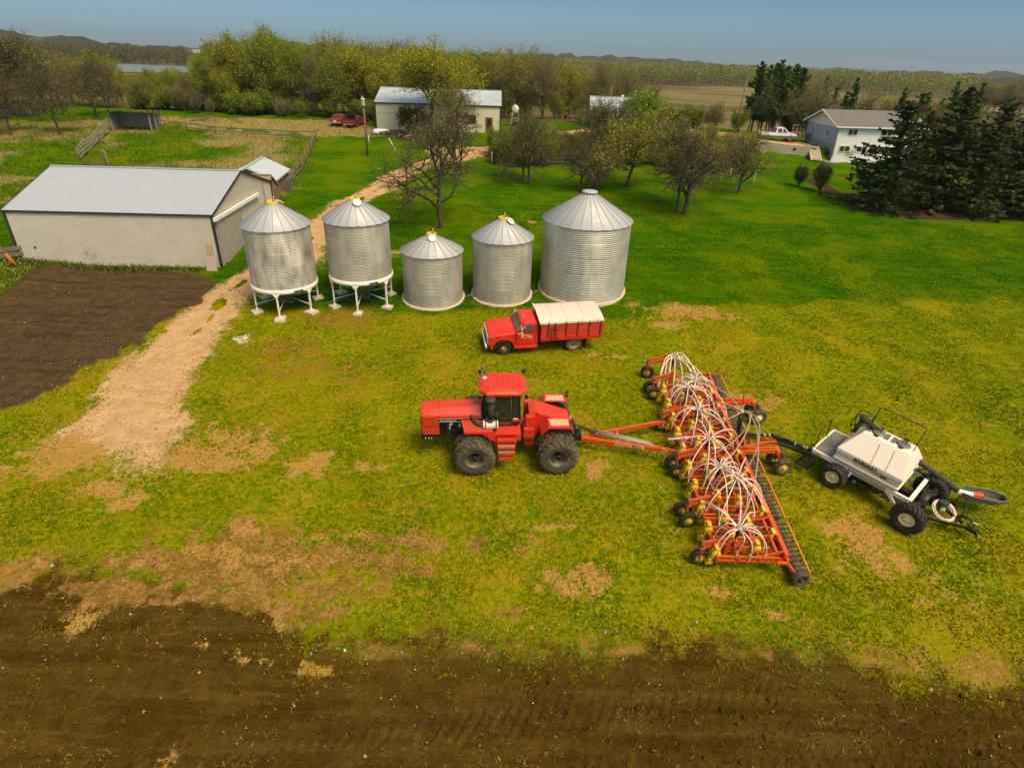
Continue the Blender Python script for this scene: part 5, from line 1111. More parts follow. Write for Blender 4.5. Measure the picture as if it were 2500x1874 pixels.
    mb.box((b1, 0, (zf + zs) / 2), (.05, 2 * bw, zs - zf)); mb.box((b0, 0, (zf + zs) / 2), (.05, 2 * bw, zs - zf - .04)); box = mb.build('grain_box', BOXR, root)
    mb = MB()
    for s in (1, -1):
        for i in range(6): mb.box(((b0 + b1) / 2, s * (bw + .008), zf + .22 + i * .165), (b0 - b1 - .04, .022, .016))
    mb.build('plank_edge', mat('pale_red_edge', (.62, .16, .09), .6), box)
    for s in (1, -1):
        for i in range(6):
            x = b0 - .12 - (b0 - b1 - .24) * i / 5 if i else b0 - .42
            q = MB(); q.box((x, s * (bw + .03), (zf + zs) / 2 + .06), (.07, .05, zs - zf - .1)); q.build('stake', mat('dark_stake', (.20, .012, .01), .6, var=.3), box)
    mb = MB(); T = [(-bw - .05, zs - .02), (-bw - .05, zs + .02), (-.85, zs + .13), (-.45, zs + .17), (0, zs + .18), (.45, zs + .17), (.85, zs + .13), (bw + .05, zs + .02), (bw + .05, zs - .10), (bw + .03, zs - .10), (bw + .02, zs)]
    nx = 15; vs = []; 
    for i in range(nx + 1):
        x = b0 + .1 + (b1 - b0 - .15) * i / nx; sag = -.012 * (1 - abs(math.cos(math.pi * i / nx * 3.5)))
        for yv, zv in T: vs.append((x, yv, zv + (sag if abs(yv) < 1.1 else 0)))
    m_ = len(T); mb.add(vs, [(i * m_ + j, i * m_ + j + 1, (i + 1) * m_ + j + 1, (i + 1) * m_ + j) for i in range(nx) for j in range(m_ - 1)] + [tuple(range(1, 8)), tuple(nx * m_ + j for j in range(1, 8))], False)
    tp = mb.build('tarp', mat('white_tarp', (.66, .565, .49), .55, var=.05, scale=2, dirt=(.55, .42, .28), dirt_amt=.3, dscale=1.5), root)
    mb = MB()
    for fx_ in (.18, .42, .7): 
        x = b0 + (b1 - b0) * fx_; 
        for (ya, za), (yb, zb_) in zip(T[2:7], T[3:8]): mb.bar((x, ya, za + .004), (x + .02, yb, zb_ + .004), .02, .012)
    mb.build('tarp_crease', mat('tarp_stain', (.66, .50, .34), .7), tp)
    mb = MB(); mb.bar((b0 + .12, -bw - .02, zs + .05), (b0 + .12, 0, zs + .2), .05, .12); mb.bar((b0 + .12, bw + .02, zs + .05), (b0 + .12, 0, zs + .2), .05, .12); mb.build('tarp_bow', WHITE, tp)
    for i in range(4):
        x = b0 - .45 - i * (b0 - b1 - .8) / 3; q = MB(); q.tube([(x, bw + .06, zs - .15), (x, bw + .06, zs + .18)], .012, 5); q.build('tarp_stop', MBLACK, box)
    mb = MB()
    for x in (b0 - .62, b0 - .98): mb.tube([(x, bw + .09, zf - .18), (x, bw + .09, zs - .35)], .016, 6)
    for z in (zf + .1, zf + .4, zf + .7): mb.tube([(b0 - .62, bw + .09, z), (b0 - .98, bw + .09, z)], .014, 6)
    mb.tube([(b0 - .42, bw + .08, zs - .34), (b0 - 1.45, bw + .08, zs - .34)], .016, 6); mb.build('ladder', MBLACK, box)
    for s in (1, -1): mb = MB(); mb.box((b1 + .95, s, .58), (.03, .52, .78), (0, -.12, 0)); mb.build('mud_flap', mat('brown_flap', (.06, .03, .012), .8), root)
    for o in root.children:
        if o.name.split('.')[0] in ('hood', 'cab', 'grille', 'side_marker', 'mirror_arm', 'running_board', 'bumper'): o.scale.z = .82; o.location.z += .5 * .18
    return root
TRUCK = truck()
# ================================================================== air seeder (local axes follow the yard: x to the right, y away, z up)
DM = slope_matrix(9.7, 23.5, 0.0)
DI = DM.inverted()
def dp(px, py, h): return DI @ plane_hit(px, py, h)
q1 = lambda x, y: (1380 + x / 2.763, 840 + y / 2.763)         # first close look
def dq(x, y, h): return dp(*q1(x, y), h)
def seeder():
    root = empty('air_seeder', label='wide orange folding seeder bristling with white hoses and yellow trips', cat='seeder'); set_root(root, DM)
    rr = random.Random(21)
    HF = .72                                               # toolbar height
    # front castor wheels: tyre foot in the photo, single or paired
    C_ = [(548, 232, 1), (592, 378, 2), (645, 590, 1), (752, 905, 2), (822, 1238, 2), (900, 1490, 1)]
    xs_front = []
    wsp = (.40, .26, .19, 26, .012, .05, .07, False)
    for (a, b, n) in C_:
        p = dq(a, b, 0); y0 = p.y + .12; x0 = p.x
        for k in range(n):
            yy = y0 + (k * .62); wheel(root, 'sd_f', (x0 - .12 * k, yy, .40), wsp, TYREB, WHEELY, rz=R(180 + rr.uniform(-14, 14)))
        yc = y0 + (.31 if n == 2 else .0)
        mb = MB()
        xb = x0 + .95 if n == 1 else x0 + .9
        # upright, castor head and twin arms up to the frame post
        mb.bar((x0 - .02, yc - .14, .38), (x0 - .08, yc + .0, .98), .07, .10); mb.bar((x0 - .1, yc, .95), (x0 + .06, yc, .95), .2, .1)
        mb.bar((x0 - .02, yc, 1.22), (xb, yc + .05, 1.52), .11, .11); mb.bar((x0 - .02, yc, 1.0), (xb, yc + .05, 1.22), .11, .11); mb.bar((xb, yc + .05, .6), (xb, yc + .05, 1.66), .14, .12); mb.bar((xb, yc + .05, 1.6), (xb + .8, yc + .05, .8), .08, .1)
        arm = mb.build('castor_arm', ORANGE, root)
        q = MB(); q.cyl((x0 - .06, yc, .9), (x0 - .06, yc, 1.36), .075, n=10); q.lathe([(.06, 0), (.12, .02), (.12, .06), (.06, .08)], 14, c=(x0 - .06, yc, .92)); q.build('castor_pivot', RUSTC, arm)
        xs_front.append((x0, yc))
    # frame: four lateral toolbars per section, joined fore and aft
    secs = [(-5.95, -3.85), (-3.75, -1.55), (-1.45, 1.55), (1.65, 3.75), (3.85, 5.95)]
    rows = [-1.30, -.45, .40, 1.25]
    for k, (ya, yb) in enumerate(secs):
        mb = MB(); bend = .0
        for j, x in enumerate(rows):
            off = -.12 * (j % 2)
            mb.bar((x, ya + off * 0, HF), (x, yb, HF), .11, .11)
        fr = mb.build('toolbar', ORANGE, root)
        n = 5 if yb - ya < 2.5 else 7; mb = MB()
        for i in range(n):
            y = ya + .06 + (yb - ya - .12) * i / (n - 1); mb.bar((rows[0] - .05, y, HF + .115), (rows[3] + .1, y, HF + .115), .085, .10); mb.bar((rows[0] - .05, y, HF - .115), (rows[3] + .1, y, HF - .115), .07, .07)
        mb.build('fore_aft_tube', ORANGE, fr)
        mb = MB(); mb.bar((1.35, ya - .02, HF + .34), (1.35, yb + .02, HF + .34), .17, .20); mb.bar((1.05, ya + .1, HF + .28), (1.05, yb - .1, HF + .28), .09, .09)
        for y in (ya + .15, (ya + yb) / 2, yb - .15): mb.bar((1.35, y, HF), (1.35, y, HF + .4), .12, .1); mb.bar((.4, y, HF + .1), (1.3, y, HF + .42), .07, .08)
        mb.build('rear_beam', ORANGE2 if k % 2 else ORANGE, fr)
        mb = MB(); y = (ya + yb) / 2; mb.cyl((-.2, y + .5, HF + .22), (.7, y + .5, HF + .24), .05, n=10); mb.cyl((.7, y + .5, HF + .24), (1.25, y + .5, HF + .26), .028, n=8); mb.build('lift_cylinder', GREYP, fr)
    # shanks with their yellow trips
    ks = 0
    for j, x in enumerate(rows):
        for i in range(10):
            y = -5.75 + i * 1.22 + (.0, .61, .3, .92)[j]
            if y > 5.95: continue
            mb = MB(); M = Matrix.Translation((x - .12, y, HF)); mb.at(M @ Matrix.Scale(1.35, 4))
            mb.box((.06, 0, .10), (.24, .16, .12)); mb.bar((.0, .05, .12), (-.10, .05, -.28), .05, .06); mb.bar((.0, -.05, .12), (-.12, -.05, -.28), .05, .06)
            mb.tube([(.02, .055, .34), (-.11, .06, -.02)], .045, 8); mb.tube([(.02, -.055, .34), (-.11, -.06, -.02)], .045, 8); mb.box((.03, 0, .37), (.13, .22, .05), (0, .2, 0)); mb.box((-.12, 0, -.1), (.05, .24, .09)); mb.box((-.08, 0, -.27), (.22, .13, .1))
            tp = mb.build('trip_assembly', TRIPY, root)
            mb = MB(); mb.at(M); mb.tube([(.0, 0, -.22), (.12, 0, -.30), (.17, 0, -.42), (.12, 0, -.56), (.0, 0, -.66), (-.08, 0, -.74)], [.028, .03, .03, .028, .026, .05], 6); mb.build('shank', MBLACK, tp); ks += 1
    # distribution heads: photo position, riser foot, hoses fanning to the shanks
    heads = [(735, 86, 1.78), (875, 246, 1.85), (830, 288, 1.92), (895, 436, 1.95), (970, 634, 1.95), (1045, 828, 1.95), (1155, 905, 1.95), (1175, 1240, 1.95)]
    HP = []
    for hi, (a, b, h) in enumerate(heads):
        p = dq(a, b, h); HP.append(p)
        mb = MB(); mb.tube([(p.x - .03, p.y + .03, HF), (p.x, p.y, h - .05)], .05, 10); mb.tube([(p.x, p.y, h - .45), (p.x, p.y, h - .1)], .068, 10); t = mb.build('distribution_tower', MBLACK, root)
        mb = MB(); mb.lathe([(0, -.05), (.12, -.05), (.14, 0), (.12, .05), (.05, .07), (0, .07)], 16, c=p); mb.build('manifold', mat('manifold_steel', (.36, .30, .24), .5, .3), t)
        n = 12; a0 = rr.uniform(0, 6.28); r0 = rr.uniform(-.2, .2)
        for i in range(n):
            an = a0 + 2 * math.pi * i / n + rr.uniform(-.2, .2); ca, sa = math.cos(an), math.sin(an); L = rr.uniform(.65, 2.0) * (1.25 if abs(sa) > .5 else .85)
            ex, ey = p.x + ca * L, p.y + sa * L; ex = max(-1.5, min(1.55, ex)); ey = max(-5.9, min(5.9, ey)); ez = HF - rr.uniform(-.05, .3); up_ = rr.uniform(.05, .42); sw = rr.uniform(-.25, .25)
            P0 = Vector((p.x + ca * .13, p.y + sa * .13, p.z)); P3 = Vector((ex, ey, ez)); P1 = P0 + Vector((ca * L * .45, sa * L * .45, up_ * 1.5)); P2 = P3 + Vector((ca * .05 - sa * sw, sa * .05 + ca * sw, .75 + up_ * .6)); pts = []
            for k in range(13): t_ = k / 12; pts.append(P0 * (1 - t_) ** 3 + P1 * 3 * t_ * (1 - t_) ** 2 + P2 * 3 * t_ ** 2 * (1 - t_) + P3 * t_ ** 3)
            mb = MB(); mb.tube(pts, .025, 6); mb.build("seed_hose", HOSEW, t)
    # packer gangs behind
    pw = MB(); pw.lathe([(.10, -.07), (.22, -.085), (.27, -.06), (.29, 0), (.27, .06), (.22, .085), (.10, .07)], 20, 'Y'); pw.cyl((0, -.06, 0), (0, .06, 0), .11, n=10)
    pd = pw.build('packer_wheel', TYRE); pdd = pd.data; bpy.data.objects.remove(pd)
    A0, A1 = dq(1570, 1612, 0), dq(985, 235, 0)            # near and far ends of the packer line
    ng = 5; tot = A1 - A0
    def plerp(t): return Vector((A0.x + tot.x * t - .03, A0.y + .2 + (tot.y - .2) * t, .29))
    for g in range(ng):
        ta, tb = g / ng, (g + .93) / ng; P, Q = plerp(ta), plerp(tb)
        mb = MB(); mb.cyl(P, Q, .035, n=8); gang = mb.build('packer_gang', MBLACK, root)
        n = 11
        for i in range(n):
            o = bpy.data.objects.new('packer_wheel', pdd); COL.objects.link(o); o.parent = gang; o.location = P.lerp(Q, (i + .5) / n); o.rotation_euler = (0, rr.uniform(0, 6), math.atan2(tot.y, tot.x) - math.pi / 2 + R(7))
        mb = MB(); I = Vector((-.52, 0, .55)); mb.bar(P + I + Vector((.0, .12, .05)), Q + I - Vector((0, .5, -.05)), .11, .16)
        for t in (.03, .78):
            w = P.lerp(Q, t); mb.bar(w + I, w + Vector((-1.0, -.05, .62)), .10, .11); mb.bar(w + I + Vector((0, 0, -.02)), w + Vector((-.10, -.28, .05)), .09, .11); mb.bar(w + Vector((-.10, -.28, .08)), w + Vector((.02, -.16, .0)), .07, .09)
            mb.bar(w + I, w + Vector((-.80, .28, .35)), .12, .14)
        mb.build('packer_arm', ORANGE, gang)
        mb = MB(); S = Vector((.42, -.02, .18)); mb.bar(P + S, Q + S, .05, .06, (0, 1, .2))
        mb.build('scraper_bar', ORANGE2, gang)
        mb = MB()
        for i in range(n): w = P.lerp(Q, (i + .5) / n); mb.bar(w + S, w + Vector((.25, 0, .10)), .03, .03)
        mb.build('scraper', MBLACK, gang)
    e = plerp(0); wheel(root, 'sd_pk', (e.x + .0, e.y - .22, .36), (.36, .26, .17, 24, .01, .04, .07, False), TYRE, DUSTB, rz=R(187))
    # transport wheels on rear arms
    tw = (.44, .30, .21, 26, .012, .04, .08, False)
    for (wx, wy, bx, by, rim_) in ((1295, 545, 1045, 452, RIMW), (1460, 885, 1190, 820, WHEELY)):
        w = dq(wx, wy, .03); bq = dq(bx, by, 1.0)
        wheel(root, 'sd_t' + rim_.name, (w.x, w.y + .16, .47), tw, TYRE, rim_, rz=math.pi + R(4)); wheel(root, 'sd_t' + rim_.name, (w.x - .12, w.y + .85, .47), tw, TYRE, rim_, rz=R(4))
        mb = MB(); T = Vector((w.x - .38, w.y + .5, 1.18)); mb.bar((bq.x - .1, w.y + .42, 1.02), T, .15, .18); mb.bar((bq.x, w.y + .55, 1.25), T + Vector((-.15, .02, .12)), .09, .1); mb.bar(T + Vector((0, -.22, 0)), T + Vector((0, .28, 0)), .16, .2); mb.bar(T + Vector((.02, .05, .02)), (w.x, w.y + .5, .47), .11, .12)
        mb.cyl((w.x, w.y + .16, .47), (w.x - .05, w.y + .85, .47), .05, n=8); mb.bar((bq.x - .5, w.y + .42, .75), (bq.x + .1, w.y + .42, 1.1), .12, .2); am = mb.build('transport_arm', ORANGE, root)
        q = MB(); q.box((T.x - .05, T.y - .09, T.z - .06), (.3, .012, .09), (0, -.2, 0)); q.build('reflector', TRIPY, am)
    w = dq(1295, 500, .9); mb = MB(); mb.tube([(w.x - .62, w.y + .75, 1.2), (w.x - .72, w.y + .8, 2.1)], .022, 6); mb.build('marker_rod', RUSTC, root)
    # hitch: A frame, brace, pipes, hoses
    h0 = dq(80, 632, .62); nE = dq(700, 716, .78); fE = dq(640, 526, .80)
    hb = MB(); hb.bar(h0, nE, .13, .20); hb.bar(h0 + Vector((.5, .16, .0)), fE, .13, .20); c1 = h0.lerp(nE, .46); c2 = (h0 + Vector((.5, .16, 0))).lerp(fE, .40); hb.bar(c1, c2, .13, .10); hb.bar(h0 + Vector((-.4, .02, -.02)), h0 + Vector((.6, .06, 0)), .22, .12)
    hb.bar(nE, nE + Vector((.35, .02, -.03)), .09, .1); hb.bar(fE, fE + Vector((.3, 0, -.03)), .09, .1); hitch = hb.build('hitch_frame', ORANGE, root)
    d = (nE - h0).normalized(); sd = Vector((d.y, -d.x, 0)); 
    if sd.y > 0: sd = -sd
    mb = MB(); f = lambda t, z: h0.lerp(nE, t) + sd * .068 + Vector((0, 0, z))
    for a, b in ((.425, .60), (.645, .735)):
        mb.add([f(a, -.075), f(b, -.075), f(b, .075), f(a, .075)], [(0, 1, 2, 3)], False)
    mb.mat_i(1); mb.add([f(.925, -.05), f(.985, -.05), f(.985, .05), f(.925, .05)], [(0, 1, 2, 3)], False); pl = mb.build('name_plate', [WHITE, TRIPY], hitch, recalc=False)
    text('lettering', 'BOURGAULT', .135, mat('plate_red', (.55, .05, .02), .5), pl, frame(f(.432, -.045) + sd * .006, d, (0, 0, 1)), .002, bold=.006, sx=.92)
    text('lettering', '5710', .145, MATS['plate_red'], pl, frame(f(.65, -.05) + sd * .006, d, (0, 0, 1)), .002, bold=.008, sx=.95)
    mb = MB(); u = Vector((0, .22, .14)); mb.tube([h0 + u + Vector((.75, .1, .1)), h0.lerp(nE, .82) + Vector((0, .14, .14))], .035, 8); mb.tube([h0 + u + Vector((.75, .18, .14)), h0.lerp(nE, .8) + Vector((0, .22, .18))], .035, 8); mb.tube([h0 + u + Vector((.7, .02, .06)), h0.lerp(nE, .86) + Vector((0, .08, .12))], .03, 8); mb.build('hydraulic_pipe', GREYP, hitch)
    pe = dq(690, 642, 1.0); mb = MB(); mb.tube([h0.lerp(nE, .84) + Vector((0, .14, .14)), h0.lerp(nE, .92) + Vector((0, .2, .3)), pe + Vector((-.15, -.05, -.1)), pe], .03, 6); mb.build('hydraulic_hose', MBLACK, hitch)
    mb = MB(); mb.tube([pe, dq(900, 622, 1.05)], .06, 8); mb.build('parallel_pipe', mat('dusty_white_pipe', (.62, .52, .45), .6, var=.1), hitch)
    mb = MB(); mb.tube([h0 + Vector((.95, .12, .18)), h0 + Vector((1.75, .24, .2))], .025, 6); mb.build('jack_tube', WHITE, hitch)
    TI = DI @ Vector((3.3, 24.85, 1.45)); mb = MB()
    for i in range(8): hose(mb, TI + Vector((.0, .22 - .06 * i, .0)), h0 + Vector((.7 + .06 * i, .15 + .02 * i, .16)), rr.uniform(-.1, .35), .016, 14, (rr.uniform(-.2, .2), rr.uniform(-.25, .3), 0))
    mb.build('hydraulic_hose', MBLACK, hitch)
    mb = MB(); hose(mb, h0 + Vector((-.2, -.1, 0)), h0 + Vector((.45, -.12, 0)), -.4, .014); mb.build('safety_chain', MBLACK, hitch)
    # rear: main riser, tan supply hoses looping to the heads, hitch and pipe towards the cart
    m0 = dq(1190, 452, 2.05); b0 = dq(1165, 600, .95)
    mb = MB(); mb.tube([dq(1290, 612, 1.0), b0 + Vector((.12, 0, -.02)), b0 + Vector((0, 0, .12)), b0.lerp(m0, .5), m0], [.085, .085, .10, .12, .10], 12); mb.build('main_riser', MBLACK, root)
    mb = MB(); mb.lathe([(0, -.1), (.15, -.08), (.16, .04), (.1, .1), (0, .12)], 14, c=m0); mr_ = mb.build('main_manifold', MATS['manifold_steel'], root)
    tg = [(HP[0] + Vector((0, 0, -.9)), (-.3, 1.2, .2), .1), (HP[2] + Vector((0, 0, -1.0)), (-.9, .4, -.2), -.5), (HP[3] + Vector((.1, -.1, -.9)), (-.2, -.9, .0), -.6), (HP[3] + Vector((.6, .1, -1.1)), (-.2, .3, .3), .1), (HP[4] + Vector((.2, 0, -1.0)), (1.0, -.4, .6), .7), (HP[5] + Vector((-.5, .3, -.9)), (.9, -.5, .5), .7), (HP[6] + Vector((-.4, .4, -.9)), (1.3, -.6, .4), .7), (HP[7] + Vector((-.3, .5, -.8)), (1.0, -.9, .5), .7)]
    for T, w, z in tg:
        P0 = m0; P3 = T; wv = Vector(w); P1 = m0 + Vector((wv.x * 1.1, wv.y * .9, .55)); P2 = T + Vector((wv.x * .9, wv.y * .9, .25 + z * .4)); pts = []
        for k in range(19): t_ = k / 18; pts.append(P0 * (1 - t_) ** 3 + P1 * 3 * t_ * (1 - t_) ** 2 + P2 * 3 * t_ ** 2 * (1 - t_) + P3 * t_ ** 3)
        mb = MB(); mb.tube(pts, .036, 8); mb.build('supply_hose', HOSET, mr_)
    mb = MB(); a, b, c = dq(950, 760, HF + .2), dq(960, 900, HF + .25), dq(1040, 1230, HF + .25); mb.tube([a, a.lerp(b, .5) + Vector((-.05, 0, .05)), b, b.lerp(c, .5) + Vector((.22, 0, .05)), c, c + Vector((.35, -.2, 0))], .036, 8); mb.build('supply_hose', HOSET, mr_)
    r0, r1, r2 = dq(1090, 645, .75), dq(1090, 720, .72), dq(1400, 655, .72)
    mb = MB(); mb.bar(r0 + Vector((0, .5, 0)), r2 + Vector((-.1, .1, 0)), .11, .13); mb.bar(r1, r2, .11, .13); mb.bar(r0.lerp(r2, .4) + Vector((0, .3, 0)), r1.lerp(r2, .4), .09, .1); mb.box(r2, (.3, .3, .16)); rh = mb.build('rear_hitch', ORANGE, root)
    e1, e2, e3 = dq(1290, 612, 1.0), dq(1400, 612, 1.0), dq(1470, 640, .98); e4 = dq(1690, 722, 1.0)
    mb = MB(); mb.tube([e1, e2], .085, 12); k = 9; pts = [e2.lerp(e3, i / (2 * k)) for i in range(2 * k + 1)]; mb.tube(pts, [.085 + .03 * (i % 2) for i in range(2 * k + 1)], 12); mb.tube([e3, e4], .085, 12); mp = mb.build('air_pipe', MBLACK, root)
    mb = MB()
    for t in (.06, .4, .7): q = e1.lerp(e2, t); mb.tube([q, q + (e2 - e1).normalized() * .10], .094, 12)
    for t in (.35, .62, .7, .9): q = e3.lerp(e4, t); mb.tube([q, q + (e4 - e3).normalized() * .07], .094, 12)
    mb.build('pipe_clamp', GREYP, mp)
    mb = MB(); g1, g2 = dq(1410, 662, .7), dq(1690, 762, .62); mb.bar(g1, g2, .10, .10); mb.bar(g1 + Vector((0, .3, .02)), g2 + Vector((0, .35, .02)), .08, .08)
    for i in range(4): hose(mb, g1 + Vector((-.2, .1 * i, .1)), g1.lerp(g2, .9) + Vector((0, .1 * i, .15)), rr.uniform(-.2, .05), .018)
    mb.build('cart_link', MBLACK, rh)
    return root
SEEDER = seeder()

# ================================================================== seed cart (x along its axis towards the free drawbar, y to its left)
def cart():
    root = empty('seed_cart', label='white seed tank cart on black tyres with a long dark loading auger', cat='seed cart')
    ax = Vector((.674, -.739)); th = math.atan2(ax.y, ax.x); nl = Vector((-ax.y, ax.x))       # +y local points up-right, away
    q2 = lambda x, y: (1900 + x / 3.6867, 980 + y / 3.6867)
    o = Vector((17.15, 22.78)); M = slope_matrix(o.x, o.y, th); I = set_root(root, M)
    def L(x, y, h): return I @ plane_hit(*q2(x, y), h)
    # wheels from the photograph
    wl = L(440, 768, 0); wr = L(1090, 1172, 0); r1, r2 = .60, .72
    s1 = (r1, .55, .30, 18, .035, .12, .12, True); s2 = (r2, .52, .31, 22, .06, .12, .13, True)
    y1 = wl.y + .26; y2 = wr.y + .24
    wheel(root, 'ct_a', (wl.x, y1, r1), s1, TYREB, RIMW, rz=math.pi); wheel(root, 'ct_a', (wl.x, -y1 - .3, r1), s1, TYREB, RIMW)
    wheel(root, 'ct_b', (wr.x, y2, r2), s2, TYREB, RIMW, rz=math.pi); wheel(root, 'ct_b', (wr.x, -y2 - .5, r2), s2, TYREB, RIMW)
    xa, xb = L(500, 490, 1.42).x, L(1105, 760, 1.42).x; hw = 1.18; Lk = xb - xa
    # tank: bevelled lower wall, groove, sloping sides, flat walkway top
    z0, z1, z2, z3 = 1.36, 1.74, 1.98, 2.86
    def ringp(x0, x1, w, z): return [(x0, -w, z), (x1, -w, z), (x1, w, z), (x0, w, z)]
    Ls = [ringp(xa + .55, xb - .55, .4, .72), ringp(xa, xb, hw, z0), ringp(xa - .02, xb + .02, hw + .03, z0 + .02), ringp(xa - .02, xb + .02, hw + .03, z0 + .11), ringp(xa + .02, xb - .02, hw - .02, z0 + .15), ringp(xa + .02, xb - .02, hw - .02, z1), ringp(xa - .01, xb + .01, hw, z1 + .04), ringp(xa - .01, xb + .01, hw, z2), ringp(xa + .55, xb - .28, .42, z3), ringp(xa + .60, xb - .36, .36, z3 + .03)]
    mb = MB(); vs = [p for l in Ls for p in l]; mb.add(vs, [(i * 4 + j, i * 4 + (j + 1) % 4, (i + 1) * 4 + (j + 1) % 4, (i + 1) * 4 + j) for i in range(len(Ls) - 1) for j in range(4)] + [(0, 1, 2, 3), tuple(36 + j for j in range(4))], False)
    tank = mb.build('tank', CARTW, root, bevel=.02)
    mb = MB(); zz_ = z1 + .02
    mb.box(((xa + xb) / 2, -hw - .002, zz_), (Lk, .03, .018)); mb.build('tank_groove', mat('groove', (.16, .13, .10), .7), tank)
    mb = MB(); yf = -hw + .018; mb.add([(xa + Lk * .30, yf - .012, z0 + .215), (xb - .08, yf - .012, z0 + .165), (xb - .08, yf - .012, z0 + .235), (xa + Lk * .28, yf - .012, z0 + .295)], [(0, 1, 2, 3)], False); st = mb.build('yellow_stripe', mat('stripe_yellow', (.78, .48, .02), .45), tank, recalc=False)
    tl = mat('decal_black', (.012, .012, .012), .5)
    text('lettering', 'BOURGAULT', .27, tl, tank, frame((xa + Lk * .28, -hw - .012, z1 - .02), (1, 0, -.02), (0, 0, 1)), .003, shear=.2, bold=.012, sx=.62)
    text('lettering', '3225', .17, tl, tank, frame((xa + Lk * .70, -hw + .012 - .022, z0 + .245), (1, 0, -.02), (0, 0, 1)), .003, shear=.15, bold=.008, sx=.85)
    text('lettering', 'MODEL', .07, tl, tank, frame((xa + Lk * .60, -hw + .012 - .022, z0 + .30), (1, 0, -.02), (0, 0, 1)), .003, bold=.002, sx=1.0)
    mb = MB(); 
    for fx in (.52, .74):
        x = xa + Lk * fx; a = Vector((x - .1, -.55, z3 - .12)); b = Vector((x, -hw, z2)); n_ = Vector((0, -.74, .67)) * .006; mb.add([a + n_ - Vector((.012, 0, 0)), a + n_ + Vector((.012, 0, 0)), b + n_ + Vector((.016, 0, 0)), b + n_ - Vector((.016, 0, 0))], [(0, 1, 2, 3)], False)
    mb.build('rust_streak', mat('rust_streak', (.52, .27, .10), .8), tank, recalc=False)
    for i, x in enumerate((xa + .66, xa + 1.42, xa + 1.72)): q = MB(); q.box((x, 0, z3 + .036), (.20, .52, .012)); q.build('tread_pad', mat('tread_grey', (.13, .12, .11), .9), tank)
    for x in (xa + 1.04, xa + 2.10):
        q = MB(); q.lathe([(0, .09), (.2, .085), (.27, .06), (.30, 0)], 24, c=(x, 0, z3 + .03)); hd = q.build('hatch', mat('hatch_grey', (.15, .14, .13), .5, .2, var=.2), tank)
        q = MB(); q.bar((x - .06, -.32, z3 + .06), (x - .06, .3, z3 + .16), .03, .04); q.bar((x + .06, -.32, z3 + .06), (x + .06, .3, z3 + .16), .03, .04); q.cyl((x - .12, .26, z3 + .2), (x + .12, .26, z3 + .2), .03, n=8); q.box((x, -.34, z3 + .05), (.18, .08, .06)); q.build('hatch_clamp', MBLACK, hd)
    # walkway rail on top (far side) and front platform rails
    mb = MB(); t = .022; y = .46
    mb.tube([(xa + .62, .0, z3), (xa + .60, y, z3 + .95), (xa + .72, y, z3 + 1.02), (xb - .42, y, z3 + 1.02), (xb - .3, y, z3 + .95), (xb - .3, -.1, z3 + .02)], t, 8); mb.build('top_rail', MBLACK, tank)
    mb = MB(); xp = xa - .12
    for dy in (-.05, .42): mb.tube([(xa + .1, dy, z2 + .1), (xp - .02, dy, z3 - .1), (xp + .08, dy, z3 + .48), (xa + .52, dy, z3 + .50), (xa + .52, dy, z3)], t, 8)
    mb.tube([(xp, -.05, z3 - .2), (xa + .5, -.05, z3 + .1)], t, 8); mb.build('ladder_rail', MBLACK, tank)
    xf = xa - .95
    mb = MB(); mb.tube([(xf, -1.0, 1.2), (xf - .02, -.98, 2.25), (xf - .05, .2, 2.35), (xf, .3, 1.2)], t, 8); mb.build('platform_rail', MBLACK, root)
    # frame
    mb = MB(); xr = L(1230, 830, 1.22).x; zf = 1.12
    for s in (-1, 1): mb.bar((xf, s * 1.1, zf), (xr, s * 1.1, zf), .12, .22)
    mb.bar((xf, -1.1, zf), (xf, 1.1, zf), .1, .22); mb.bar((xr, -1.14, zf), (xr, 1.14, zf), .16, .2)
    for s in (-1, 1): mb.bar((xr - .02, s * 1.08, zf), (xr - .05, s * .95, .45), .22, .14); mb.bar((xr - 1.0, s * 1.1, zf), (xr - .35, s * .98, .42), .14, .12)
    mb.bar((xa + .95, -1.12, zf), (xa + .82, -1.2, .36), .16, .10); mb.bar((wr.x, -1.3, .72), (wr.x, 1.3, .72), .2, .2) if False else None
    fr = mb.build('frame', CARTW, root, bevel=.01)
    mb = MB(); mb.box(((xf + xa) / 2 + .08, 0, zf + .13), (xa - xf - .05, 2.1, .03)); mb.build('platform', mat('tread_plate', (.17, .155, .14), .8, var=.15), root)
    mb = MB(); mb.box((xa + 1.6, -1.17, zf - .01), (1.7, .05, .20)); mb.build('step_plate', mat('galv_step', (.42, .36, .30), .6, .4, var=.2), fr)
    q = MB(); q.box((xf + .35, -1.175, zf + .02), (.2, .02, .09)); q.mat_i(1); q.box((xr + .085, -.98, zf), (.02, .12, .06)); q.build('reflector', [mat('amber_mark', (.7, .4, .03), .4), mat('red_mark', (.5, .02, .02), .4)], fr)
    # underworks: axles, meters, fan
    mb = MB(); mb.bar((wl.x, y1, r1), (wl.x, -y1, r1), .16, .16); mb.bar((wr.x, y2, r2), (wr.x, -y2, r2), .18, .18); mb.bar((wl.x, 0, .7), (xr + .2, 0, .7), .3, .22); mb.box((wl.x, -.3, .9), (.3, 1.4, .5)); mb.box((xf + .3, 0, .85), (.3, .5, .5)); mb.build('axle', MBLACK, root)
    mb = MB(); rr = random.Random(8)
    for i in range(6):
        x = xa + .5 + i * .45; mb.box((x, -.6 - .1 * (i % 2), .72), (.22, .3, .3)); mb.cyl((x - .1, -.95, .62), (x + .25, -.9, .58), .05, n=8); mb.bar((x, -.5, .9), (x + .3, -.8, .5), .05, .05)
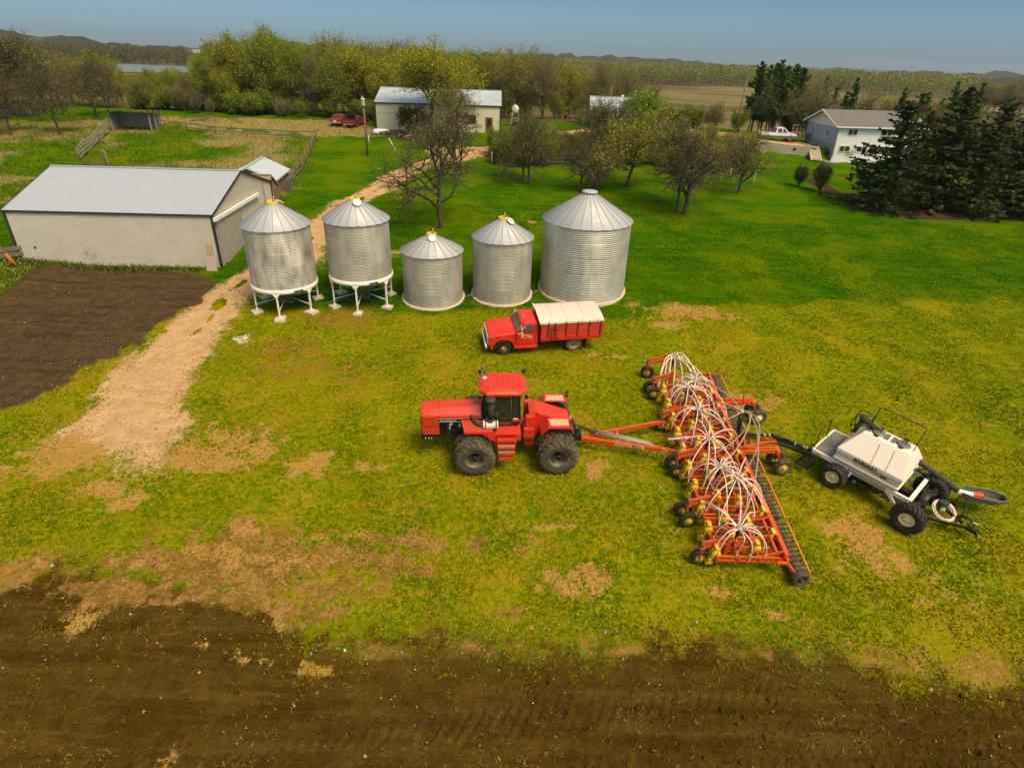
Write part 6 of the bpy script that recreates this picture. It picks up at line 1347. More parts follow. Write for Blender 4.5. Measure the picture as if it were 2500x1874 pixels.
    mb.cyl((xa + .4, -.9, .50), (xb + .1, -.85, .46), .035, n=8); mb.box((xa + 1.2, -.75, .48), (1.2, .15, .08)); mb.build('metering_unit', DUSTB, root)
    mb = MB(); mb.cyl((xa + 1.15, -1.0, .6), (xa + 1.2, -1.06, .6), .09, n=14); mb.cyl((xa + 2.3, -.95, .55), (xa + 2.35, -1.0, .55), .11, n=14); mb.build('sprocket', RIMS, root)
    mb = MB(); mb.lathe([(.12, -.16), (.42, -.17), (.46, -.12), (.46, .12), (.42, .17), (.2, .16), (.16, .1), (.12, .1)], 26, 'X', (xr + .35, .1, .62)); mb.box((xr + .3, .3, .95), (.3, .4, .2)); fan = mb.build('fan', MBLACK, root)
    mb = MB(); 
    for z in (.5, .78): mb.bar((xr + .05, -.7, z), (xr + .62, -.2, z), .03, .04)
    mb.build('fan_guard', DUSTB, fan)
    mb = MB(); mb.bar((xf - .05, -1.35, zf), (xf - .35, -1.62, .3), .05, .06); mb.bar((xf + .5, -1.35, zf), (xf + .22, -1.62, .3), .05, .06)
    for k in range(4): t_ = k / 3.6 + .08; mb.bar((xf - .05 - .3 * t_, -1.35 - .27 * t_, zf - .82 * t_), (xf + .5 - .28 * t_, -1.35 - .27 * t_, zf - .82 * t_), .1, .03)
    mb.build('ladder', MBLACK, root)
    # drawbar triangle with jack and coupler
    he = L(1720, 1140, .45)
    mb = MB(); mb.bar((xr - .05, -.9, .55), (xr + 1.0, -.62, .5), .09, .11); mb.bar((xr + 1.0, -.62, .5), he, .09, .11); mb.bar((xr - .05, .9, .55), he + Vector((-.3, .1, .02)), .09, .11); mb.bar((xr + .1, -.75, .36), (xr + .9, -.62, .38), .08, .08); mb.box(he + Vector((.08, 0, 0)), (.42, .22, .16)); mb.bar(he + Vector((-.5, -.3, .04)), he + Vector((-.5, .35, .04)), .07, .09); mb.bar(he + Vector((.2, 0, -.05)), he + Vector((.38, .0, -.2)), .06, .08)
    db = mb.build('drawbar', MBLACK, root)
    mb = MB(); mb.tube([he + Vector((-.45, .25, .05)), he + Vector((-.5, .6, .55))], .03, 6); mb.tube([he + Vector((-.6, .45, .55)), he + Vector((-.3, .85, .62))], .022, 6)
    for i in range(4): hose(mb, he + Vector((-.6, .1 + .06 * i, .1)), he + Vector((.1, .05 + .05 * i, .12)), .22, .015)
    mb.build('hose_stand', MBLACK, db)
    mb = MB(); 
    for i in range(3): mb.tube([he + Vector((-.1 + .06 * i, .12, .22)), he + Vector((.08 + .06 * i, .2, .26))], .022, 6)
    mb.build('coupler', RIMS, db)
    # auger: from above the far rear corner down past the free end to the hopper
    t0 = L(775, 165, 3.25); t1 = L(1630, 815, .98); 
    mb = MB(); mb.tube([t0, t1], .115, 16); mb.lathe([(0, -.2), (.15, -.18), (.17, 0), (.15, .16), (0, .18)], 12, c=t0 + Vector((-.05, 0, .05))); mb.tube([t0 + Vector((-.05, 0, 0)), t0 + Vector((-.18, -.1, -.75))], .10, 10); ag = mb.build('auger', DUSTB, root)
    mb = MB(); d = (t1 - t0).normalized(); mb.tube([t0 + d * .3 + Vector((.1, .14, .06)), t0 + d * 2.2 + Vector((.1, .14, .06))], .035, 8); mb.build('auger_pipe', GREYP, ag)
    mb = MB(); mb.tube([t0 + d * 3.5 + Vector((0, -.1, -.02)), t0 + d * 3.35 + Vector((-.25, -.3, -.2)), (xr - .1, 1.05, zf + .15)], .05, 8); mb.box((xr - .1, 1.08, zf + .16), (.25, .2, .14)); mb.build('auger_bracket', MBLACK, ag)
    h1 = L(2010, 930, .55); dx = (h1 - t1); dx.z = 0; Ln = dx.length; dx.normalize(); sdv = Vector((-dx.y, dx.x, 0)); prof = [(0, .16, .30, .10), (.35, .34, .40, .0), (Ln * .75, .36, .32, -.02), (Ln, .17, .22, .06)]
    mb = MB(); vs = []; z0_ = t1.z - .28
    for s_, w, hh, zz_ in prof:
        c = t1 + dx * s_; c.z = z0_ + zz_
        for a, b in ((-w, hh), (-w * .75, 0), (w * .75, 0), (w, hh)): vs.append(c + sdv * a + Vector((0, 0, b)))
    fsx = [(i * 4 + j, i * 4 + j + 1, (i + 1) * 4 + j + 1, (i + 1) * 4 + j) for i in range(3) for j in range(3)] + [(12, 13, 14, 15)]
    mb.add(vs, fsx, False); 
    for i in range(3):
        for j in (0, 3): mb.bar(vs[i * 4 + j], vs[(i + 1) * 4 + j], .05, .05)
    mb.bar(vs[12], vs[15], .05, .05); mb.build('auger_hopper', MATS['hatch_grey'], ag, recalc=False)
    mb = MB(); a = t1 - d * .12; b = t1 + dx * .55; b.z = z0_ + .22; mb.tube([a, t1, b], [.125, .15, .13], 12); fl_ = mb.build('auger_boot', mat('boot_white', (.72, .66, .62), .6, var=.1), ag)
    mb = MB(); c = t1 + dx * .78; c.z = z0_ + .24; mb.at(Matrix.Translation(c) @ Matrix.Rotation(math.atan2(dx.y, dx.x), 4, 'Z')); mb.box((0, 0, 0), (.42, .26, .16)); mb.build('red_flap', mat('flap_red', (.62, .08, .03), .5), fl_)
    mb = MB(); mb.tube([t1 + dx * .1 + Vector((0, 0, -.28)), t1 + dx * .05 - Vector((0, .1, .62))], .03, 6); mb.cyl(t1 + dx * .05 - Vector((.0, .16, .66)), t1 + dx * .05 - Vector((0, .06, .66)), .14, n=14); mb.build('auger_wheel', MBLACK, ag)
    # rolled white hose and green pail riding on the drawbar: things of their own
    pc_ = M @ (L(1480, 985, .55))
    mb = MB(); N = 14; 
    for k in range(5):
        pts = []
        for i in range(29): a = 2 * math.pi * i / 28; rr_ = .43 + .035 * (k % 3); pts.append((math.cos(a) * rr_ + .012 * k, math.sin(a) * rr_, .05 * (k // 2) + .02 * (k % 2)))
        mb.tube(pts, .028, 7, cap=False)
    hz = mb.build('hose_coil', HOSEW, None, loc=pc_); hz.rotation_euler = (R(28), R(-8), .4); tag(hz, 'coil of thick white hose lying on the cart drawbar', 'hose')
    pb = M @ (L(1470, 960, .55)); mb = MB(); mb.lathe([(0, 0), (.15, 0), (.17, .02), (.19, .38), (.20, .39)], 22); pail = mb.build('pail', mat('pail_green', (.01, .16, .04), .45), None, loc=pb - Vector((0, 0, .05))); tag(pail, 'green pail with a dark lid standing inside the white hose coil', 'pail')
    mb = MB(); mb.lathe([(.205, .375), (.21, .42), (.18, .43), (0, .43)], 22); mb.build('lid', DUSTB, pail)
    mb = MB(); q = Vector((-.33, -.94, 0)); mb.at(frame((q.x * .186, q.y * .186, .15), (-q.y, q.x, 0), (0, 0, 1))); 
    for x in (-.055, .035): mb.lathe([(.02, -.002), (.05, -.002), (.05, .004), (.02, .004)], 12, c=(x, .03, .004), close=True)
    mb.bar((-.1, -.06, 0), (.09, -.06, 0), .05, .006, (0, 1, 0)); mb.build('pail_mark', WHITE, pail)
    return root
CART = cart()

# ================================================================== pickup and cars
def loft(mb, secs, smooth=False, cap=True):
    n = len(secs[0]); vs = [p for s in secs for p in s]; fs = [(i * n + j, i * n + (j + 1) % n, (i + 1) * n + (j + 1) % n, (i + 1) * n + j) for i in range(len(secs) - 1) for j in range(n)]
    if cap: fs += [tuple(range(n)), tuple((len(secs) - 1) * n + j for j in range(n))]
    mb.add(vs, fs, smooth)
def vehicle(name, label, cat, loc, ang, body_prof, cab_prof, w, paint, lower, wheel_x, r, glass, bumper, rimm, win_split, cab_in=.22, clad=None):
    "side profiles (x forward) pulled across the width; wheels, windows, lamps and bumpers as parts"
    root = empty(name, loc, (0, 0, ang), label, cat); h = w / 2
    mb = MB(); n = len(body_prof); secs = []
    for y, k in ((-h + .06, .0), (-h, 1), (h, 1), (h - .06, 0)):
        secs.append([(x * (1 if k else .985), y, z) for x, z in body_prof])
    loft(mb, secs); body = mb.build('body', paint, root, bevel=.03)
    mb = MB(); zb = min(z for x, z in cab_prof); zt = max(z for x, z in cab_prof)
    ins = lambda z: h - .03 - cab_in * (z - zb) / (zt - zb)
    loft(mb, [[(x, -ins(z), z) for x, z in cab_prof], [(x, ins(z), z) for x, z in cab_prof]]); cabin = mb.build('cabin', paint, root, bevel=.03)
    (xa, za), (xb_, zb2), (xc, zc), (xd, zd) = cab_prof[0], cab_prof[1], cab_prof[-2], cab_prof[-1]
    def glass_quad(p, q, nm):
        (x0, z0), (x1, z1) = p, q; a, b = .12, .9; m = MB(); lx = lambda t: x0 + (x1 - x0) * t; lz = lambda t: z0 + (z1 - z0) * t; dn = Vector((z1 - z0, 0, -(x1 - x0))).normalized() * .012
        if dn.x * (x0 - (cab_prof[0][0] + cab_prof[-1][0]) / 2) < 0: dn = -dn
        m.add([Vector((lx(t), s * (ins(lz(t)) - .08), lz(t))) + dn for t, s in ((a, -1), (a, 1), (b, 1), (b, -1))], [(0, 1, 2, 3)], False); m.build(nm, glass, cabin)
    glass_quad((xa, za), (xb_, zb2), 'rear_window'); glass_quad((xd, zd), (xc, zc), 'windshield')
    for s in (-1, 1):
        for (x0, x1) in win_split:
            z0, z1 = zb + .06, zt - .09; m = MB(); f = lambda x, z: (x, s * (ins(z) + .008), z); tr = .10 * (1 if x1 >= max(a for a, b in win_split) - .01 and False else 0)
            top = lambda x: x
            sl = (xd - xc) / max(zd - zc, -9) if False else 0
            xl0, xl1 = x0, x1
            rear_edge = xa + (xb_ - xa) * ((z1 - za) / (zb2 - za)) + .12; front_edge = xd + (xc - xd) * ((z1 - zd) / (zc - zd)) - .10
            m.add([f(x0, z0), f(x1, z0), f(min(x1, front_edge), z1), f(max(x0, rear_edge), z1)], [(0, 1, 2, 3)], False); m.build('side_window', glass, cabin)
    for x in wheel_x:
        for s in (-1, 1):
            wheel(root, 'veh' + name + '%.2f' % r, (x, s * (h - .12), r), (r, .24, r * .62, 28, .008, .05, .07, False), TYREB, rimm, flip=s < 0)
            m = MB(); pts = [(x + math.cos(math.pi * i / 10) * (r + .09), s * (h + .004), max(r + math.sin(math.pi * i / 10) * (r + .09) - .02, .3)) for i in range(11)]; m.add(pts + [(x, s * (h + .004), .3)], [(i, i + 1, 11) for i in range(10)], False); m.build('wheel_arch', MBLACK, body)
    x1, x0 = max(x for x, z in body_prof), min(x for x, z in body_prof)
    m = MB(); m.box((x0 - .03, 0, bumper[0]), (.12, w - .06, bumper[1])); m.build('rear_bumper', bumper[2], root, bevel=.02); m = MB(); m.box((x1 + .03, 0, bumper[0]), (.12, w - .06, bumper[1])); m.build('front_bumper', bumper[2], root, bevel=.02)
    for s in (-1, 1):
        m = MB(); m.box((x0 - .005, s * (h - .16), bumper[0] + .34), (.03, .22, .16)); m.build('tail_light', mat('tail_red', (.45, .02, .015), .3), body); m = MB(); m.box((x1 + .005, s * (h - .2), bumper[0] + .28), (.03, .3, .14)); m.build('headlight', MATS['lens'], body)
    if clad:
        for s in (-1, 1): m = MB(); m.box(((x0 + x1) / 2, s * (h + .012), clad[0]), (x1 - x0 - .1, .03, clad[1])); m.build('cladding', clad[2], body)
    return root
a_, b_ = gp(1850 + 180 / 6.32, 240 + 660 / 6.32), gp(1850 + 465 / 6.32, 240 + 668 / 6.32)
dirv = (b_ - a_); ang = R(-3); mid = (a_ + b_) / 2
WPAINT = mat('white_car_paint', (.80, .80, .80), .3, coat=.3); VGLASS = mat('car_glass', (.025, .03, .028), .1, spec=.7); GCLAD = mat('grey_cladding', (.09, .09, .085), .7)
pk = vehicle('pickup_truck', 'white four door pickup with dark grey lower panels parked above the retaining wall', 'pickup', (mid.x, mid.y + 1.0, float(gz(mid.x, mid.y + 1.0)) + .02), ang,
    [(-2.75, .5), (2.55, .45), (2.68, .62), (2.68, .98), (2.5, 1.12), (1.25, 1.22), (-2.65, 1.28), (-2.78, 1.15)], [(-.66, 1.2), (-.48, 1.90), (.62, 1.92), (1.48, 1.18)], 1.98, WPAINT, None, (-1.72, 1.68), .40, VGLASS, (.62, .24, GCLAD), RIMS, ((-.42, .30), (.40, 1.2)), clad=(.60, .38, GCLAD))
m = MB(); m.box((-1.72, 0, 1.29), (1.9, 1.6, .05)); m.bar((-1.35, .84, 1.28), (-.54, .76, 1.82), .1, .2); m.bar((-1.35, -.84, 1.28), (-.54, -.76, 1.82), .1, .2); m.build('bed_cover', GCLAD, pk)
RCAR = mat('faded_red_paint', (.24, .03, .022), .45, var=.1, scale=2, dirt=(.25, .1, .06), dirt_amt=.3); MCAR = mat('maroon_paint', (.20, .014, .02), .45, var=.15, scale=2, dirt=(.1, .05, .03), dirt_amt=.4)
CHROME = mat('dull_chrome', (.55, .52, .48), .35, .7)
sedan = [(-2.3, .32), (2.3, .30), (2.36, .5), (2.3, .74), (1.1, .90), (-1.35, .94), (-2.3, .90), (-2.36, .6)]; top = [(-1.45, .90), (-.92, 1.36), (.30, 1.38), (1.05, .88)]
c = gp(780 + 310 / 7.373, 230 + 600 / 7.373)
rc = vehicle('parked_car', 'faded red sedan seen from behind at the wood edge, left of the maroon wreck', 'car', (c.x, c.y + 2.3, float(gz(c.x, c.y + 2))), R(86), sedan, top, 1.76, RCAR, None, (-1.35, 1.4), .31, VGLASS, (.42, .14, CHROME), RIMS, ((-.95, -.05), (.02, .85)))
m = MB(); m.box((-2.38, 0, .62), (.02, .36, .16)); m.build('licence_plate', WHITE, rc)
c = gp(780 + 560 / 7.373, 230 + 625 / 7.373)
wc = vehicle('wrecked_car', 'maroon car with its trunk lid open, right of the red sedan', 'car', (c.x + .35, c.y + 2.25, float(gz(c.x, c.y + 2))), R(74), sedan, top, 1.76, MCAR, None, (-1.35, 1.4), .30, VGLASS, (.38, .12, CHROME), RIMS, ((-.95, -.05), (.02, .85)))
m = MB(); m.box((-1.75, 0, .93), (.95, 1.5, .06)); m.build('trunk_opening', MBLACK, wc); m = MB(); m.box((-1.36, 0, 1.32), (.06, 1.5, .78), (0, -.25, 0)); m.mat_i(1); m.box((-1.40, 0, 1.31), (.03, 1.42, .72), (0, -.25, 0)); m.build('trunk_lid', [MCAR, MBLACK], wc)
m = MB(); m.box((1.0, -1.2, .72), (.95, .05, .6), (0, 0, .9)); m.build('door', MCAR, wc)
# ------------------------------------------------------------------ vegetation
BARK = mat('dark_bark', (.060, .044, .030), .9, var=.3, scale=3)
BARK2 = mat('grey_bark', (.115, .092, .066), .9, var=.3, scale=3)
TWIG = mat('brown_twigs', (.135, .10, .046), .9, var=.3, scale=.8)
TWIG2 = mat('grey_twigs', (.19, .15, .085), .9, var=.3, scale=.8)
def leafmat(name, a, b, trans=.25):
    m = bpy.data.materials.new(name); m.use_nodes = True; n = m.node_tree.nodes; l = m.node_tree.links; p = n['Principled BSDF']
    t = n.new('ShaderNodeTexCoord'); no = n.new('ShaderNodeTexNoise'); no.inputs['Scale'].default_value = .9; no.inputs['Detail'].default_value = 5; no.inputs['Roughness'].default_value = .75; l.new(t.outputs['Object'], no.inputs['Vector'])
    oi = n.new('ShaderNodeObjectInfo'); ad = n.new('ShaderNodeMath'); ad.operation = 'MULTIPLY_ADD'; ad.inputs[1].default_value = .22; l.new(oi.outputs['Random'], ad.inputs[0]); l.new(no.outputs['Fac'], ad.inputs[2])
    mr = n.new('ShaderNodeMapRange'); mr.inputs[1].default_value = .40; mr.inputs[2].default_value = .82; l.new(ad.outputs[0], mr.inputs[0])
    mx = n.new('ShaderNodeMix'); mx.data_type = 'RGBA'; mx.inputs[6].default_value = (*a, 1); mx.inputs[7].default_value = (*b, 1); l.new(mr.outputs[0], mx.inputs[0]); l.new(mx.outputs[2], p.inputs['Base Color'])
    p.inputs['Roughness'].default_value = .75; p.inputs['Specular IOR Level'].default_value = .15
    tr = n.new('ShaderNodeBsdfTranslucent'); l.new(mx.outputs[2], tr.inputs['Color']); ms = n.new('ShaderNodeMixShader'); ms.inputs[0].default_value = trans
    out = n['Material Output']; l.new(p.outputs[0], ms.inputs[1]); l.new(tr.outputs[0], ms.inputs[2]); l.new(ms.outputs[0], out.inputs['Surface']); return m
LF_OLIVE = leafmat('olive_buds', (.13, .13, .006), (.22, .215, .008))
LF_YELO = leafmat('olive_yellow_leaf', (.16, .165, .006), (.28, .27, .008))
LF_YEL = leafmat('yellow_green_leaf', (.22, .235, .004), (.40, .39, .007))
LF_GRN = leafmat('spring_green_leaf', (.13, .20, .004), (.25, .32, .006))
LF_BRI = leafmat('bright_green_leaf', (.14, .25, .008), (.26, .38, .016))
LF_DARK = leafmat('dark_bush_leaf', (.035, .055, .010), (.07, .095, .014))
NEEDLE = leafmat('spruce_needles', (.017, .034, .006), (.056, .078, .015), .14)
PINEN = leafmat('pine_needles', (.022, .062, .008), (.055, .105, .012), .12)
def frusta(segs, n):
    "segs (k,8): p0 p1 r0 r1 -> vertices and quads"
    S = np.array(segs, float); p0, p1, r0, r1 = S[:, 0:3], S[:, 3:6], S[:, 6], S[:, 7]
    d = p1 - p0; d /= np.linalg.norm(d, axis=1)[:, None] + 1e-9
    h = np.where(np.abs(d[:, 2:3]) < .9, np.array([[0, 0, 1.]]), np.array([[1., 0, 0]])); a = np.cross(d, h); a /= np.linalg.norm(a, axis=1)[:, None] + 1e-9; b = np.cross(d, a)
    V = []
    for j in range(n): t = 2 * math.pi * j / n; V.append(p0 + (a * math.cos(t) + b * math.sin(t)) * r0[:, None])
    for j in range(n): t = 2 * math.pi * j / n; V.append(p1 + (a * math.cos(t) + b * math.sin(t)) * r1[:, None])
    V = np.stack(V, 1).reshape(-1, 3); k = len(S); base = np.arange(k)[:, None] * 2 * n
    F = np.concatenate([np.stack([base[:, 0] + j, base[:, 0] + (j + 1) % n, base[:, 0] + n + (j + 1) % n, base[:, 0] + n + j], 1) for j in range(n)])
    return V, F
def leaves(P, s, rs, flat=0.0):
    "one bent leaf clump (quad) at each point"
    k = len(P); u = rs.normal(size=(k, 3)); u[:, 2] *= 1 - flat; u /= np.linalg.norm(u, axis=1)[:, None]; w = rs.normal(size=(k, 3)); v = np.cross(u, w); v /= np.linalg.norm(v, axis=1)[:, None] + 1e-9
    sz = s * rs.uniform(.5, 1.3, (k, 1)); a = u * sz; b = v * sz * rs.uniform(.35, .8, (k, 1))
    V = np.stack([P - a, P + b * .9, P + a, P - b], 1).reshape(-1, 3); F = np.arange(4 * k).reshape(-1, 4); return V, F
def grow(rs, H, trunk_r, first, lens, nums, ang, gnarl, up_, droop=0.0, lean=(0, 0)):
    levels = [[] for _ in range(len(lens) + 1)]; tips = []
    def branch(p, d, L, r, lv):
        ns = 5 if lv == 0 else (4 if lv <= 2 else 2); pts = [p]; q = p.copy(); rad = r
        last = lv == len(lens)
        for i in range(ns):
            d = d + rs.normal(size=3) * gnarl * (.5 if lv == 0 else 1) + np.array([0, 0, up_ if lv else .1]) - np.array([0, 0, droop]) * (lv > 1); d /= np.linalg.norm(d)
            q2 = q + d * L / ns; r2 = r * (1 - (i + 1) / ns * (.55 if not last else .75)); levels[lv].append((*q, *q2, rad, r2)); q, rad = q2, r2; pts.append(q)
        if last: tips.append(q); tips.append(pts[1]); return
        k = nums[lv]
        for c in range(k):
            f = (first + (1 - first) * (c + rs.uniform(.2, .9)) / k) if lv == 0 else rs.uniform(.25, 1.0)
            f = min(f, .999); i = int(f * ns); t = f * ns - i; o = pts[i] * (1 - t) + pts[i + 1] * t
            dd = pts[i + 1] - pts[i]; dd /= np.linalg.norm(dd); a = ang * rs.uniform(.6, 1.3) * (1.15 - .45 * f if lv == 0 else 1); az = (c * 2.4 + rs.uniform(-.5, .5)) if lv == 0 else rs.uniform(0, 6.28)
            h = np.array([1., 0, 0]) if abs(dd[2]) > .8 else np.array([0, 0, 1.]); e1 = np.cross(dd, h); e1 /= np.linalg.norm(e1); e2 = np.cross(dd, e1)
            nd = dd * math.cos(a) + (e1 * math.cos(az) + e2 * math.sin(az)) * math.sin(a)
            branch(o, nd, lens[lv] * H * rs.uniform(.65, 1.2) * (1 if lv else 1.15 - .5 * f), max(r * (.68 - .25 * f), .012) if lv < 2 else r * .5, lv + 1)
        if lv > 0: branch(q, d, lens[lv] * H * .8, rad, lv + 1)
    branch(np.zeros(3), np.array([lean[0], lean[1], 1.]), H * .80, trunk_r, 0)
    return levels, np.array(tips)
MESH = {}
def make_tree(key, seed, H, trunk_r, first, lens, nums, ang, gnarl, up_, bark, twig, leaf=None, nleaf=0, lsize=.12, droop=0, lean=(0, 0), twig_r=.014, spread=.25, stems=1, jit=.35):
    rs = np.random.RandomState(seed); TV = []; TF = []; CV = []; CF = []; MI = []; tips = []; nt = 0; nc = 0
    for s in range(stems):
        ln = lean if stems == 1 else (math.cos(s * 2.4 + seed) * rs.uniform(.15, .55), math.sin(s * 2.4 + seed) * rs.uniform(.15, .55))
        lv, tp = grow(rs, H * (1 if stems == 1 else rs.uniform(.75, 1.05)), trunk_r, first, lens, nums, ang, gnarl, up_, droop, ln); tips.append(tp)
        for i, sg in enumerate(lv):
            if not sg: continue
            if i < 3 and i < len(lv) - 1:
                V, F = frusta(sg, 7 if i == 0 else 5); TV.append(V); TF.append(F + nt); nt += len(V)
            else:
                S = np.array(sg); S[:, 6:8] = np.maximum(S[:, 6:8], twig_r * (1 if i < len(lv) - 1 else .8)); V, F = frusta(S, 3); CV.append(V); CF.append(F + nc); nc += len(V); MI.append(np.zeros(len(F), int))
    tips = np.concatenate(tips)
    if nleaf:
        P = tips[rs.randint(0, len(tips), nleaf)] + rs.normal(size=(nleaf, 3)) * jit; P[:, 2] = np.maximum(P[:, 2], .15); V, F = leaves(P, lsize, rs); CV.append(V); CF.append(F + nc); MI.append(np.ones(len(F), int))
    t = mesh_np('trunk', np.concatenate(TV), np.concatenate(TF), bark, smooth=True); c = mesh_np('crown', np.concatenate(CV), np.concatenate(CF), [twig, leaf or twig], mi=np.concatenate(MI))
    top = float(np.concatenate(CV)[:, 2].max()); MESH[key] = (t.data, c.data, top)
    bpy.data.objects.remove(t); bpy.data.objects.remove(c)
def make_conifer(key, seed, H, W, mat_n, whorls, per, droop, base, quads, ns, top_p=1.0, open_=0.0):
    rs = np.random.RandomState(seed); seg = [(0, 0, -.3, 0, 0, H * .5, W * .035, W * .022), (0, 0, H * .5, 0, 0, H * .98, W * .022, .02)]; br = []; P = []
    for i in range(whorls):
        t = (i + rs.uniform(-.2, .2)) / whorls; z = H * (base + (1 - base) * max(t, 0)); L0 = W / 2 * (1 - max(t, 0)) ** top_p * (.35 + .65 * min(1, (t + .12) / .22)) + .12
        for j in range(per):
            if rs.rand() < open_: continue
            a = 6.283 * (j + rs.uniform(-.3, .3)) / per + i * .7; L = L0 * rs.uniform(.5, 1.28); d = np.array([math.cos(a), math.sin(a), 0]); p = np.array([0, 0, z]); n = 4; pts = [p]
            for k in range(n): q = p + d * L / n + np.array([0, 0, (-droop * (1 - t * .9) + .13 * k * (1 - t) + .30 * t) * L / n]); br.append((*p, *q, .035, .025)); p = q; pts.append(p)
            m = max(3, int(quads * L / (W / 2)))
            for k in range(m):
                f = (k + rs.rand()) / m; i_ = min(int(f * n), n - 1); tt = f * n - i_; c = pts[i_] * (1 - tt) + pts[i_ + 1] * tt; sw = (1 - abs(f - .45) * 1.1) * L * .21; P.append(c + np.array([-d[1], d[0], 0]) * rs.uniform(-sw, sw) + np.array([0, 0, rs.uniform(-.22, .06)]))
    P = np.array(P); V1, F1 = frusta(seg, 8); V2, F2 = frusta(br, 3); V3, F3 = leaves(P, ns, rs, .45); V3[:, 2] -= .0
    t = mesh_np('trunk', V1, F1, BARK, smooth=True); c = mesh_np('crown', np.concatenate([V2, V3]), np.concatenate([F2, F3 + len(V2)]), [BARK, mat_n], mi=np.concatenate([np.zeros(len(F2), int), np.ones(len(F3), int)]))
    MESH[key] = (t.data, c.data, H); bpy.data.objects.remove(t); bpy.data.objects.remove(c)
def plant(key, name, x, y, h, label, cat, group=None, rz=None, wide=1.0, rng=random.Random(11), sink=.1):
    td, cd, top = MESH[key]; s = h / top; r = bpy.data.objects.new(name, None); COL.objects.link(r); r.empty_display_size = .3
    r.location = (x, y, float(gz(x, y)) - sink); r.rotation_euler = (0, 0, rng.uniform(0, 6.28) if rz is None else rz); r.scale = (s * wide, s * wide, s); tag(r, label, cat, group)
    for nm, d in (('trunk', td), ('crown', cd)): o = bpy.data.objects.new(nm, d); COL.objects.link(o); o.parent = r
    return r
OTWIG = mat('dark_oak_twigs', (.080, .057, .030), .9, var=.3, scale=.8)
OAK = dict(ang=1.08, gnarl=.23, up_=.035, bark=BARK, twig=OTWIG)
make_tree('oak_a', 3, 9.5, .27, .24, (.54, .30, .16, .08), (9, 6, 5, 4), leaf=LF_YEL, nleaf=1300, lsize=.085, twig_r=.011, **OAK)
make_tree('oak_b', 8, 9.5, .25, .27, (.48, .28, .16, .085), (9, 6, 5, 5), leaf=LF_YEL, nleaf=2200, lsize=.09, twig_r=.011, **OAK)
make_tree('oak_c', 15, 9.5, .23, .30, (.48, .28, .15, .085), (9, 6, 5, 4), leaf=LF_YEL, nleaf=1200, lsize=.085, twig_r=.011, lean=(.12, .0), **OAK)
make_tree('bud_a', 23, 12, .32, .42, (.46, .27, .14, .07), (10, 6, 6, 4), .95, .15, .07, BARK, TWIG, LF_YEL, 17000, .13, jit=.34, twig_r=.011)
make_tree('bud_b', 29, 9, .2, .30, (.46, .27, .15, .08), (9, 6, 5, 4), .95, .16, .08, BARK, TWIG, LF_YEL, 5500, .11, jit=.28, twig_r=.011)
make_tree('wood_a', 31, 11, .18, .10, (.40, .25, .14, .08), (12, 6, 5, 4), .8, .13, .11, BARK2, TWIG2, LF_YELO, 5200, .15, twig_r=.016, jit=.4)
make_tree('wood_b', 37, 11, .17, .10, (.38, .25, .15, .08), (12, 6, 5, 4), .75, .13, .12, BARK, TWIG, LF_GRN, 6500, .16, twig_r=.015, jit=.45)
make_tree('wood_c', 41, 11, .20, .14, (.42, .27, .15, .08), (11, 6, 6, 4), .9, .16, .08, BARK, TWIG2, LF_OLIVE, 2600, .13, twig_r=.015, jit=.3)
make_tree('wood_d', 43, 10, .16, .10, (.40, .25, .15, .08), (12, 6, 5, 4), .8, .14, .10, BARK, TWIG, LF_YEL, 6000, .15, twig_r=.015, jit=.4)
make_tree('shrub_bare', 51, 3.5, .045, .1, (.45, .28, .16), (6, 5, 5), .5, .12, .12, BARK2, TWIG2, LF_OLIVE, 500, .09, twig_r=.012, stems=7, jit=.15)
make_tree('shrub_green', 53, 3.5, .045, .1, (.45, .28, .16), (6, 5, 5), .55, .12, .10, BARK, TWIG, LF_GRN, 3200, .095, twig_r=.012, stems=7, jit=.2)
make_tree('belt_olive', 55, 4.2, .045, .1, (.45, .28, .16), (6, 5, 5), .6, .13, .10, BARK2, TWIG2, LF_YEL, 3600, .085, twig_r=.011, stems=6, jit=.22)
make_tree('shrub_bright', 57, 5, .06, .1, (.42, .26, .15), (6, 6, 5), .6, .12, .08, BARK, TWIG, LF_BRI, 6500, .12, twig_r=.012, stems=8, jit=.3)
make_tree('shrub_dark', 59, 3, .04, .08, (.45, .28, .18), (6, 5, 5), .5, .12, .10, BARK, TWIG, LF_DARK, 3800, .10, twig_r=.012, stems=9, jit=.18)
make_conifer('spruce_a', 61, 10.5, 9.2, NEEDLE, 22, 9, .34, .05, 46, .27, .8, .12)
make_conifer('spruce_b', 67, 11.5, 8.0, NEEDLE, 22, 8, .38, .08, 42, .27, .85, .16)
make_conifer('pine_a', 71, 8, 4.2, PINEN, 14, 6, -.10, .28, 22, .34, .55, .28)
make_conifer('pine_b', 73, 8.5, 3.4, PINEN, 15, 5, -.05, .22, 20, .32, .75, .25)
def pt(f, *q): c = gp(*f(*q)); return c.x, c.y
z4c = lambda x, y: (1800 + x / 3.159, 80 + y / 3.159)
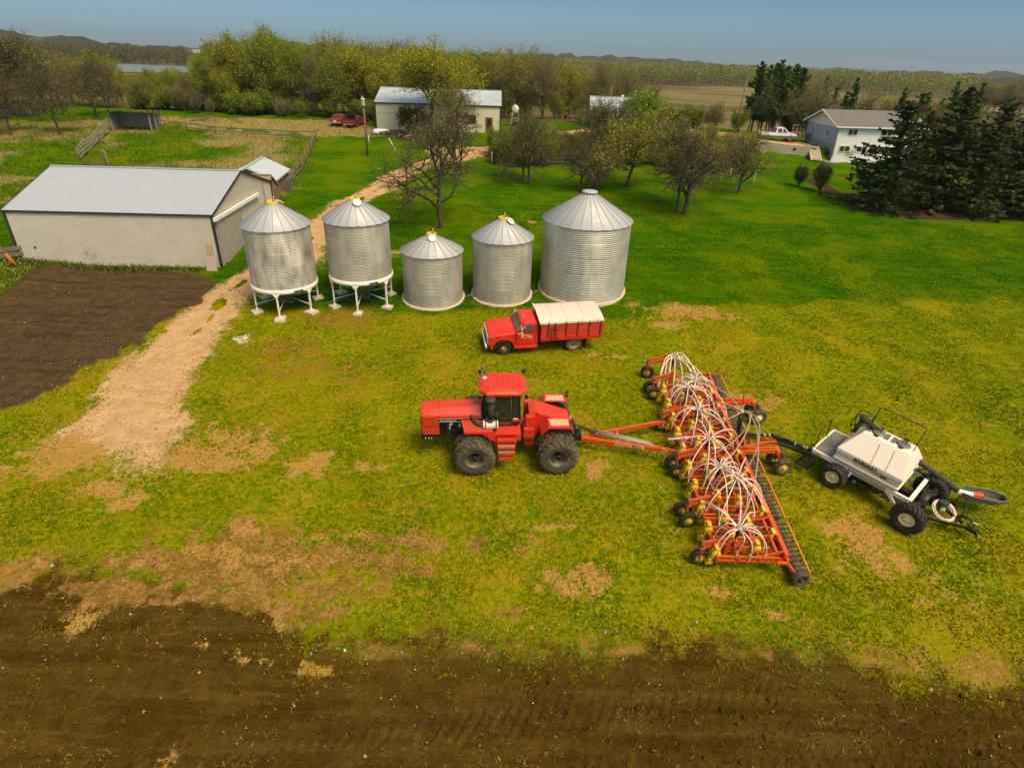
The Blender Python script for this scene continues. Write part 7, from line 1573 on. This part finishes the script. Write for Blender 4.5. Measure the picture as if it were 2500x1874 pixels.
# --- trees one can point to
def T(key, name, f, q, h, label, cat='tree', wide=1.0, rz=None, group=None): x, y = pt(f, *q); return plant(key, name, x, y, h, label, cat, group, rz, wide)
T('oak_a', 'oak_tree', z2c, (1512, 1508), 11.6, 'bare spreading oak standing just behind the short grain bins', wide=1.0, rz=2.5)
T('oak_b', 'oak_tree', z2c, (1622, 1112), 10.6, 'bare upright oak beside the bend of the gravel track', wide=.85, rz=1.0)
T('bud_a', 'budding_tree', z2c, (1420, 800), 13.2, 'big rounded yellow green budding tree in front of the machine shed', wide=1.45, rz=.4)
T('shrub_dark', 'bush', z2c, (1285, 800), 4.6, 'dense dark twiggy bush over the log heap by the machine shed', 'bush', 1.35)
T('oak_b', 'oak_tree', z3c, (245, 1165), 8.4, 'slim left trunk of the close pair of bare trees above the middle bins', wide=0.87, rz=.2)
T('oak_c', 'oak_tree', z3c, (292, 1172), 9.1, 'curved right trunk of the close pair of bare trees above the middle bins', wide=1.12, rz=2.0)
T('shrub_bare', 'thicket', z3c, (790, 1235), 5.2, 'big tangled bare thicket right behind the biggest bin roof', 'bush', 1.4)
T('oak_c', 'oak_tree', z3c, (678, 1225), 7.4, 'thin bare tree at the left of the tangled thicket behind the biggest bin', wide=1.04)
T('bud_b', 'budding_tree', z3c, (1045, 1190), 9.2, 'yellow leafed tree leaning over the lawn right of the biggest bin', wide=1.49)
T('oak_b', 'oak_tree', z3c, (812, 1010), 8.8, 'bare forked tree behind the shelterbelt fence, left of the yellow tree', wide=1.05)
T('oak_a', 'oak_tree', z3c, (905, 1005), 8.5, 'dark bare tree with a leaning trunk behind the yellow leafed tree', wide=1.05)
T('oak_c', 'oak_tree', z3c, (1425, 1392), 9.2, 'left trunk of the leaning dark pair on the lawn right of the biggest bin', wide=1.00, rz=3.4)
T('oak_a', 'oak_tree', z3c, (1482, 1402), 10.3, 'thick right trunk of the leaning dark pair on the lawn', wide=1.19, rz=.5)
T('oak_b', 'oak_tree', z3c, (1895, 1242), 7.4, 'small lone bare tree at the lawn end of the shelterbelt', wide=1.20, rz=4.0)
T('shrub_bright', 'willow_bush', z3c, (1130, 790), 7.0, 'round bright green willow in front of the grey shed', 'bush', 1.25)
T('shrub_bright', 'willow_bush', z3c, (800, 800), 5.0, 'thin bright green bush at the left corner of the grey shed', 'bush', .7)
T('shrub_green', 'bush', z3c, (1545, 745), 4.6, 'green rounded bush beyond the drive, left of the pines', 'bush', 1.2)
T('shrub_bare', 'bush', z3c, (1700, 760), 5.2, 'brown bare bush beyond the drive beside the thin leaning pole', 'bush', 1.25)
T('shrub_green', 'bush', z3c, (1900, 765), 4.0, 'green brown bush below the pines left of the white pickup', 'bush', 1.1)
T('shrub_dark', 'bush', z4c, (470, 1188), 2.9, 'smaller of the two dark bushes at the mulch edge', 'bush', .82)
T('shrub_dark', 'bush', z4c, (632, 1228), 3.7, 'larger of the two dark bushes at the mulch edge', 'bush', .85)
T('belt_olive', 'bush', z4c, (815, 985), 2.4, 'low yellow green bush in front of the cream house wall', 'bush', 1.5)
T('shrub_bare', 'bush', z4c, (735, 930), 1.7, 'pinkish bare shrub by the planter at the house corner', 'bush', 1.3)
T('shrub_dark', 'bush', z4c, (690, 950), .9, 'small dark plant beside the garden steps', 'bush', 1.2)
T('spruce_a', 'spruce_tree', z4c, (1095, 1350), 11.0, 'leftmost dark spruce covering the right half of the house', 'spruce', rz=.3, wide=1.18)
T('spruce_b', 'spruce_tree', z4c, (1480, 1352), 12.6, 'tall dark spruce second from left, just right of the house', 'spruce', rz=1.2, wide=1.21)
T('spruce_b', 'spruce_tree', z4c, (1770, 1392), 11.9, 'dark spruce with a bare slanting lower trunk, third from left', 'spruce', rz=2.7, wide=1.12)
T('spruce_b', 'spruce_tree', z4c, (2020, 1380), 12.5, 'tall dark spruce near the right edge of the row, fourth from left', 'spruce', rz=4.0, wide=1.18)
T('spruce_a', 'spruce_tree', z4c, (2215, 1420), 11.9, 'last dark spruce at the right end of the row, cut by the frame', 'spruce', rz=5.0, wide=1.10)
T('spruce_b', 'spruce_tree', z4c, (1300, 1230), 9.5, 'smaller dark spruce behind the gap of the first two spruces', 'spruce', rz=.9)
T('oak_a', 'oak_tree', z1c, (745, 905), 8.9, 'bare dark oak just left of the animal shelter', wide=1.11, rz=5.1)
T('oak_b', 'oak_tree', z1c, (290, 905), 11.7, 'large bare oak towering over the slab fence', wide=1.22, rz=1.9)
T('oak_c', 'oak_tree', z1c, (468, 1040), 10.3, 'leaning bare tree with a thin trunk in the left pasture', wide=1.03, rz=R(180))
T('oak_c', 'oak_tree', z1c, (85, 1045), 9.3, 'bare tree at the far left edge of the pasture', wide=1.03, rz=.6)
T('oak_a', 'oak_tree', z1c, (110, 890), 12.3, 'biggest bare oak at the left edge behind the slab fence', wide=1.27, rz=3.6)
x, y = pt(lambda a, b: (a / 3.159, 380 + b / 3.159), 760, 822); plant('oak_c', 'sapling', x, y - .1, 1.9, 'bare leaning sapling against the long wall of the tan barn', 'sapling', None, R(180), .9)
# --- the wood behind the yard: each tree its own thing, look-alikes share the label of their kind
KIND = {'wood_a': ('woodland_tree', 'grey budding tree in the wood behind the yard'), 'wood_b': ('woodland_tree', 'green leafing tree in the wood behind the yard'), 'wood_c': ('woodland_tree', 'bare brown tree in the wood behind the yard'), 'wood_d': ('woodland_tree', 'yellow green tree in the wood behind the yard')}
rg = random.Random(77)
NEAR_ROWS = [(103.5, 4.0), (107.5, 4.0), (112, 4.2), (117, 4.6), (123, 5.0), (130, 5.6), (139, 6.2), (150, 7)]
nW = 0
for ri, (yy, st) in enumerate(NEAR_ROWS):
    x = -118
    while x < 36:
        x += st * rg.uniform(.75, 1.25); y = yy + rg.uniform(-2.2, 2.2)
        if x < -62 and y < 112 and rg.random() < .55: continue
        if -22 < x < 22 and y < 109.5: continue                       # the sheds stand here
        if x > 5 and y < 112: continue
        if x > 24 and y > 126: continue
        if proj((x, y, 4.0))[0] > 1520: continue
        px, py, Z = proj((x, y, float(gz(x, y))))
        h = rg.uniform(9.6, 13.2)
        if 300 < px < 500: h = rg.uniform(6.0, 7.4) * (.86 if y < 115 else 1.0)
        elif 250 < px < 560: h *= .72
        elif px < 260: h = rg.uniform(6, 9)
        if px > 1350: h *= rg.uniform(.72, .9)
        k = rg.choices(['wood_a', 'wood_b', 'wood_c', 'wood_d'], [3, 5 if px < 1300 else 1.5, 2.4 if px < 1200 else 4, 3.4])[0]
        if px < 250: k = rg.choice(['wood_c', 'wood_c', 'wood_a'])
        if px > 1250 and k == 'wood_b' : k = 'wood_a'
        nm, lb = KIND[k]; plant(k, nm, x, y, h, lb, 'tree', 'trees of the wood behind the yard', None, rg.uniform(.85, 1.15), rg); nW += 1
for (px, py, h, w, lb) in [(845, 270, 14.5, .7, 'tall fresh green tree poking above the wood left of the machine shed'), (1100, 262, 13, 1.0, 'broad bare crowned tree topping the wood behind the machine shed')]:
    c = gp(px, 262); plant('wood_b' if w < .9 else 'oak_a', 'woodland_tree', c.x, 121 if w < .9 else 112, h, lb, 'tree', None, None, w, rg)
# undergrowth along the wood edge and in the shelterbelt
us = 0
for i in range(46):
    x = rg.uniform(-62, -22); y = 100.5 + rg.uniform(-1.2, 3) + (2.5 if x < -50 else 0); k = rg.choice(['shrub_bare', 'shrub_green', 'shrub_green', 'shrub_bare'])
    plant(k, 'edge_shrub', x, y, rg.uniform(2.2, 4.2), {'shrub_bare': 'bare shrub in the undergrowth at the wood edge', 'shrub_green': 'leafing green shrub in the undergrowth at the wood edge'}[k], 'shrub', 'undergrowth at the wood edge', None, rg.uniform(.9, 1.3), rg)
for i in range(150):
    a, b = rg.uniform(20, 2020), 0; b = (1000 + rg.uniform(-95, 45)) if a < 1350 else (1050 + rg.uniform(-150, 70)); x, y = pt(z3c, a, b)
    k = rg.choice(['shrub_bare', 'shrub_bare', 'shrub_green', 'belt_olive', 'belt_olive']) if a > 240 else 'shrub_green'
    plant(k, 'belt_shrub', x, y, rg.uniform(1.8, 4.2), {'belt_olive': 'olive yellow shrub in the shelterbelt thicket', 'shrub_bare': 'bare brown shrub in the shelterbelt thicket', 'shrub_green': 'budding green shrub in the shelterbelt thicket'}[k], 'shrub', 'shrubs of the shelterbelt', None, rg.uniform(.9, 1.3), rg)
for i in range(90):
    x = rg.uniform(-60, 36); y = rg.uniform(105, 128); 
    if -22 < x < 20 and y < 110: continue
    k = rg.choice(['shrub_bare', 'shrub_green', 'belt_olive']); plant(k, 'wood_shrub', x, y, rg.uniform(2.5, 5.0), {'belt_olive': 'olive yellow shrub deep in the wood', 'shrub_bare': 'bare shrub deep in the wood', 'shrub_green': 'leafing green shrub deep in the wood'}[k], 'shrub', 'undergrowth in the wood', None, rg.uniform(1.0, 1.5), rg)
# pines and bare trees behind the drive and the house
for i in range(44):
    px = rg.uniform(1750, 2230); x = (px - 1250) / FPX * 118 ; y = 116 + rg.uniform(-3, 12) ; k = rg.choice(['pine_a', 'pine_b', 'wood_c', 'wood_a', 'pine_b', 'wood_c'])
    x = x * (y / 118) * 1.02
    if k.startswith('pine'): plant(k, 'pine_tree', x, y, rg.uniform(9.5, 12.8), 'dark green pine in the row behind the house', 'pine', 'trees behind the house', None, rg.uniform(.6, .85), rg)
    else: plant(k, 'bare_tree', x, y, rg.uniform(8.0, 11.5), 'bare brown tree among the pines behind the house', 'tree', 'trees behind the house', None, rg.uniform(.9, 1.2), rg)
for i in range(46):
    x = rg.uniform(44, 92); y = 113 + rg.uniform(-1, 14); plant('wood_c' if rg.random() < .6 else 'shrub_bare', 'bare_tree', x, y, rg.uniform(5.5, 9.5), 'low bare tree in the brush behind the house', 'tree', 'trees behind the house', None, rg.uniform(1.0, 1.4), rg)
for i in range(3):
    x = rg.uniform(22, 26); y = rg.uniform(118, 128); plant('wood_c', 'bare_tree', x, y, rg.uniform(6.0, 9.0), 'pale bare tree at the edge of the stubble field', 'tree', 'trees at the field edge', None, rg.uniform(.7, 1.0), rg)
for i in range(10):
    P = CP + ray(2395 + i * 16, 225) / ray(2395 + i * 16, 225)[1] * rg.uniform(300, 330); plant('wood_c', 'hedgerow_tree', P[0], P[1], rg.uniform(13, 19), 'dark bare tree of the hedgerow at the right edge', 'tree', 'hedgerow trees at the right', None, 1.3, rg)

# ------------------------------------------------------------------ lake, hills, far woods, far farm
wm = bpy.data.materials.new('lake_water'); wm.use_nodes = True; b = wm.node_tree.nodes['Principled BSDF']; b.inputs['Base Color'].default_value = (.16, .175, .18, 1); b.inputs['Roughness'].default_value = .4
no = wm.node_tree.nodes.new('ShaderNodeTexNoise'); no.inputs['Scale'].default_value = .5; bp = wm.node_tree.nodes.new('ShaderNodeBump'); bp.inputs['Strength'].default_value = .25; wm.node_tree.links.new(no.outputs['Fac'], bp.inputs['Height']); wm.node_tree.links.new(bp.outputs[0], b.inputs['Normal'])
def far(px, py, D): d = ray(px, py); return CP + d * (D / d[1])
LK = [far(-200, 0, 520), far(60, 0, 520), far(300, 0, 530), far(470, 0, 560), far(540, 0, 610), far(500, 0, 680), far(400, 0, 705), far(200, 0, 700), far(-100, 0, 690)]
mb = MB(); mb.add([(p[0], p[1], -4.9) for p in LK], [tuple(range(len(LK)))], False); tag(mb.build('lake', wm, None, recalc=False), 'grey blue lake beyond the trees on the left', 'lake', kind='structure')
HILLM = bpy.data.materials.new('wooded_hill'); HILLM.use_nodes = True; n = HILLM.node_tree.nodes; l = HILLM.node_tree.links; b = n['Principled BSDF']; b.inputs['Roughness'].default_value = .95; b.inputs['Specular IOR Level'].default_value = .05
g = n.new('ShaderNodeNewGeometry'); mp = n.new('ShaderNodeMapping'); mp.inputs['Scale'].default_value = (1, .35, 1); l.new(g.outputs['Position'], mp.inputs[0]); n1 = n.new('ShaderNodeTexNoise'); n1.inputs['Scale'].default_value = .012; n1.inputs['Detail'].default_value = 6; l.new(mp.outputs[0], n1.inputs['Vector'])
n2 = n.new('ShaderNodeTexNoise'); n2.inputs['Scale'].default_value = .16; n2.inputs['Detail'].default_value = 3; l.new(g.outputs['Position'], n2.inputs['Vector'])
cr = n.new('ShaderNodeValToRGB'); cr.color_ramp.elements[0].position = .42; cr.color_ramp.elements[0].color = (.050, .052, .032, 1); cr.color_ramp.elements[1].position = .62; cr.color_ramp.elements[1].color = (.115, .10, .06, 1); e = cr.color_ramp.elements.new(.55); e.color = (.062, .066, .036, 1); l.new(n1.outputs['Fac'], cr.inputs[0])
mx = n.new('ShaderNodeMix'); mx.data_type = 'RGBA'; mx.blend_type = 'MULTIPLY'; mx.inputs[0].default_value = .7; l.new(cr.outputs[0], mx.inputs[6]); l.new(n2.outputs['Fac'], mx.inputs[7]); l.new(mx.outputs[2], b.inputs['Base Color'])
def hill(prof, D, depth, label, base=-9.0):
    "a long hill whose crest stands at distance D; prof gives photo px, py of the crest"
    xs = np.array([far(p[0], p[1], D)[0] for p in prof]); zs = np.array([far(p[0], p[1], D)[2] for p in prof]); X = np.linspace(xs[0], xs[-1], 160); Zc = np.interp(X, xs, zs) + (fbm(X * .012, X * 0 + D, 4) - .5) * .010 * D + (fbm(X * .08, X * 0 + D, 3) - .5) * .004 * D
    rows = np.linspace(-1, 1, 15); V = []
    for r in rows:
        f = math.cos(r * math.pi / 2) ** 1.3 if abs(r) < 1 else 0; Z = base + (Zc - base) * f + (fbm(X * .03 + 9, X * 0 + r * 7 + D, 3) - .5) * .008 * D * f
        V.append(np.stack([X * (1 + r * depth / D), np.full_like(X, D + r * depth), Z], 1))
    V = np.concatenate(V); idx = np.arange(15 * 160).reshape(15, 160); F = np.stack([idx[:-1, :-1], idx[:-1, 1:], idx[1:, 1:], idx[1:, :-1]], -1).reshape(-1, 4); o = mesh_np('hills', V, F, HILLM, smooth=True); tag(o, label, 'hills', kind='structure')
hill([(-500, 70), (-200, 62), (0, 72), (120, 86), (180, 97), (330, 104), (480, 112), (560, 110), (680, 114), (820, 120)], 1500, 260, 'wooded hills along the far shore of the lake', -34)
hill([(560, 118), (650, 112), (700, 108), (770, 112), (840, 112), (930, 118), (1000, 126), (1150, 130), (1350, 136)], 1900, 320, 'low blue grey hills behind the wood', -48)
hill([(1150, 136), (1250, 138), (1340, 137), (1380, 133), (1440, 135), (1510, 140), (1600, 147), (1700, 155), (1800, 162), (1950, 168), (2100, 172), (2250, 176), (2430, 181), (2600, 190), (2900, 205)], 2500, 400, 'long low blue hill on the horizon', -62)
hill([(1500, 158), (1700, 166), (1900, 174), (2050, 178), (2200, 182), (2400, 190), (2700, 204), (3000, 216)], 1500, 160, 'low wooded rise at the right of the horizon', -34)
def woods(name, pts, hs, m, label, n, dep, seed):
    "a far wood that reads as one mass: thousands of leaf clumps and stems"
    rs = np.random.RandomState(seed); P = np.array([gp(*p)[:] if len(p) == 2 else far(p[0], p[1], p[2]) for p in pts]); L = np.concatenate([[0], np.cumsum(np.hypot(np.diff(P[:, 0]), np.diff(P[:, 1])))]); C = []; S = []; D0 = P[:, 1].mean(); mi = []
    for i in range(n):
        s = rs.uniform(0, L[-1]); x = np.interp(s, L, P[:, 0]); y = np.interp(s, L, P[:, 1]) + rs.uniform(-.2, 1) * dep; x *= y / np.interp(s, L, P[:, 1]); z = float(gz(x, y)); h = rs.uniform(*hs); S.append((x, y, z, x + rs.normal() * .4, y, z + h * .9, .16, .06)); k = 80
        q = np.clip(rs.normal(size=(k, 3)), -1.7, 1.7) * np.array([h * .17, h * .17, h * .22]) + np.array([x, y, z + h * .62]); C.append(q); mi.append((1 + (rs.rand(k) < rs.choice([.04, .3, .7, .95]))).astype(int))
    V1, F1 = frusta(S, 3); V2, F2 = leaves(np.concatenate(C), hs[1] * .036, rs); o = mesh_np(name, np.concatenate([V1, V2]), np.concatenate([F1, F2 + len(V1)]), m, mi=np.concatenate([np.zeros(len(F1), int), np.concatenate(mi)])); tag(o, label, 'woods', kind='stuff')
woods('far_woods', [(1360, 0, 520), (1500, 0, 560), (1700, 0, 600), (1900, 0, 600), (2100, 0, 560), (2300, 0, 520), (2480, 0, 500)], (12, 17), [BARK2, LF_GRN, TWIG2], 'far belt of grey and green trees beyond the stubble field', 1700, 110, 5)
woods('far_woods', [(1150, 0, 430), (1300, 0, 440), (1450, 0, 460)], (10, 15), [BARK2, LF_OLIVE, TWIG2], 'far grey trees behind the wood near the field', 420, 90, 6)
woods('shore_woods', [(-150, 0, 735), (50, 0, 745), (150, 0, 735), (300, 0, 730), (400, 0, 740), (440, 0, 760)], (12, 18), [BARK, LF_DARK, TWIG], 'dark woods on the far shore of the lake', 1000, 120, 7)
woods('shore_woods', [(430, 0, 620), (520, 0, 600), (640, 0, 560), (900, 0, 500), (1100, 0, 470)], (8, 12), [BARK2, LF_GRN, TWIG2], 'green marsh trees on the near side of the lake', 600, 120, 8)
for i, (px, py, w, lb) in enumerate([(465, 126, 10, 'long low white farm building far across the lake'), (482, 126, 8, 'small white farm building far across the lake, second from left'), (524, 130, 8, 'white farm building with a dark roof far across the lake'), (543, 130, 11, 'largest white building at the right of the far farm')]):
    P = far(px, py, 1392); w *= 1.5; r = empty('far_farm_building', (P[0], P[1], P[2] - 3), (0, 0, .1), lb, 'building', 'far farm across the lake'); MB().box((0, 0, 1.5), (w, 6, 6)).build('wall', WHITE, r); mb = MB(); mb.prism([(-3.4, 0), (3.4, 0), (0, 1.6)], -w / 2 - .4, w / 2 + .4, 'YZ'); o = mb.build('roof', ROOFW if i != 2 else DARKTRIM, r); o.location.z = 4.5
print('trees', nW)
# ------------------------------------------------------------------ ground cover too fine to count
_YS = TY[:, 0]
def sample(arr, x, y):
    r = np.clip(np.searchsorted(_YS, y), 0, len(_YS) - 1); w = 22 + .97 * np.clip(_YS[r], 0, None); c = np.clip(((x / w) + 1) / 2 * (TX.shape[1] - 1), 0, TX.shape[1] - 1).round().astype(int); return arr[r, c]
vcm = bpy.data.materials.new('grass_blades'); vcm.use_nodes = True; _n = vcm.node_tree.nodes; _l = vcm.node_tree.links; _b = _n['Principled BSDF']; _b.inputs['Roughness'].default_value = .8; _b.inputs['Specular IOR Level'].default_value = 0
_a = _n.new('ShaderNodeAttribute'); _a.attribute_name = 'tone'; _l.new(_a.outputs['Color'], _b.inputs['Base Color'])
_t = _n.new('ShaderNodeBsdfTranslucent'); _l.new(_a.outputs['Color'], _t.inputs['Color']); _m = _n.new('ShaderNodeMixShader'); _m.inputs[0].default_value = .25; _l.new(_b.outputs[0], _m.inputs[1]); _l.new(_t.outputs[0], _m.inputs[2]); _l.new(_m.outputs[0], _n['Material Output'].inputs['Surface'])
def stuff(name, V, F, colv, label, cat, m=None):
    o = mesh_np(name, V, F, m or vcm); at = o.data.attributes.new('tone', 'FLOAT_COLOR', 'POINT'); at.data.foreach_set('color', np.concatenate([colv, np.ones((len(colv), 1))], 1).astype(np.float32).ravel()); tag(o, label, cat, kind='stuff'); return o
rs = np.random.RandomState(99)
def scatter_xy(n, y0, y1, pw=1.0):
    y = y0 + (y1 - y0) * rs.rand(n) ** pw; w = 14 + .98 * y; return rs.uniform(-1, 1, n) * w, y
def blades(x, y, h, w, lean):
    "three-cornered bent tufts"
    k = len(x); z = sample(TZ, x, y) - .015; a = rs.uniform(0, 6.283, k); u = np.stack([np.cos(a), np.sin(a), 0 * a], 1); ld = rs.normal(size=(k, 3)) * lean; ld[:, 2] = 0; P = np.stack([x, y, z], 1); hh = h[:, None]; ww = w[:, None]
    V = np.stack([P - u * ww, P + u * ww, P + ld * hh + u * ww * .25 + np.array([0, 0, 1]) * hh], 1).reshape(-1, 3); return V, np.arange(3 * k).reshape(-1, 3)
def lerp3(c0, c1, t): return np.array(c0)[None] * (1 - t[:, None]) + np.array(c1)[None] * t[:, None]
bx_, by_ = scatter_xy(520000, 7, 62, 1.35)
sl = sample(TM['plow'], bx_, by_) + sample(TM['garden'], bx_, by_) + sample(TM['gravel'], bx_, by_) + sample(TM['tan'], bx_, by_) * .75 + sample(TM['mulch'], bx_, by_)
dens = fbm(bx_ * .8, by_ * .8, 3); keep = (rs.rand(len(bx_)) > sl * 1.0 + .02) & (rs.rand(len(bx_)) < smooth(.28, .62, dens) * .9 + .1)
bx_, by_, sl = bx_[keep], by_[keep], sl[keep]; lu = sample(TM['lush'], bx_, by_); pa = sample(TM['past'], bx_, by_); k = len(bx_)
hv = rs.uniform(.04, .13, k) * (1 + .5 * (fbm(bx_ * .5 + 9, by_ * .5, 2) - .4)); V, F = blades(bx_, by_, hv, rs.uniform(.018, .05, k), .55)
tn = np.clip((fbm(bx_ * .45 + 31, by_ * .45, 4) - .5) * 2.6 + .5 + rs.normal(size=k) * .14, 0, 1)
yc = lerp3((.085, .140, .002), (.27, .265, .002), tn); st = rs.rand(k) < .06; yc[st] = np.array([.46, .33, .07]) * rs.uniform(.7, 1.1, (st.sum(), 1)); gc_ = lerp3((.026, .095, .001), (.085, .150, .001), tn); cc = yc * (1 - lu[:, None]) + gc_ * lu[:, None]; cc *= rs.uniform(.82, 1.15, (k, 1))
stuff('grass', V, F, np.repeat(cc, 3, 0), 'short yellow green grass tufts over the farmyard', 'grass')
# tall dry grass in the pasture, by the garden and along fences
dx_, dy_ = scatter_xy(260000, 36, 106, 1.0); pm = np.maximum(sample(TM['past'], dx_, dy_), sample(TM['rough'], dx_, dy_)); dr = sample(TM['dry'], dx_, dy_); kp = (rs.rand(len(dx_)) < pm * (.25 + .75 * dr)); dx_, dy_, dr = dx_[kp], dy_[kp], dr[kp]
g0 = gv(20, 600); ex = rs.normal(size=2600) * 2.4 + g0.x; ey = rs.normal(size=2600) * 4 + g0.y - 1; ok = (sample(TM['garden'], ex, ey) < .3) & ~((ex > -37.4) & (ey > 43.2)); dx_ = np.concatenate([dx_, ex[ok]]); dy_ = np.concatenate([dy_, ey[ok]]); dr = np.concatenate([dr, rs.rand(ok.sum())])
fx_ = rs.uniform(-37.5, -24, 1500); fy_ = 43.4 + rs.normal(size=1500) * .22 + (fx_ + 37.8) * .035 - .15; dx_ = np.concatenate([dx_, fx_]); dy_ = np.concatenate([dy_, fy_]); dr = np.concatenate([dr, rs.rand(1500) * .6])
k = len(dx_); V, F = blades(dx_, dy_, rs.uniform(.12, .42, k), rs.uniform(.025, .06, k), .6); tn = np.clip((dr - .45) * 1.8 + .42 + rs.normal(size=k) * .16, 0, 1); c = lerp3((.045, .105, .002), (.36, .27, .11), tn) * rs.uniform(.75, 1.12, (k, 1)); stuff('dry_grass', V, F, np.repeat(c, 3, 0), 'long tan and green pasture grass behind the barn', 'grass')
# straw and stalks on the tilled ground
sx_, sy_ = scatter_xy(60000, 5, 40, 1.1); pl_ = sample(TM['plow'], sx_, sy_) + sample(TM['garden'], sx_, sy_) * .25; edge = fbm(sx_ * .5 + 3, sy_ * .5, 4); kp = (pl_ > .15) & (rs.rand(len(sx_)) < smooth(.5, .75, edge) * .8 + .05 + .7 * smooth(13.0, 16.5, sy_) * (pl_ > .15) * smooth(.35, .6, edge)); sx_, sy_ = sx_[kp], sy_[kp]; k = len(sx_)
z = sample(TZ, sx_, sy_) + .012; a = rs.uniform(0, 6.283, k); L = rs.uniform(.015, .07, k) * (1 + (rs.rand(k) < .04) * 1.3); u = np.stack([np.cos(a) * L, np.sin(a) * L, rs.normal(size=k) * .02], 1); v = np.stack([-np.sin(a), np.cos(a), 0 * a], 1) * .006; P = np.stack([sx_, sy_, z], 1); V = np.stack([P - u - v, P + u - v, P + u + v, P - u + v], 1).reshape(-1, 3)
c = lerp3((.42, .25, .05), (.58, .38, .12), rs.rand(k)) * rs.uniform(.4, 1.0, (k, 1)); stuff('straw', V, np.arange(4 * k).reshape(-1, 4), np.repeat(c, 4, 0), 'scattered straw and stalks on the dark tilled ground', 'straw')
# weeds starting on the field edge
wx_, wy_ = scatter_xy(60000, 6, 30, 1.0); pl_ = sample(TM['plow'], wx_, wy_); e2 = fbm(wx_ * .4 + 70, wy_ * .4, 4); kp = (pl_ > .3) & (rs.rand(len(wx_)) < smooth(.50, .74, e2) * (.25 + .75 * smooth(8, 17, wy_))); wx_, wy_ = wx_[kp], wy_[kp]; k = len(wx_); V, F = blades(wx_, wy_, rs.uniform(.04, .12, k), rs.uniform(.015, .04, k), .6); c = lerp3((.09, .12, .006), (.28, .22, .02), rs.rand(k)); stuff('weeds', V, F, np.repeat(c, 3, 0), 'sparse green weeds sprouting along the edge of the tilled field', 'weeds')
# pebbles and clods
px_, py_ = scatter_xy(42000, 5, 44, 1.1); sl = sample(TM['plow'], px_, py_) + sample(TM['garden'], px_, py_) + sample(TM['gravel'], px_, py_) * .3; kp = rs.rand(len(px_)) < sl * .75 + .004; px_, py_ = px_[kp], py_[kp]; k = len(px_)
c = lerp3((.35, .26, .16), (.74, .66, .54), rs.rand(k) ** 1.6); dk = (rs.rand(k) < .93) & (sample(TM['plow'], px_, py_) + sample(TM['garden'], px_, py_) > .6); c[dk] = np.array([.095, .055, .012]) * rs.uniform(.75, 1.35, (dk.sum(), 1));
O = np.array([(1, 0, 0), (0, 1, 0), (-1, 0, 0), (0, -1, 0), (0, 0, 1), (0, 0, -.4)], float); OF = np.array([(0, 1, 4), (1, 2, 4), (2, 3, 4), (3, 0, 4), (1, 0, 5), (2, 1, 5), (3, 2, 5), (0, 3, 5)]); sz = rs.uniform(.015, .045, k) * (1 + 1.3 * (rs.rand(k) < .06)); sz = sz * np.where(dk, 1.0, 1.0); V = (O[None] * sz[:, None, None] * rs.uniform(.6, 1.3, (k, 6, 1)) + np.stack([px_, py_, sample(TZ, px_, py_) + .01], 1)[:, None]).reshape(-1, 3); F = (OF[None] + (np.arange(k) * 6)[:, None, None]).reshape(-1, 3)
stuff('pebbles', V, F, np.repeat(c, 6, 0), 'pale pebbles and clods on the bare ground', 'pebbles')
# dandelions on the lawn
cl = [gv(*q) for q in [(1280, 470), (1060, 455), (1265, 545), (1420, 560), (1130, 480), (1500, 520), (1600, 590), (1900, 620), (1700, 480), (1250, 440), (1050, 440), (1400, 480), (820, 330), (1690, 560)]]; X_ = []; Y_ = []
for c0 in cl: m = 170; X_.append(c0.x + rs.normal(size=m) * 2.6); Y_.append(c0.y + rs.normal(size=m) * 2.6)
X_ = np.concatenate(X_ + [rs.uniform(-5, 40, 500)]); Y_ = np.concatenate(Y_ + [rs.uniform(16, 62, 500)]); kp = (sample(TM['gravel'], X_, Y_) < .2) & (sample(TM['mulch'], X_, Y_) < .2); X_, Y_ = X_[kp], Y_[kp]; k = len(X_); P = np.stack([X_, Y_, sample(TZ, X_, Y_) + rs.uniform(.07, .14, k)], 1); V, F = leaves(P, .035, rs, .9); stuff('dandelions', V, F, np.repeat(lerp3((.75, .50, .01), (.85, .66, .04), rs.rand(k)), 4, 0), 'yellow dandelions dotting the green lawn', 'flowers')
# ------------------------------------------------------------------ thin haze over the whole place (the sky stays outside it)
hzm = bpy.data.materials.new('haze_air'); hzm.use_nodes = True; _n = hzm.node_tree.nodes; _n.clear(); _o = _n.new('ShaderNodeOutputMaterial'); _v = _n.new('ShaderNodeVolumePrincipled')
_v.inputs['Color'].default_value = (.80, .86, .92, 1); _v.inputs['Density'].default_value = .00009; _v.inputs['Anisotropy'].default_value = .2; hzm.node_tree.links.new(_v.outputs[0], _o.inputs['Volume'])
mb = MB(); mb.box((0, 2400, 14), (16000, 6400, 64)); hz = mb.build('haze', hzm); tag(hz, 'thin pale haze over the far land', 'haze', kind='stuff')
